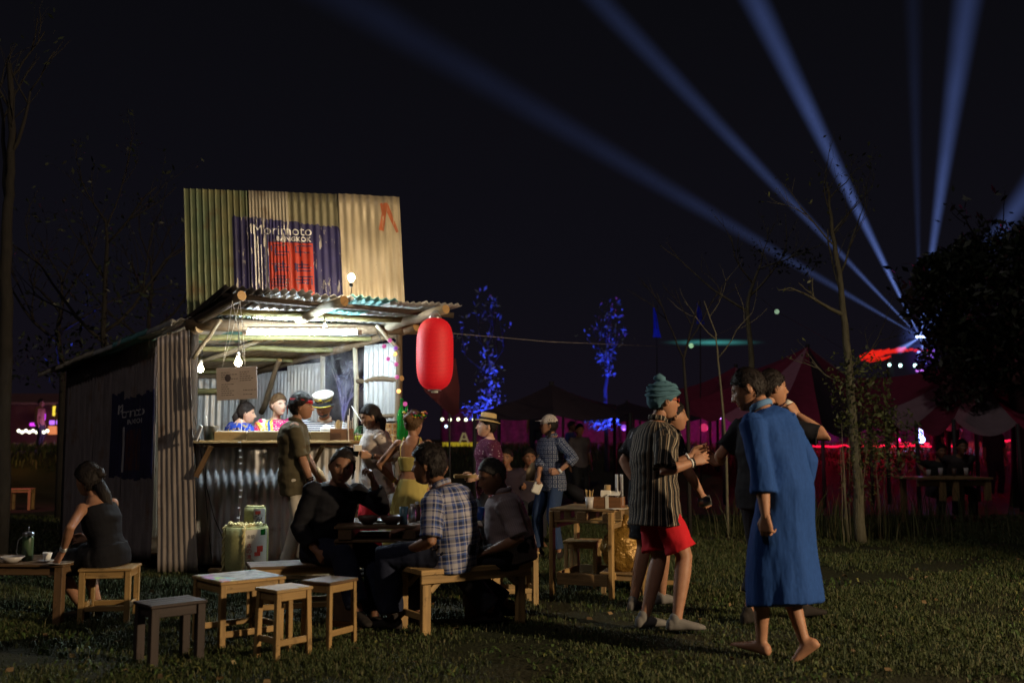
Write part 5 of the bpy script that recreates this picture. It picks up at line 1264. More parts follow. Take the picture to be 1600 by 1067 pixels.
def band(rx, ry, z, h, t, n=40, tilt=0.0, mat=None, wv=0.0):
    b = MB(); vs = []
    for k in range(n):
        a = 2*PI*k/n; x, y = math.sin(a), math.cos(a)
        for r, dz in ((0, -h/2), (t, -h/2), (t, h/2), (0, h/2)): vs.append((x*(rx+r), y*(ry+r), z+dz+tilt*y+wv*math.sin(a*5)))
    fs = [(k*4+j, k*4+(j+1) % 4, ((k+1) % n)*4+(j+1) % 4, ((k+1) % n)*4+j) for k in range(n) for j in range(4)]
    b.add(vs, fs, None, True); return b
def bracelet(P, which, t, r, mat, name='bracelet', w=.012):
    e, q = (P['el'], P['wl']) if which == 'l' else (P['er'], P['wr']); c = e.lerp(q, t); d = (q-e).normalized()
    return MB().lathe(c-d*w/2, [(r, 0), (r+.005, .002), (r+.005, w-.002), (r, w)], 18, d).build(name, mat, P['root'])
SKIN = dict(tan=(.36, .19, .115), pale=(.56, .36, .26), brown=(.25, .125, .07), fair=(.50, .29, .18), dark=(.20, .095, .055))
def stripes(name, stops, axis, period, rough=.85, second=None, warp=.0):
    """stops: constant ramp over one period along pat axis (0 round the body, 1 along it)"""
    t = NT(name); at = t.n('Attribute', attribute_name='pat'); s = t.n('SeparateXYZ'); t.l(at.outputs['Vector'], s.inputs[0])
    def rampc(src, per, st):
        f = t.math('FRACT', t.math('DIVIDE', src, per)); x = t.n('ValToRGB'); r = x.color_ramp; r.interpolation = 'CONSTANT'
        while len(r.elements) < len(st): r.elements.new(.5)
        for e, (p, c) in zip(r.elements, st): e.position = p; e.color = (*c, 1)
        t.l(f, x.inputs[0]); return x.outputs[0]
    c = rampc(s.outputs[axis], period, stops)
    if second: c = t.mix(second[2], c, rampc(s.outputs[1-axis], second[1], second[0]), second[3] if len(second) > 3 else 'MIX')
    n = t.noise(t.coord('Object'), 7, 3); c = t.mix(t.math('MULTIPLY', n, .45), c, (0.01, 0.01, 0.012)); t.base(c); t.set(rough, 0, .2); t.bump(t.noise(t.coord('Object'), 100, 2), .25, .002); return t.m
def print_mat(name, base, layers, rough=.85):
    """layers: (kind, scale, threshold, colour)"""
    t = NT(name); c = t.mix(t.noise(t.coord('Object'), 6, 3), mul(base, .8), mul(base, 1.2))
    for kind, sc, th, col, *rest in layers:
        co = t.coord('pat', (1, 1, 1))
        if kind == 'noise': f = t.ramp(t.noise(co, sc, 4), [(th, 0), (th+.03, 1)])
        elif kind == 'dots':
            v = t.n('TexVoronoi'); v.inputs['Scale'].default_value = sc; t.l(co, v.inputs['Vector']); f = t.ramp(v.outputs['Distance'], [(th, 1), (th+.04, 0)])
        elif kind == 'cells':
            s = t.n('SeparateXYZ'); t.l(co, s.inputs[0]); fu = t.math('ABSOLUTE', t.math('SUBTRACT', t.math('FRACT', t.math('MULTIPLY', s.outputs[0], sc)), .5)); fv = t.math('ABSOLUTE', t.math('SUBTRACT', t.math('FRACT', t.math('MULTIPLY', s.outputs[1], sc)), .5))
            m = t.math('MAXIMUM', fu, fv); f = t.math('MULTIPLY', t.math('LESS_THAN', m, th), t.math('GREATER_THAN', m, th-.10)); f = t.math('MAXIMUM', f, t.math('LESS_THAN', t.math('MAXIMUM', fu, fv), .06)); f = t.math('MULTIPLY', f, .8)
        elif kind == 'arc':
            s = t.n('SeparateXYZ'); t.l(co, s.inputs[0]); d = t.math('SQRT', t.math('ADD', t.math('POWER', t.math('SUBTRACT', s.outputs[0], rest[0]), 2.0), t.math('POWER', t.math('SUBTRACT', s.outputs[1], rest[1]), 2.0)))
            f = t.math('MULTIPLY', t.math('LESS_THAN', d, sc), t.math('GREATER_THAN', d, th))
        c = t.mix(f, c, col)
    t.base(c); t.set(rough, 0, .2); t.bump(t.noise(t.coord('Object'), 90, 2), .2, .002); return t.m
def linen(name, c):
    t = NT(name); co = t.coord('Object', (5, 5, 1.5)); n = t.noise(co, 1.4, 3, .5); co2 = t.coord('Object', (60, 60, 14)); w = t.noise(co2, 2, 2)
    t.base(t.mix(w, mul(c, .72), mul(c, 1.3))); t.set(.85, 0, .15); t.bump(n, .6, .05); return t.m
def people_mats():
    M['eye_white'] = plain('eye_white', (.6, .57, .54), .3, var=.05); M['eye_dark'] = plain('brow_and_iris', (.015, .010, .008), .5)
    def hm(name, c):
        t = NT(name); co = t.coord('pat', (60, 60, 14)); n = t.noise(co, 1.5, 4); t.base(t.mix(n, mul(c, .6), mul(c, 1.4))); t.set(.62, 0, .22); t.bump(n, .9, .008); M[name] = t.m
    hm('hair', (.014, .010, .009)); hm('hair_brown', (.10, .055, .025)); hm('hair_blonde', (.24, .15, .07)); hm('hair_grey', (.05, .045, .042))
    f = fabric
    M['f_black'] = f('black_cloth', (.007, .007, .010)); M['f_navy'] = f('navy_denim', (.011, .014, .030)); M['f_jeans'] = f('blue_jeans', (.025, .045, .10)); M['f_white'] = f('off_white_cotton', (.55, .50, .42)); M['f_olive'] = f('olive_brown_cotton', (.085, .07, .04), .3)
    M['f_red'] = f('red_cotton', (.50, .012, .02)); M['f_redtr'] = f('red_trousers', (.55, .02, .03)); M['f_yellow'] = f('mustard_dress_cloth', (.42, .34, .10)); M['f_blue'] = linen('blue_linen', (.016, .054, .20)); M['f_bluelt'] = f('pale_blue_linen', (.10, .20, .36))
    M['f_grey'] = f('dark_trousers_cloth', (.02, .02, .025)); M['f_pale'] = stripes('pale_pinstripe', [(0, (.34, .27, .27)), (.8, (.25, .19, .20))], 0, .012); M['f_turban'] = f('teal_head_wrap', (.065, .145, .19), .6); M['f_plum'] = print_mat('plum_print', (.07, .012, .035), [('noise', 40, .60, (.28, .20, .22))])
    M['f_stripe'] = stripes('dark_vertical_stripes', [(0, (.014, .013, .013)), (.46, (.42, .35, .26)), (.62, (.014, .013, .013)), (.78, (.24, .17, .11)), (.90, (.014, .013, .013))], 0, .036)
    M['f_sailor'] = stripes('sailor_stripes', [(0, (.62, .62, .62)), (.55, (.03, .035, .08))], 1, .022)
    M['f_plaid'] = stripes('blue_plaid', [(0, (.44, .42, .46)), (.18, (.05, .08, .24)), (.34, (.38, .36, .42)), (.42, (.02, .03, .08)), (.62, (.07, .12, .33)), (.74, (.46, .44, .48)), (.80, (.03, .04, .12)), (.90, (.40, .38, .42))], 0, .105, .85,
                           ([(0, (.44, .42, .46)), (.20, (.05, .08, .26)), (.36, (.42, .40, .46)), (.44, (.02, .03, .08)), (.64, (.08, .13, .36)), (.76, (.46, .44, .48)), (.84, (.02, .03, .09)), (.92, (.40, .38, .42))], .115, .5))
    M['f_indigo'] = print_mat('indigo_check_print', (.030, .042, .085), [('cells', 21, .34, (.30, .32, .38))])
    M['f_dots'] = print_mat('dotted_blouse', (.60, .52, .46), [('dots', 26, .10, (.03, .03, .04))])
    M['f_batik'] = print_mat('blue_gold_batik', (.02, .06, .42), [('noise', 26, .57, (.40, .32, .10)), ('noise', 12, .60, (.03, .02, .03)), ('noise', 45, .66, (.45, .50, .62))])
    M['f_dashiki'] = print_mat('pink_dashiki', (.55, .01, .14), [('arc', .26, .0, (.62, .48, .06), -.08, .62), ('noise', 55, .56, (.65, .6, .5)), ('arc', .23, .205, (.03, .10, .40), -.08, .62), ('arc', .18, .16, (.62, .58, .5), -.08, .62), ('arc', .14, .12, (.45, .02, .04), -.08, .62)])
    M['f_tiedye'] = print_mat('tie_dye_black', (.014, .014, .018), [('noise', 14, .58, (.22, .22, .24))])
    M['f_shoe'] = f('grey_canvas', (.15, .14, .13), .4); M['f_shoedark'] = f('dark_leather', (.02, .016, .014)); M['f_capmesh'] = f('white_mesh_cap', (.55, .50, .46)); M['f_strawhat'] = plain('straw_hat', (.52, .38, .17), .8, bump=.6, sc=40, var=.2)
    M['f_brim'] = f('dark_ribbon', (.03, .02, .02)); M['gold'] = plain('gold_braid', (.60, .45, .04), .4, .3); M['skin_phone'] = plain('phone_body', (.012, .012, .014), .2); M['f_bagtan'] = f('tan_canvas', (.40, .30, .17)); M['flowerred'] = plain('petal_dark_red', (.22, .01, .03), .6); M['flowerorange'] = plain('petal_orange', (.55, .20, .04), .6); M['flowerplum'] = plain('petal_plum', (.16, .02, .09), .6)
def inv(loc, yaw, H, w):
    s = H/1.72; B = basis(yaw); q = V(w)-V(loc); return (q.dot(B.col[0])/s, q.dot(B.col[1])/s, q.z/s)
def seated(hz, lean=.12, **k):
    d = dict(hip=(0, 0, hz), chest=(0, lean*.75, hz+.335), neck=(0, lean*1.25, hz+.50), head=(0, lean*1.45+.03, hz+.635), fl=(-.12, .42, .085), fr=(.12, .42, .085), kl=(-.12, 1, .9), kr=(.12, 1, .9)); d.update(k); return d
def people():
    # ---- man in brown shirt at the counter
    loc = V((PX(457, 888, 9.52).x, 9.52, .10)); H = 1.69; yaw = 78; I = lambda x, y, d: inv(loc, yaw, H, PX(x, y, d))
    P = person('man in olive shirt and red headband standing at the counter', loc, yaw, H,
        dict(hl=I(497, 745, 9.62), hr=I(487, 755, 9.33), el=(-.5, -1, 0), er=(.3, -1, 0), fl=(-.10, .10, .085), fr=(.11, -.07, .085), chest=(0, -.02, 1.28), neck=(0, 0, 1.45), head=(0, .05, 1.585), hyaw=6, curl=(.7, .5)),
        dict(skin='tan', hair=dict(line=(.42, .2, .0, -.75), thick=.020, mess=.007), hairmat='hair', top=dict(mat=M['f_olive'], ease=.036, sleeve=1.0, hem=-.20, sease=.020, flare=1.05, wr=.010, collar=True), bottom=dict(mat=M['f_white'], ease=.006, wr=.004), shoes=M['f_shoedark']))
    on_head(P, band(.080, .101, .052, .030, .004, tilt=-.012), 'headband', M['f_red']); b = MB(); b.tube([(0, -.10, .045), (-.012, -.125, .0), (-.006, -.12, -.07)], [.012, .014, .006], 8, ell=(1, .25)); on_head(P, b, 'headband_tail', M['f_red'])
    bracelet(P, 'r', .86, .030, M['f_shoedark']); bracelet(P, 'r', .94, .028, M['f_brim'])
    c = PX(500, 738, 9.55); B = thing('cloth_bag', 'small tan cloth bag held at the waist by the man in the red headband', 'bag', c); b = MB(); b.tube([c+V((-.03, 0, .05)), c+V((0, 0, 0)), c+V((.03, 0, -.07)), c+V((.035, 0, -.10))], [.02, .05, .055, .03], 12, ell=(1, .5), wob=.1); b.build('bag', M['f_bagtan'], B)
    # ---- woman in dotted white blouse with phone
    loc = V((PX(587, 880, 9.45).x, 9.45, .09)); H = 1.60; yaw = -108; I = lambda x, y, d: inv(loc, yaw, H, PX(x, y, d))
    P = person('woman in a white dotted blouse and red trousers looking down at her phone', loc, yaw, H,
        dict(hl=I(577, 712, 9.22), hr=I(560, 706, 9.33), el=(-.3, -.6, -1), er=(.3, -.6, -1), hpitch=-24, head=(0, .065, 1.585), hyaw=8, hdl=inv((0, 0, 0), yaw, 1.72, (-1, -.1, .12)), hdr=inv((0, 0, 0), yaw, 1.72, (-1, -.1, .1)), curl=(.7, .7)),
        dict(skin='fair', fem=1, down=0, hair=dict(line=(.55, .25, -.2, -.8), thick=.012, mess=.002, locks=[([(-.05, -.06, -.02), (-.045, -.085, -.09), (-.075, -.05, -.16), (-.085, .02, -.22), (-.08, .05, -.28)], [.035, .034, .026, .022, .010])]), top=dict(mat=M['f_dots'], ease=.042, sleeve=1.05, hem=-.13, sease=.028, wr=.008, flare=1.18, name='blouse'), bottom=dict(mat=M['f_redtr'], ease=.020, flare=1.15, wr=.010), shoes=M['f_shoedark']))
    bracelet(P, 'l', .88, .024, M['black'], 'wristwatch', .02); b = MB(); q = P['neck']; D = P['D']; b.tube([q+D((-1, .3, 0))*.06, q+D((-.3, 1, -.9))*.15, q+D((-.15, .9, -2.2))*.28, q+D((0, .9, -3))*.40], .005, 6); b.build('lanyard', M['black'], P['root'])
    c = P['wl'].lerp(P['wr'], .5)+V((-.115, -.02, .025)); B = thing('mobile_phone', 'phone held in both hands by the woman in the white blouse', 'phone', c); b = MB(); b.box(c, (.145, .012, .075), Matrix.Rotation(.3, 3, 'Y') @ Matrix.Rotation(.5, 3, 'X')); b.build('case', M['skin_phone'], B)
    c = c+V((.065, -.035, .03)); B = thing('banknote', 'small wad of pale paper clutched with the phone', 'paper', c); MB().box(c, (.07, .03, .06), .4).build('paper', M['paper'], B)
    # ---- woman with flower crown
    loc = V((PX(643, 888, 9.1).x, 9.1, 0)); H = 1.61; yaw = 12; I = lambda x, y, d: inv(loc, yaw, H, PX(x, y, d))
    P = person('woman in a mustard yellow strappy dress and flower crown seen from behind', loc, yaw, H,
        dict(hl=I(618, 752, 9.3), hr=(.16, .24, 1.02), el=(-1, -.5, 0), er=(1, -.4, 0), hpitch=-8, hyaw=12, curl=(.5, .5)),
        dict(skin='tan', fem=1, hair=dict(line=(.55, .25, -.1, -.60), thick=.014, mess=.006, locks=[([(0, -.085, .035), (.004, -.125, .03), (.0, -.15, .01)], [.04, .045, .03])]), hairmat='hair_brown',
             top=dict(mat=M['f_yellow'], ease=.007, sleeve=0, start=3, ntop=5, wr=.003, name='crop_top'), bottom=dict(kind='skirt', mat=M['f_yellow'], ease=.012, hem=.30, wid=(.30, .27), folds=11, famp=.11), shoes=M['f_shoedark']))
    Rr = P['B'].col[0]; Fr = P['B'].col[1]
    for q in (-1, 1):
        a = P['hip'].lerp(P['neck'], .62)
        b = MB(); b.tube([P['L']((q*.085, -.118, 1.27)), P['L']((q*.090, -.108, 1.36)), P['L']((q*.085, -.03, 1.455)), P['L']((q*.08, .07, 1.40))], .007, 6, ell=(1.4, .6)); b.build('shoulder_strap', M['f_yellow'], P['root'])
    bracelet(P, 'l', .9, .024, M['gold'])
    rr = random.Random(4); fm = ['flowerred', 'flowerorange', 'flowerplum', 'gold', 'glass_green']
    for k in range(58):
        a = rr.uniform(-PI, PI); b = MB(); r = rr.uniform(.010, .019); b.ball((math.sin(a)*(.088+rr.uniform(-.006, .028)), math.cos(a)*(.10+rr.uniform(-.006, .02)), .068+rr.uniform(-.022, .045)+.018*math.cos(a)), r, 8, (1, 1, .8)); on_head(P, b, 'flower', M[fm[rr.randrange(5)] if k % 6 else 'glass_green'])
    b = MB()
    for k in range(30):
        a = rr.uniform(-PI, PI); x, y, z = math.sin(a)*.09, math.cos(a)*.105, .06+.02*math.cos(a); b.tube([(x, y, z), (x*1.25+rr.uniform(-.02, .02), y*1.2, z+rr.uniform(-.02, .05))], [.002, .006], 5, ell=(1, .3))
    on_head(P, b, 'crown_leaves', M['glass_green'])
    # ---- seated man in black on the phone
    loc = V((-1.46, 7.88, 0)); H = 1.78; yaw = 142; I = lambda x, y, d: inv(loc, yaw, H, PX(x, y, d))
    P = person('seated man in a black shirt holding a phone to his ear at the pallet table', loc, yaw, H,
        seated(.50, .14, hl=I(583, 752, 7.62), hr=I(495, 862, 7.55), el=(-.6, .1, -1), er=(.5, -.7, -.8), head=(-.01, .23, 1.10), neck=(-.01, .16, .985), hyaw=26, hpitch=-8, hroll=-8, fl=I(585, 962, 7.55), fr=I(560, 955, 7.3), kl=(-.5, 1, 1), kr=(0, 1, 1), hdl=(.35, .05, 1), nl=(-1, .3, 0), curl=(.75, .5)),
        dict(skin='brown', hs=1.14, fat=.25, bulk=1.04, belly=.03, hair=dict(line=(.62, .25, .02, -.5), thick=.006, mess=.002), top=dict(mat=M['f_black'], ease=.020, sleeve=1.75, hem=-.10, sease=.018, wr=.009), bottom=dict(mat=M['f_navy'], ease=.022, wr=.008), shoes=M['f_shoedark']))
    w = P['wl']; c = P['head']+P['hm'] @ V((-.092, .0, -.01)); B = thing('mobile_phone', 'black phone pressed to the ear of the man in black', 'phone', c); MB().box(c, (.012, .07, .145), P['hm'] @ Matrix.Rotation(.25, 3, 'X'), .004).build('case', M['skin_phone'], B)
    # ---- plaid shirt man
    loc = V((-.42, 7.24, 0)); H = 1.78; yaw = -66; I = lambda x, y, d: inv(loc, yaw, H, PX(x, y, d))
    P = person('seated man in a blue and white plaid shirt facing left on the bench', loc, yaw, H,
        seated(.52, .20, chest=I(708, 800, 7.24), neck=I(690, 758, 7.26), head=I(670, 727, 7.28), hl=I(640, 858, 7.15), hr=I(636, 826, 7.5), el=(-.6, -.6, -1), er=(.4, -.4, -1), hyaw=-8, hpitch=-4, fl=I(612, 965, 7.25), fr=I(655, 962, 7.45), kl=(-.25, 1, 1), kr=(.2, 1, 1), curl=(.35, .45), nl=(0, .2, 1), nr=(0, .3, 1), syaw=0),
        dict(skin='brown', hs=1.14, fat=.12, bulk=1.15, belly=.03, hair=dict(line=(.50, .22, -.02, -.66), thick=.022, mess=.008), top=dict(mat=M['f_plaid'], ease=.026, sleeve=.92, hem=-.12, sease=.030, sflare=1.1, wr=.007, collar=True), bottom=dict(mat=M['f_navy'], ease=.024, wr=.009), shoes=M['f_shoedark']))
    # ---- pale shirt man in shade
    loc = V((.02, 7.48, 0)); H = 1.72; yaw = -94; I = lambda x, y, d: inv(loc, yaw, H, PX(x, y, d))
    P = person('seated man in a pale shirt, face in shade, on the bench end', loc, yaw, H,
        seated(.53, .10, chest=I(790, 805, 7.50), neck=I(785, 768, 7.5), head=I(770, 744, 7.48), hl=I(762, 862, 7.25), hr=I(768, 862, 7.6), el=(-.5, -1, -.3), er=(.5, -1, -.3), hyaw=-18, hpitch=-20, fl=I(770, 955, 7.35), fr=I(795, 945, 7.6), kl=(-.1, 1, 1), kr=(.1, 1, 1), nl=(0, .2, 1), nr=(0, .2, 1)),
        dict(skin='brown', hs=1.12, fat=.15, bulk=1.15, belly=.035, hair=dict(line=(.58, .25, .0, -.55), thick=.008, mess=.003), hairmat='hair_grey', top=dict(mat=M['f_pale'], ease=.026, sleeve=.95, hem=-.09, sease=.028, wr=.008, collar=True), bottom=dict(mat=M['f_grey'], ease=.022, wr=.008), shoes=M['f_shoedark']))
    # ---- straw hat
    loc = V((PX(765, 880, 10.0).x, 10.0, 0)); H = 1.60; yaw = -100; I = lambda x, y, d: inv(loc, yaw, H, PX(x, y, d))
    P = person('smiling person in a straw hat and plum shirt carrying a tray', loc, yaw, H,
        dict(hl=I(742, 748, 9.8), hr=I(738, 744, 10.0), el=(-.5, -1, -.4), er=(.5, -1, -.4), hyaw=4, hpitch=3, curl=(.6, .6), hdl=(0, 1, 0), hdr=(0, 1, 0)),
        dict(skin='pale', fem=1, hair=dict(line=(.55, .2, .05, -.55), thick=.016, mess=.005), top=dict(mat=M['f_plum'], ease=.03, sleeve=.95, hem=-.12, sease=.028, wr=.008), bottom=dict(mat=M['f_grey'], ease=.02), shoes=M['f_shoedark']))
    b = MB(); b.lathe((0, -.005, .058), [(.132, -.012), (.136, -.006), (.10, .003), (.088, .006), (.086, .05), (.080, .078), (.06, .084), (.02, .076)], 30, (0, -.10, 1)); on_head(P, b, 'straw_hat', M['f_strawhat']); b = MB(); b.lathe((0, -.005, .062), [(.0885, .004), (.0895, .006), (.088, .026), (.087, .028)], 30, (0, -.10, 1)); on_head(P, b, 'hat_ribbon', M['f_brim'])
    c = PX(727, 746, 9.85); B = thing('food_tray', 'yellow food tray held out by the person in the straw hat', 'tray', c, .1)
    MB().box((0, 0, 0), (.22, .15, .008)).build('base', M['masu'], B, False)
    for (x, y, sx, sy) in ((0, -.075, .22, .006), (0, .075, .22, .006), (-.11, 0, .006, .15), (.11, 0, .006, .15)): MB().box((x, y, .015), (sx, sy, .03)).build('rim', M['masu'], B, False)
    MB().lathe((.02, 0, .005), [(.03, 0), (.05, .03), (.04, .045)], 14).build('food', M['box_brown'], B, False)
    # ---- woman with cap
    loc = GX(862, 872); H = 1.63; yaw = -128; I = lambda x, y, d: inv(loc, yaw, H, PX(x, y, d)); d = loc.y
    P = person('woman in a white mesh cap and indigo patterned shirt standing behind the benches in jeans', loc, yaw, H,
        dict(hl=I(872, 738, d-.25), hr=I(841, 752, d-.2), el=(-1, -.6, -.4), er=(.8, -.8, 0), hyaw=40, hpitch=0, syaw=0, curl=(.5, .7), hdl=inv((0, 0, 0), yaw, 1.72, (-1, -.2, .1)), fl=(-.16, 0.02, .085), fr=(.13, .10, .085)),
        dict(skin='tan', fem=1, hair=dict(line=(.6, .25, -.3, -.8), thick=.012, mess=.004, locks=[([(.05, .01, -.06), (.062, .02, -.12), (.06, .05, -.19)], [.018, .016, .008]), ([(-.06, -.01, -.06), (-.07, .0, -.12), (-.065, .03, -.19)], [.018, .016, .008])]), top=dict(mat=M['f_indigo'], ease=.030, sleeve=1.35, hem=-.14, sease=.026, wr=.008, collar=True), bottom=dict(mat=M['f_jeans'], ease=.008, wr=.004), shoes=M['f_shoedark']))
    cap_crown(P, 'f_capmesh'); bracelet(P, 'l', .88, .025, M['white'], 'wristwatch', .026)
    b = MB(); L = P['L']; b.tube([L((-.06, -.05, 1.47)), L((-.02, .13, 1.36)), L((.10, .17, 1.15)), L((.17, .16, 1.02))], .010, 6, ell=(1.5, .5)); b.build('bag_strap', M['f_bagtan'], P['root'])
    b = MB(); b.tube([L((.12, .17, 1.14)), L((.16, .19, 1.03)), L((.18, .19, .92))], [.03, .055, .05], 12, ell=(.5, 1)); b.build('shoulder_bag', M['f_bagtan'], P['root'])
    c = P['wr']+V((-.02, -.05, -.10)); B = thing('paper_bag', 'crumpled white paper in the right hand of the woman in the cap', 'paper', c); b = MB(); b.box(c, (.10, .05, .13), Matrix.Rotation(.4, 3, 'Y'), .012); b.build('paper', M['paper'], B)
    b = MB(); c = PX(893, 770, d+.2); b.tube([c+V((-.10, 0, .09)), c+V((0, 0, .02)), c+V((.09, 0, -.03)), c+V((.13, 0, -.08))], [.08, .15, .14, .06], 14, ell=(1, .6), wob=.06); B = thing('jacket', 'dark jacket hanging at the hip of the woman in the white cap', 'jacket', c); b.build('cloth', M['f_black'], B)
    # ---- turban man with red shorts
    g = GX(1032, 982); loc = V((g.x, g.y, 0)); H = 1.72; yaw = 74; I = lambda x, y, d: inv(loc, yaw, H, PX(x, y, d)); d = g.y
    P = person('man in a teal head wrap, striped shirt and red shorts', loc, yaw, H,
        dict(hip=(0, -.03, .945), chest=I(1022, 725, d), neck=I(1028, 655, d), head=I(1037, 627, d), hr=I(1084, 722, d-.22), hl=I(1080, 712, d+.1), er=(.3, -1, -.6), el=(-.3, -1, -.6), hyaw=2, hpitch=0, fr=I(1058, 966, 7.05), fl=I(1008, 962, 7.2), kr=(.15, 1, 0), kl=(0, 1, 0), curl=(.35, .25), tr=14, tl=-4, nr=(1, 0, .3), hdr=(0, 1, .35)),
        dict(skin='tan', leg=1.06, hair=dict(line=(.40, .12, -.05, -.72), thick=.006, mess=.001), top=dict(mat=M['f_stripe'], ease=.047, sleeve=.95, hem=-.21, sease=.034, sflare=1.2, flare=1.22, wr=.014, wsc=(5, 5, 11), collar=True), bottom=dict(kind='shorts', mat=M['f_red'], ease=.010, len=.88, flare=1.36, wr=.008), shoes=M['f_shoe']))
    look = dict(hair=dict(line=(.30, .12, .06, -.42), thick=.024, mess=.004)); hair_shell(P['head'], P['hm'], P['s'], look, M['f_turban'], P['root'], 'head_wrap')
    for k, (tl, z) in enumerate(((.10, .045), (-.25, .06), (.32, .07), (-.05, .085), (.18, .10))):
        b = MB(); pts = [(math.sin(a)*(.092-.006*k), math.cos(a)*(.110-.006*k)-.006, z+tl*.11*math.cos(a+k)*.6+.008*math.sin(2*a)) for a in np.linspace(0, 2*PI, 33)]; b.tube(pts, .013, 8, False, ell=(1.35, .8)); on_head(P, b, 'wrap_fold', M['f_turban'])
    b = MB(); b.tube([(-.01, -.01, .115), (0, -.015, .15), (.01, -.035, .165), (.0, -.07, .155)], [.03, .033, .028, .010], 12, wob=.1); on_head(P, b, 'wrap_knot', M['f_turban'])
    glasses(P, 'redmark')
    bracelet(P, 'r', .90, .030, M['white']); bracelet(P, 'r', .97, .030, M['black']); bracelet(P, 'l', .9, .03, M['white'])
    # ---- man behind him
    loc = V((PX(1020, 900, 8.12).x, 8.12, 0)); H = 1.74; yaw = 62; I = lambda x, y, d: inv(loc, yaw, H, PX(x, y, d))
    P = person('man in a tie dye shirt half hidden behind the head wrap man', loc, yaw, H,
        dict(hr=I(1098, 775, 7.9), hl=I(998, 760, 8.1), hip=(0, 0, .93), el=(-.4, -1, -.6), er=(.3, -1, -.3), head=I(1052, 650, 8.15), neck=(0, .05, 1.45), hyaw=20, fl=I(990, 938, 8.1), fr=I(1034, 932, 8.3), tl=-30, curl=(.5, .7)),
        dict(skin='tan', leg=1.05, bulk=1.12, hair=dict(line=(.5, .2, 0, -.6), thick=.010), top=dict(mat=M['f_tiedye'], ease=.034, sleeve=.85, hem=-.14, sease=.030, wr=.008), bottom=dict(kind='shorts', mat=M['f_black'], ease=.03, len=.85, flare=1.15), shoes=M['f_shoe']))
    c = P['wr']+V((.01, -.04, -.045)); B = thing('metal_cup', 'shiny steel cup in the lowered hand of the man in the tie dye shirt', 'cup', c); MB().lathe(c, [(.03, -.05), (.034, -.045), (.040, .05), (.037, .05), (.031, -.04)], 20, (.9, -.2, .25)).build('cup', M['steel'], B)
    # ---- robe
    loc = V((1.735, 6.24, 0)); H = 1.84; yaw = -42; I = lambda x, y, d: inv(loc, yaw, H, PX(x, y, d))
    P = person('barefoot man in a long blue linen robe walking with his back to the camera', loc, yaw, H,
        dict(hip=I(1226, 766, 6.22), chest=I(1216, 690, 6.26), neck=I(1190, 637, 6.32), head=I(1171, 608, 6.38), hl=I(1197, 812, 6.02), hr=I(1238, 780, 6.5), el=(-.5, -1, 0), er=(.5, -1, 0), hyaw=-28, hpitch=-22, fl=I(1190, 1000, 6.30), fr=I(1256, 1000, 6.22), kl=(.2, 1, 0), kr=(.1, 1, 0), tl=0, tr=-25, pr=-38, pl=6, curl=(.55, .4), hdl=(.05, .0, -1), nl=(-1, -.2, 0)),
        dict(skin='tan', leg=1.0, arm=1.0, hair=dict(line=(.5, .22, .0, -.62), thick=.008, mess=.002), bulk=.95, top=dict(mat=M['f_blue'], ease=.028, sleeve=1.5, hem=-.09, sease=.026, sflare=1.2, robe=(.32, .215, .205, 5), wr=.016, wsc=(7, 7, 2.2), name='robe', collar=M['f_bluelt'], smooth=5)))
    # ---- man behind the robe
    g = GX(1210, 968); loc = V((PX(1196, 900, 7.35).x, 7.35, 0)); H = 1.80; yaw = 58; I = lambda x, y, d: inv(loc, yaw, H, PX(x, y, d))
    P = person('man in a black T-shirt behind the robed man, drinking from a raised cup', loc, yaw, H,
        dict(chest=I(1192, 710, 7.35), neck=I(1196, 640, 7.35), head=I(1206, 607, 7.35), hr=I(1246, 648, 7.2), hl=I(1128, 722, 7.75), er=(1, .3, -1), el=(-.6, -.5, -1), hyaw=20, hpitch=2, fl=I(1170, 955, 7.4), fr=I(1258, 955, 7.5), curl=(.3, .7), hdr=inv((0, 0, 0), yaw, 1.72, (-.6, .1, .9)), hdl=inv((0, 0, 0), yaw, 1.72, (-.9, .1, .35))),
        dict(skin='tan', bulk=1.08, hair=dict(line=(.5, .2, .0, -.55), thick=.012), top=dict(mat=M['f_black'], ease=.03, sleeve=.8, hem=-.14, sease=.03, wr=.007), bottom=dict(mat=M['f_grey'], ease=.02, len=1.7), shoes=M['f_shoedark']))
    c = PX(1231, 636, 7.25); B = thing('paper_cup', 'pale cup raised to the mouth of the man in the black T-shirt', 'cup', c); MB().lathe(c, [(.025, -.045), (.028, -.04), (.036, .045), (.033, .045)], 18, (.5, 0, .8)).build('cup', M['paper'], B)
    # ---- woman at left
    loc = V((-3.06, 7.66, 0)); H = 1.66; yaw = -64; I = lambda x, y, d: inv(loc, yaw, H, PX(x, y, d))
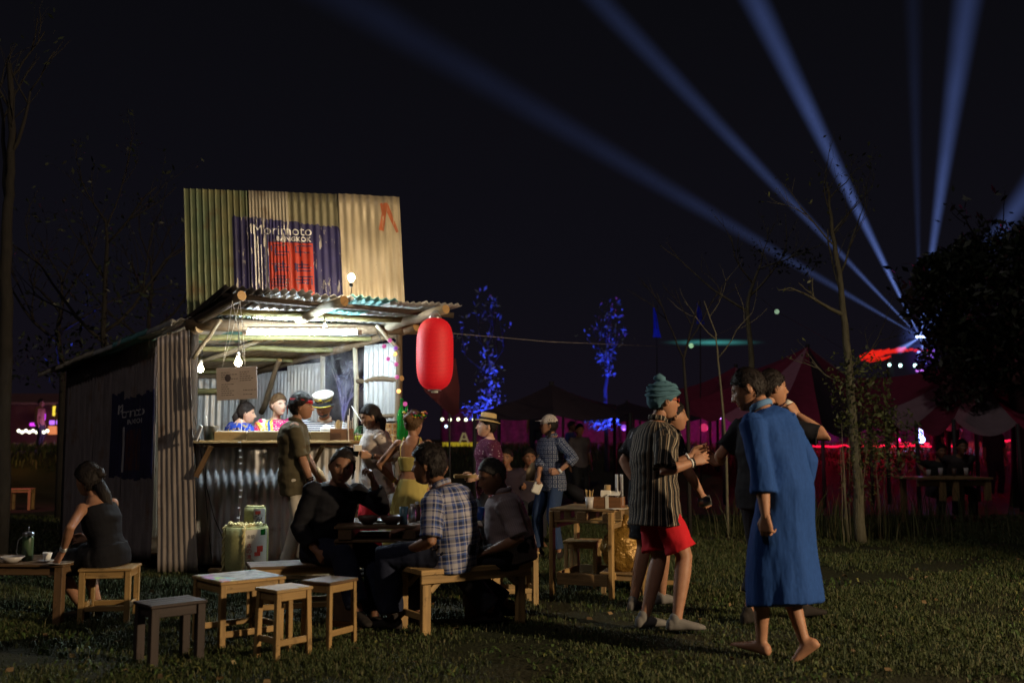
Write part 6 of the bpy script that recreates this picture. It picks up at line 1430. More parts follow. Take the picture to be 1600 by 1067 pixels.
    P = person('seated woman in a black sleeveless dress leaning on the low left table', loc, yaw, H,
        seated(.50, .10, chest=I(160, 815, 7.66), neck=I(147, 776, 7.68), head=I(138, 750, 7.70), hl=I(98, 862, 7.42), hr=(.05, .30, .60), el=(-.8, -.7, 0), er=(.3, -.3, -1), hyaw=-6, hpitch=-12, fl=(-.08, .16, .085), fr=(.12, .22, .085), kl=(-.1, 1, .7), kr=(.1, 1, .7), curl=(.25, .4), hdl=inv((0, 0, 0), yaw, 1.72, (-.5, 0, -.8)), nl=(-1, 0, .4)),
        dict(skin='tan', fem=1, hair=dict(line=(.5, .2, -.2, -.78), thick=.022, mess=.004, locks=[([(.0, -.07, .05), (.01, -.11, .04), (.01, -.13, .0)], [.03, .04, .03]), ([(0, -.09, -.05), (.02, -.12, -.14), (.03, -.13, -.24), (.035, -.12, -.32)], [.045, .05, .04, .012])]), top=dict(mat=M['f_black'], ease=.010, sleeve=0, ntop=6, hem=-.09, wr=.005, name='dress_top'), bottom=dict(kind='shorts', mat=M['f_black'], ease=.022, len=.95, flare=1.1, wr=.006), shoes=M['f_shoedark']))
    for t in (.80, .85, .90): bracelet(P, 'l', t, .023, M['steel'])
    # ---- three behind the counter
    fz = .172
    loc = V((PX(372, 690, 10.95).x, 10.95, fz)); H = 1.62; yaw = 40; I = lambda x, y, d: inv(loc, yaw, H, PX(x, y, d))
    P = person('woman in a blue and gold batik shirt behind the counter, under the menu card', loc, yaw, H,
        dict(head=I(384, 646, 10.98), neck=I(375, 658, 10.95), hyaw=38, hpitch=-6, hl=(-.18, .25, 1.0), hr=(.22, .2, 1.0)),
        dict(skin='pale', fem=1, hair=dict(line=(.5, .2, -.1, -.8), thick=.014, mess=.003, locks=[([(0, -.08, 0), (0, -.11, -.06), (0, -.10, -.12)], [.04, .04, .02])]), top=dict(mat=M['f_batik'], ease=.034, sleeve=.9, hem=-.12, sease=.034, wr=.006), bottom=dict(mat=M['f_grey']), shoes=M['f_shoedark']), lod=1.1)
    loc = V((PX(430, 690, 11.0).x, 11.0, fz)); H = 1.70; yaw = 150; I = lambda x, y, d: inv(loc, yaw, H, PX(x, y, d))
    P = person('woman in a bright pink and yellow printed top behind the counter', loc, yaw, H,
        dict(head=I(435, 633, 10.92), neck=I(431, 653, 10.98), hyaw=-16, hpitch=-3, hl=(-.2, .25, 1.0), hr=(.2, .25, 1.0)),
        dict(skin='pale', fem=1, hair=dict(line=(.52, .28, -.05, -.6), thick=.014, mess=.003), hairmat='hair_brown', top=dict(mat=M['f_dashiki'], ease=.034, sleeve=1.0, hem=-.14, sease=.034, wr=.006), bottom=dict(mat=M['f_grey']), shoes=M['f_shoedark']), lod=1.1)
    b = MB(); nk = P['neck']; D = P['D']; b.tube([nk+D((math.cos(a), math.sin(a)*.9, 0))*(.075+.03*math.sin(a))+V((0, 0, -.02-.11*max(0, math.sin(a)))) for a in np.linspace(-.6, PI+.6, 16)], .004, 6); b.build('necklace', M['black'], P['root'])
    loc = V((PX(508, 690, 10.95).x, 10.95, fz)); H = 1.72; yaw = 186; I = lambda x, y, d: inv(loc, yaw, H, PX(x, y, d))
    P = person('bearded man in a white captain hat and navy striped shirt working behind the counter', loc, yaw, H,
        dict(head=I(506, 634, 10.78), neck=I(507, 655, 10.92), chest=I(507, 684, 10.97), hyaw=0, hpitch=-20, hl=(-.12, .36, 1.08), hr=(.14, .36, 1.08), el=(-1, -.3, -.3), er=(1, -.3, -.3), curl=(.6, .6), hdl=(.3, 1, 0), hdr=(-.3, 1, 0)),
        dict(skin='tan', beard=1, fat=.3, bulk=1.12, belly=.03, down=1, hair=dict(line=(.5, .2, .0, -.55), thick=.010), top=dict(mat=M['f_sailor'], ease=.028, sleeve=1.3, hem=-.12, sease=.03, wr=.006, collar=M['f_capmesh']), bottom=dict(mat=M['f_grey']), shoes=M['f_shoedark']), lod=1.1)
    b = MB(); b.lathe((0, -.008, .055), [(.086, -.01), (.088, .0), (.088, .026)], 28, (0, .08, 1)); on_head(P, b, 'hat_band', M['f_brim'])
    b = MB(); b.lathe((0, -.008, .055), [(.0885, .014), (.091, .016), (.091, .022), (.0885, .024)], 28, (0, .08, 1)); on_head(P, b, 'gold_braid', M['gold'])
    b = MB(); b.lathe((0, -.008, .055), [(.087, .026), (.105, .05), (.110, .066), (.098, .078), (.05, .086), (.01, .087)], 28, (0, .06, 1)); on_head(P, b, 'hat_crown', M['labelw'])
    b = MB(); vs = []; n = 14
    for i in range(n+1):
        a = -1.15+2.3*i/n
        for r, z in ((.088, .052), (.140, .024), (.140, .019), (.088, .047)): vs.append((math.sin(a)*r*.95, math.cos(a)*r*(1.05 if r < .1 else 1.02), z))
    b.add(vs, [(i*4+j, i*4+(j+1) % 4, i*4+4+(j+1) % 4, i*4+4+j) for i in range(n) for j in range(4)], None, True); on_head(P, b, 'visor', M['black'])
    b = MB(); b.tube([(math.sin(a)*.130, math.cos(a)*.139, .0275) for a in np.linspace(-.85, .85, 12)], .0045, 6); on_head(P, b, 'visor_braid', M['gold'])
    b = MB(); b.box((0, .100, .098), (.007, .004, .036)); b.box((0, .101, .088), (.026, .004, .006)); b.tube([(-.015, .101, .090), (0, .103, .080), (.015, .101, .090)], .003, 6); b.ball((0, .100, .118), .005); on_head(P, b, 'anchor_badge', M['gold'])
def cap_crown(P, mat):
    x, y, z, fs = head_grid(30, 40); X, Y, Z = head_shape(x, y, z); L = np.sqrt(X*X+Y*Y+Z*Z); t = np.where(z > .22-.12*y, .016+.006*np.clip(z, 0, 1), -.012); Q = np.stack([X, Y, Z], 1)*((L+t)/L)[:, None]
    b = MB(); b.add([tuple(q) for q in Q], fs, None, True); on_head(P, b, 'cap', M[mat])
    b = MB(); vs = []; n = 12
    for i in range(n+1):
        a = -1.0+2.0*i/n
        for r, q in ((.092, .030), (.150, .030), (.150, .025), (.092, .025)): vs.append((math.sin(a)*r*.85, math.cos(a)*r*1.12, q+.035-.2*(r-.09)))
    b.add(vs, [(i*4+j, i*4+(j+1) % 4, i*4+4+(j+1) % 4, i*4+4+j) for i in range(n) for j in range(4)], None, True)
    return on_head(P, b, 'cap_brim', M[mat])
def glasses(P, mat):
    b = MB()
    for q in (-1, 1):
        b.tube([(q*.031+math.cos(a)*.021, .096-.10*abs(q*.031+math.cos(a)*.021)**1.1, .006+math.sin(a)*.016) for a in np.linspace(0, 2*PI, 17)], .0026, 6)
        b.tube([(q*.055, .083, .010), (q*.076, .045, .012), (q*.079, .0, .010)], .0028, 6)
    b.tube([(-.011, .098, .008), (.011, .098, .008)], .0026, 6); on_head(P, b, 'glasses_frame', M[mat]); b = MB()
    for q in (-1, 1): b.tube([(q*.031, .0925, .006), (q*.031, .0900, .006)], .019, 12)
    on_head(P, b, 'lens', M['skin_phone'])
# ---------------------------------------------------------------- background
def leaves(mb, c, r, n, size, rng, flat=1.0, shell=0.0):
    for _ in range(n):
        a = rng.normal(size=3); a /= np.linalg.norm(a)+1e-9; q = rng.random()**(1/3 if not shell else .2)
        p = V((c[0]+a[0]*q*r[0], c[1]+a[1]*q*r[1], c[2]+a[2]*q*r[2])); s = size*(.6+.8*rng.random())
        u = V(rng.normal(size=3)).normalized(); w = u.cross(V(rng.normal(size=3))).normalized()
        k = rng.random(); mb.add([p-u*s, p+w*s*.42, p+u*s, p-w*s*.42], [(0, 1, 2, 3)], [(k, rng.random(), 0)]*4)
def branch(wood_, leaf, p, d, L, r, depth, rng, up=.15, leafsize=.05, leafn=5, spread=.7, tips=None):
    pts = [p]; q = p.copy(); dd = d.normalized(); n = 5
    for i in range(n):
        dd = (dd + V(rng.normal(size=3))*.11 + V((0, 0, up*.3))).normalized(); q = q+dd*L/n; pts.append(q.copy())
    wood_.tube(pts, [r*(1-.5*i/n) for i in range(n+1)], 6 if r > .02 else 4)
    if depth == 0:
        if leaf is not None and leafn:
            leaves(leaf, q, (leafsize*4,)*3, leafn, leafsize, rng)
        return
    for k in range(rng.integers(2, 4)):
        i = rng.integers(2, n+1); a = V(rng.normal(size=3)); a = (a-dd*a.dot(dd)).normalized()
        branch(wood_, leaf, pts[i], (dd+a*spread+V((0, 0, up))).normalized(), L*rng.uniform(.5, .75), r*.5*rng.uniform(.8, 1.1), depth-1, rng, up, leafsize, leafn, spread)
def tree(label, trunkpts, r0, r1, branches, bark, leafmat, seed, leafsize=.05, leafn=5, depth=2, clouds=(), up=.15, group=None, name='tree'):
    rng = np.random.default_rng(seed); t = thing(name, label, 'tree', trunkpts[0], 0, group); pts = [V(p) for p in trunkpts]; n = len(pts)
    fine = []
    for a, b in zip(pts, pts[1:]):
        for k in range(3): fine.append(a.lerp(b, k/3)+V((random.uniform(-1, 1), random.uniform(-1, 1), 0))*r0*.18)
    fine.append(pts[-1]); m = len(fine)
    MB().tube(fine, [r0+(r1-r0)*i/(m-1) for i in range(m)], 10, wob=.06).build('trunk', bark, t)
    w = MB(); lf = MB()
    for (f, d, L, r) in branches:
        i = f*(m-1); j = min(int(i), m-2); p = fine[j].lerp(fine[j+1], i-j); branch(w, lf, p, V(d), L, r, depth, rng, up, leafsize, leafn)
    for (c, rr, k, sz) in clouds: leaves(lf, c, rr, k, sz, rng)
    if w.v: w.build('branches', bark, t)
    if lf.v: lf.build('crown', leafmat, t)
    return t
def leafm(name, c, rough=.5):
    t = NT(name); at = t.n('Attribute', attribute_name='pat'); s = t.n('SeparateXYZ'); t.l(at.outputs['Vector'], s.inputs[0])
    t.base(t.mix(s.outputs[0], mul(c, .45), mul(c, 1.7))); t.set(rough, 0, .4); return t.m
def canopy(label, peak, base, mats, sag=.25, cat='tent', name='tent', valance=.0, pole=True, pats=None, group=None):
    t = thing(name, label, cat, (peak.x, peak.y, 1.0), 0, group); n = 9; nb = len(base)
    for e in range(nb):
        a, b = V(base[e]), V(base[(e+1) % nb]); vs = []; fs = []; idx = {}; pt = []
        for i in range(n+1):
            for j in range(n+1-i):
                u, w = i/n, j/n; q = peak*(1-u-w)+a*u+b*w; s = 4*u*w+(u+w)*(1-u-w)*2.0
                q = q+V((0, 0, -sag*s*.55)); idx[i, j] = len(vs); vs.append(q); pt.append((u, w, e))
        for i in range(n):
            for j in range(n-i):
                fs.append((idx[i, j], idx[i+1, j], idx[i, j+1]))
                if i+j < n-1: fs.append((idx[i+1, j], idx[i+1, j+1], idx[i, j+1]))
        MB().add(vs, fs, pt, True).build('canopy_panel', mats[e % len(mats)], t)
    if pole:
        for b in base: MB().tube([b, V((b.x, b.y, float(ground_z(b.x, b.y))))], .04, 8).build('pole', M['cable'], t)
        MB().tube([peak+V((0, 0, .05)), V((peak.x, peak.y, float(ground_z(peak.x, peak.y))))], .05, 8).build('mast', M['cable'], t)
    return t
def beam_cone(label, apex, end, rad, k, c0, color=(.22, .35, 1.0), soft=1.0):  # cone glows by emission in place of lamplight scattered in haze
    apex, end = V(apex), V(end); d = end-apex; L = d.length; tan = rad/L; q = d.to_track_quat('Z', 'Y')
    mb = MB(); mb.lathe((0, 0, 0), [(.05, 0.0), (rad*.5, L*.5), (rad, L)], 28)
    me = mb.mesh('glow_beam', beam_mat(tan, k, c0, color)); o = bpy.data.objects.new('glow_beam', me); COL.objects.link(o)
    o.location = apex; o.rotation_euler = q.to_euler(); setp(o, label, 'glow beam', 'glowing cones in place of searchlight beams in the night sky'); return o
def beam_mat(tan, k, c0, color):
    m = bpy.data.materials.new('haze_glow_beam'); m.use_nodes = True; t = m.node_tree; t.nodes.clear(); N = t.nodes.new
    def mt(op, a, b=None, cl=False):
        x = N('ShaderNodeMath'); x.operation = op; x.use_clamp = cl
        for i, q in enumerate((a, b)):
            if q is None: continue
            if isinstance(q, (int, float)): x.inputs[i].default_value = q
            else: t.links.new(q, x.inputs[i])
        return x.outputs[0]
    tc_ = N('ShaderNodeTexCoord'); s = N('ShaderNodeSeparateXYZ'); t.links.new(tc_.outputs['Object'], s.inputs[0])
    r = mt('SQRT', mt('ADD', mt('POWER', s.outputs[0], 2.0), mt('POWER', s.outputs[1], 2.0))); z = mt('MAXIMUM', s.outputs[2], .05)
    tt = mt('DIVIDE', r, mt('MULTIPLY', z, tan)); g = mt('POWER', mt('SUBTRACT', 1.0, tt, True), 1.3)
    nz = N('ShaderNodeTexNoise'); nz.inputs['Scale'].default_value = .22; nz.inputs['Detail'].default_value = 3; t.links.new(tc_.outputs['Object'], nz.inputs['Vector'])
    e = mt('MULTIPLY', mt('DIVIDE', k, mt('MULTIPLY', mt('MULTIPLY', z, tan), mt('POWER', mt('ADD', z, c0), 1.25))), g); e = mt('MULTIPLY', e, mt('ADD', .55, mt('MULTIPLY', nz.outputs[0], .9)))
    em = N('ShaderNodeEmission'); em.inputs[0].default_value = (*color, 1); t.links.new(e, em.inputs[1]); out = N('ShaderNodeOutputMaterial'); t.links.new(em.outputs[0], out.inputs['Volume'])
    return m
def glow_vol(label, c, r, col, k, name, cat='lit haze'):
    m = bpy.data.materials.new('glow_volume'); m.use_nodes = True; t = m.node_tree; t.nodes.clear(); N = t.nodes.new
    tc_ = N('ShaderNodeTexCoord'); mp = N('ShaderNodeMapping'); mp.inputs['Scale'].default_value = [1/x for x in r]; t.links.new(tc_.outputs['Object'], mp.inputs[0])
    ln = N('ShaderNodeVectorMath'); ln.operation = 'LENGTH'; t.links.new(mp.outputs[0], ln.inputs[0])
    a = N('ShaderNodeMath'); a.operation = 'SUBTRACT'; a.use_clamp = True; a.inputs[0].default_value = 1; t.links.new(ln.outputs['Value'], a.inputs[1])
    b = N('ShaderNodeMath'); b.operation = 'POWER'; b.inputs[1].default_value = 2.0; t.links.new(a.outputs[0], b.inputs[0]); e = N('ShaderNodeMath'); e.operation = 'MULTIPLY'; e.inputs[1].default_value = k; t.links.new(b.outputs[0], e.inputs[0])
    em = N('ShaderNodeEmission'); em.inputs[0].default_value = (*col, 1); t.links.new(e.outputs[0], em.inputs[1]); out = N('ShaderNodeOutputMaterial'); t.links.new(em.outputs[0], out.inputs['Volume'])
    b = MB(); b.ball((0, 0, 0), 1, 18, r); me = b.mesh(name, m); o = bpy.data.objects.new(name, me); COL.objects.link(o); o.location = c; setp(o, label, cat); 
    if cat == 'lit haze': o['kind'] = 'stuff'
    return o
def glow_ball(label, p, r, col, k, cat='lamp', name='lamp', group=None, n=10):
    mat = emit('glow', col, k); o = MB().ball(V(p), r, n).build(name, mat); setp(o, label, cat, group); return o
def background():
    bark = wood('tree_bark', (.26, .24, .16), .4, .9, .8, True); dbark = wood('dark_bark', (.035, .030, .025), .4, .9, .8, True)
    lf = leafm('leaf_olive', (.085, .10, .035)); ld = leafm('leaf_dark', (.020, .027, .013)); lb = leafm('leaf_pale', (.22, .26, .24))
    gz = lambda p: V((p.x, p.y, float(ground_z(p.x, p.y))))
    # main bare tree right
    d = 13.2; T = [GX(1346, 850)] + [PX(x, y, d) for x, y in ((1340, 760), (1330, 640), (1325, 560), (1318, 480), (1306, 400), (1298, 340), (1292, 285))]
    cl = [(PX(1350, 640, d), (.42, .40, .85), 1500, .032), (PX(1395, 690, d), (.40, .4, .5), 620, .032), (PX(1318, 590, d), (.3, .3, .4), 140, .03), (PX(1345, 740, d), (.3, .3, .5), 260, .03), (PX(1290, 300, d), (.30, .3, .32), 30, .03), (PX(1335, 310, d), (.25, .3, .25), 26, .03)]
    br = [(.55, (-1, .1, .45), .55, .03), (.60, (-.3, .2, 1), 1.0, .018), (.66, (.5, .1, .9), .9, .016), (.75, (-.7, 0, .9), .7, .014), (.8, (.8, 0, .9), .7, .014), (.88, (-.5, 0, 1), .6, .012), (.93, (.6, 0, .8), .55, .010), (.40, (.8, .2, .5), .8, .014), (.35, (-.7, .3, .5), .6, .014)]
    tree('tall bare tree right of the robed man, a leafy bush climbing its lower half', T, .075, .014, br, bark, lf, 5, .03, 2, 2, cl)
    t = thing('sapling_clump', 'thin upright stems standing at the foot of the tall bare tree', 'shrub', T[0]); rr = random.Random(8)
    for k in range(13):
        x = 1346+rr.uniform(-34, 34); a = GX(x, 846+rr.uniform(-6, 6)); b = PX(x+rr.uniform(-12, 12), rr.uniform(640, 730), d+rr.uniform(-.3, .3)); MB().tube([a, a.lerp(b, .5)+V((rr.uniform(-.03, .03), 0, 0)), b], [.009, .007, .003], 5).build('stem', bark, t)
    # second and third trees
    d = 16; tree('slender bare tree directly behind the robed man, with a thin fan of twigs', [gz(PX(1182, 800, d))] + [PX(x, y, d) for x, y in ((1178, 640), (1174, 560), (1168, 490), (1172, 455), (1190, 410))], .065, .014, [(.62, (-1, 0, .9), 1.1, .02), (.75, (.9, .1, .8), 1.0, .02), (.85, (-.5, 0, 1), .9, .015), (.95, (.8, 0, .4), .8, .012), (1, (0, 0, 1), .6, .01)], bark, ld, 9, .03, 1, 2, [(PX(1195, 395, d), (.5, .5, .3), 60, .04), (PX(1245, 410, d), (.55, .5, .22), 110, .04)])
    d = 14; tree('very thin sapling left of the robed man', [gz(PX(1137, 800, d))] + [PX(x, y, d) for x, y in ((1134, 700), (1128, 620), (1122, 560), (1118, 520), (1100, 470))], .022, .006, [(.6, (.6, 0, 1), .8, .009), (.75, (-.8, 0, .8), .7, .008), (.9, (.5, 0, .9), .6, .006)], bark, ld, 3, .03, 0, 1)
    d = 14; tree('bare forked sapling right behind the man in the head wrap', [gz(PX(1078, 800, d))] + [PX(x, y, d) for x, y in ((1074, 640), (1068, 560), (1078, 520), (1092, 470))], .03, .006, [(.5, (-.5, 0, 1), 1.0, .012), (.65, (.5, 0, 1), 1.1, .011), (.8, (-.6, 0, .8), .6, .008)], dbark, ld, 4, .03, 0, 2)
    # left
    d = 11.5; tree('tall double trunked tree at the left edge of the photo', [V((PX(8, 700, d).x, d, 0))] + [PX(x, y, d) for x, y in ((8, 560), (10, 430), (12, 320), (17, 270), (18, 180), (14, 100))], .085, .03, [(.50, (-.3, 0, 1), 1.4, .03), (.72, (.7, 0, .9), .8, .025), (.85, (-.6, 0, .8), .8, .02), (.95, (.5, 0, .9), .7, .015)], dbark, ld, 21, .04, 1, 2)
    for k, (x, dd, top, sd, lab) in enumerate(((95, 17, 430, 31, 'sparse dark tree left of the shack, lower branches catching a little blue light'), (165, 15, 340, 33, 'faint leafless tree rising behind the rear corner of the shack'), (235, 19, 400, 37, 'twiggy dark tree showing above the shack roof, nearest the painted sign'))):
        tree(lab, [gz(PX(x, 700, dd)), PX(x+4, 600, dd), PX(x-4, 520, dd), PX(x+2, top+40, dd), PX(x, top, dd)], .07, .012, [(.45, (-.9, .1, .6), 1.5, .03), (.5, (.9, .1, .6), 1.5, .03), (.65, (-.7, .2, .9), 1.3, .025), (.75, (.7, -.2, .9), 1.2, .02), (.9, (.3, 0, 1), .9, .015), (.95, (-.5, 0, .8), .9, .015)], dbark, ld, sd, .045, 4, 2, [(PX(x-30, 560, dd), (.8, .7, .5), 220, .05), (PX(x+10, 470, dd), (.8, .8, .6), 130, .05)])
    # big dark tree right
    d = 20; c = [(PX(1560, 470, d), (1.9, 1.6, 1.3), 4200, .10), (PX(1480, 430, d), (.65, 1, .55), 900, .09), (PX(1600, 560, d), (1.6, 1.5, .8), 2000, .10), (PX(1478, 560, d), (.5, .9, .55), 800, .08), (PX(1690, 440, d), (1.6, 1.5, 1.6), 2400, .10), (PX(1460, 500, d), (.3, .6, .5), 300, .08), (PX(1530, 385, d), (.5, .6, .35), 330, .08), (PX(1590, 372, d), (.45, .6, .4), 300, .08), (PX(1452, 415, d), (.28, .4, .3), 110, .07), (PX(1500, 620, d), (.5, .6, .35), 260, .08), (PX(1435, 470, d), (.2, .3, .25), 60, .07)]
    tree('large dense dark tree filling the right edge behind the tents', [gz(PX(1590, 700, d)), PX(1588, 600, d), PX(1580, 500, d), PX(1570, 430, d)], .2, .06, [(.4, (-1, 0, .6), 1.6, .08), (.5, (1, 0, .6), 1.6, .08), (.8, (-.6, 0, .8), 1.3, .05)], dbark, ld, 41, .09, 6, 2, c)
    # blue lit trees
    def bluetree(lab, px, d, ytop, ybot, sd, clouds, kw=90, sc=1.0):
        b = gz(PX(px, 700, d)); pts = [b, PX(px-2, ybot, d), PX(px+3, (ytop+ybot)/2, d), PX(px-2, ytop, d)]
        q_ = sc; tree(lab, pts, .07, .015, [(.62, (-.8, 0, .7), .8*q_, .03), (.7, (.8, 0, .7), .8*q_, .03), (.8, (-.6, 0, 1), .7*q_, .025), (.9, (.6, 0, 1), .7*q_, .02), (.97, (.5, 0, .9), .6*q_, .015)], wood('pale_bark', (.10, .10, .10), .5, .9, .6, True), lb, sd, .07, 3, 2, clouds)
        q = b+V((.3, -2.0, .12)); lp = thing('ground_spotlight', 'small blue ground spotlight under the ' + ('tree right of the lantern' if px < 800 else 'tree above the capped woman'), 'spotlight', q)
        MB().lathe(q, [(.07, -.06), (.09, -.04), (.11, .08), (.10, .085)], 14, (.0, .7, .8)).build('housing', M['black'], lp); MB().lathe(q+V((0, .062, .07)), [(.085, 0), (.085, .006)], 14, (0, .7, .8)).build('lens', emit('blue_lens', (.1, .15, 1), 6), lp)
        lamp('ground_spotlight_light', 'SPOT', q+V((0, .09, .10)), kw*28, (.035, .06, 1.0), .08, pts[2]+V((0, 0, -.2)), 62, .8)
    bluetree('young tree lit blue, right of the paper lantern', 762, 24, 520, 640, 51, [(PX(765, 590, 23.6), (.38, .35, .5), 80, .06), (PX(745, 640, 23.6), (.4, .4, .3), 90, .06), (PX(770, 625, 23.6), (.35, .4, .3), 70, .06), (PX(760, 545, 23.6), (.25, .3, .5), 26, .06)], 52, 1.0)
    bluetree('young tree lit blue, in the gap above the white capped woman', 948, 26, 505, 610, 53, [(PX(946, 556, 25.6), (.28, .3, .24), 80, .06), (PX(952, 580, 25.6), (.2, .3, .2), 36, .06), (PX(940, 662, 25.6), (.5, .5, .2), 110, .07), (PX(955, 525, 25.6), (.12, .2, .35), 16, .05)], 50, .6)
    d = 20; q = PX(112, 512, d); rr = np.random.default_rng(5)
    lamp('ground_spotlight_light', 'SPOT', V((q.x, 17.3, 1.0)), 700, (.05, .08, 1), .08, PX(115, 515, 17), 16, .9)
    tb = thing('ground_spotlight', 'blue spotlight low in the trees left of the shack', 'spotlight', (q.x, 17.15, .9)); MB().lathe((q.x, 17.3, .85), [(.05, 0), (.08, .1), (.07, .11)], 12).build('housing', M['black'], tb); MB().tube([(q.x, 17.3, .85), (q.x, 17.3, 0)], .02, 6).build('stake', M['black'], tb)
    # seen through the stall opening: blue lit bush
    q = PX(548, 600, 17); t = thing('shrub', 'shrub lit blue seen through the side opening of the shack', 'shrub', gz(q)); w = MB(); l_ = MB(); branch(w, l_, gz(q)+V((0, 0, 1.0)), V((.1, 0, 1)), 1.1, .03, 2, np.random.default_rng(8), .2, .05, 4); w.build('branches', M['pale_log'], t); l_.build('leaves', lb, t)
    lamp('shrub_spotlight', 'SPOT', q+V((.6, -1.6, -1.2)), 420, (.06, .1, 1), .05, q+V((0, 0, .3)), 50, .8)
    # tents
    mr = fabric('maroon_tent', (.16, .022, .05), .3); mp = fabric('dusty_pink_tent', (.30, .15, .20), .2); mk = fabric('black_tent', (.03, .02, .03), .3); mg = fabric('grey_pink_tent', (.22, .16, .18), .2)
    d = 24; canopy('maroon and dusty pink marquee with a sharp peak left of the tall bare tree', PX(1262, 541, d), [PX(1075, 628, 22), PX(1130, 650, 21), PX(1210, 655, 20.4), PX(1285, 668, 20), PX(1360, 662, 20.6), PX(1432, 652, 22.5), PX(1400, 620, 26), PX(1250, 600, 29), PX(1120, 590, 26)], [mr, mp, mr, mk, mr, mg, mr, mp, mr], .45)
    d = 22; canopy('low maroon and grey pink marquee at the right edge with sagging panels', PX(1520, 560, d), [PX(1340, 590, 25), PX(1385, 640, 21), PX(1432, 662, 19.5), PX(1490, 655, 19), PX(1590, 662, 18.8), PX(1680, 655, 19), PX(1800, 640, 21), PX(1640, 600, 27), PX(1450, 575, 28)], [mr, mg, mr, mg, mr, mg, mr, mk, mr], .5)
    d = 24; canopy('pale topped marquee between the teal light bar and the maroon peak', PX(1150, 572, 26), [PX(1030, 612, 25), PX(1130, 650, 24), PX(1215, 640, 25), PX(1180, 600, 29)], [mr, mp, mr, mk], .5)
    d = 20; canopy('wide black umbrella like tent behind the people at the right of the lantern', PX(862, 600, d), [PX(742, 645, 19), PX(865, 648, 17.6), PX(985, 645, 19), PX(960, 632, 22), PX(780, 632, 22)], [mk], .22)
    canopy('dark flat roofed tent further back behind the black umbrella tent', PX(980, 628, 30), [PX(880, 650, 29), PX(990, 655, 28), PX(1110, 650, 29), PX(1000, 640, 33)], [mk], .3)
    # dark red cloth behind the lantern
    t = thing('banner', 'dark red cloth hanging in a wide fold behind the paper lantern', 'banner', PX(690, 600, 12.2)); P = [(655, 592), (662, 562), (690, 556), (712, 560), (718, 606), (717, 645), (708, 651), (690, 636), (664, 612)]; vs = [PX(x, y, 12.2+.15*math.sin(i)) for i, (x, y) in enumerate(P)]
    b = MB(); c = sum(vs, V((0, 0, 0)))/len(vs); b.add([c]+vs, [(0, i+1, (i+1) % len(vs)+1) for i in range(len(vs))], None, True); b.add([c+V((0, .01, 0))]+[v+V((0, .01, 0)) for v in vs], [(0, (i+1) % len(vs)+1, i+1) for i in range(len(vs))], None, True); b.build('cloth', fabric('dark_red_cloth', (.085, .016, .014)), t)
    MB().tube([PX(700, 553, 12.3), PX(702, 600, 12.35), V((PX(704, 700, 12.35).x, 12.35, 0))], .012, 8).build('pole', M['cable'], t)
    # fence with violet wash
    fm = fabric('fence_cloth', (.085, .045, .075), .7); k = 0
    fx = [690, 760, 830, 900, 970, 1040, 1110, 1180, 1250, 1320, 1390, 1460, 1530, 1610]
    R = thing('fence', 'long cloth screen behind the tents washed with violet and red light', 'fence', gz(PX(1150, 690, 40)))
    for a, b_ in zip(fx, fx[1:]):
        p, q = PX(a, 690, 40), PX(b_, 690, 40); s = Sheet(V((p.x, 40, 1.0)), V((q.x, 40, 1.0)), V((p.x, 40, 2.55)), V((q.x, 40, 2.55)), .5, .03, .05, 1.5, seed=k); s.build('fence_panel', fm, R); k += 1
        MB().tube([V((p.x, 39.9, 1.0)), V((p.x, 39.9, 2.7))], .05, 6).build('fence_post', M['cable'], R)
    def flood(px, d, z, kw, col, cat='lamp', lab=None, r=.055, k=3):
        p = V((PX(px, 690, d).x, d, 1.02+z)); 
        if lab: glow_ball(lab, p, r, col, k)
        lamp('wash_light', 'POINT', p+V((0, -.05-r*1.2, .12)), kw*1.1, col, .08)
    flood(1130, 37, .25, 130, (1, .03, .22), lab='red ground lamp in front of the cloth screen, behind the thin sapling')
    flood(1245, 37, .3, 160, (.55, .05, 1), lab='violet ground lamp to the right of the robed man')
    flood(1190, 36, .2, 90, (1, .02, .15), lab='red ground lamp hidden behind the robed man')
    flood(1440, 29, .32, 120, (.25, .35, 1), lab='bright blue white ground lamp at the foot of the blue pole', r=.10, k=14)
    flood(1405, 33, .3, 130, (1, .02, .20), lab='red ground lamp left of the blue pole')
    flood(1500, 32, .3, 130, (1, .02, .12), lab='red ground lamp under the right marquee')
    flood(1585, 31, .3, 110, (1, .05, .10), lab='red ground lamp at the right edge of the photo')
    flood(1000, 36, .3, 60, (1, .02, .25), lab='red ground lamp seen beside the white capped woman'); flood(890, 38, .5, 45, (.9, .08, .4), lab='dim pink lamp left of the white capped woman')
    flood(780, 37, .5, 50, (.8, .1, .35)); flood(975, 34, .4, 60, (.3, .1, 1))
    b = MB(); q = PX(1440, 690, 29.2); b.tube([V((q.x, 29.2, 1)), V((q.x, 29.2, 3.2))], .06, 10); o = b.build('pole', plain('pale_pole', (.5, .5, .5))); setp(o, 'slim pole washed blue by the lamp at its foot', 'pole')
    lamp('tent_fill', 'SPOT', (2.5, 16.5, 1.2), 130, (1, .22, .38), .2, PX(1300, 600, 23), 60, .9)  # unseen spots added to brighten the tent canopies
    lamp('tent_fill', 'SPOT', (14.5, 15.5, 1.2), 130, (1, .3, .40), .2, PX(1500, 620, 21), 60, .9)
    # red light along the terrace edge
    rng = np.random.default_rng(2); red = emit('red_strip_glow', (1, .008, .05), 1.5)
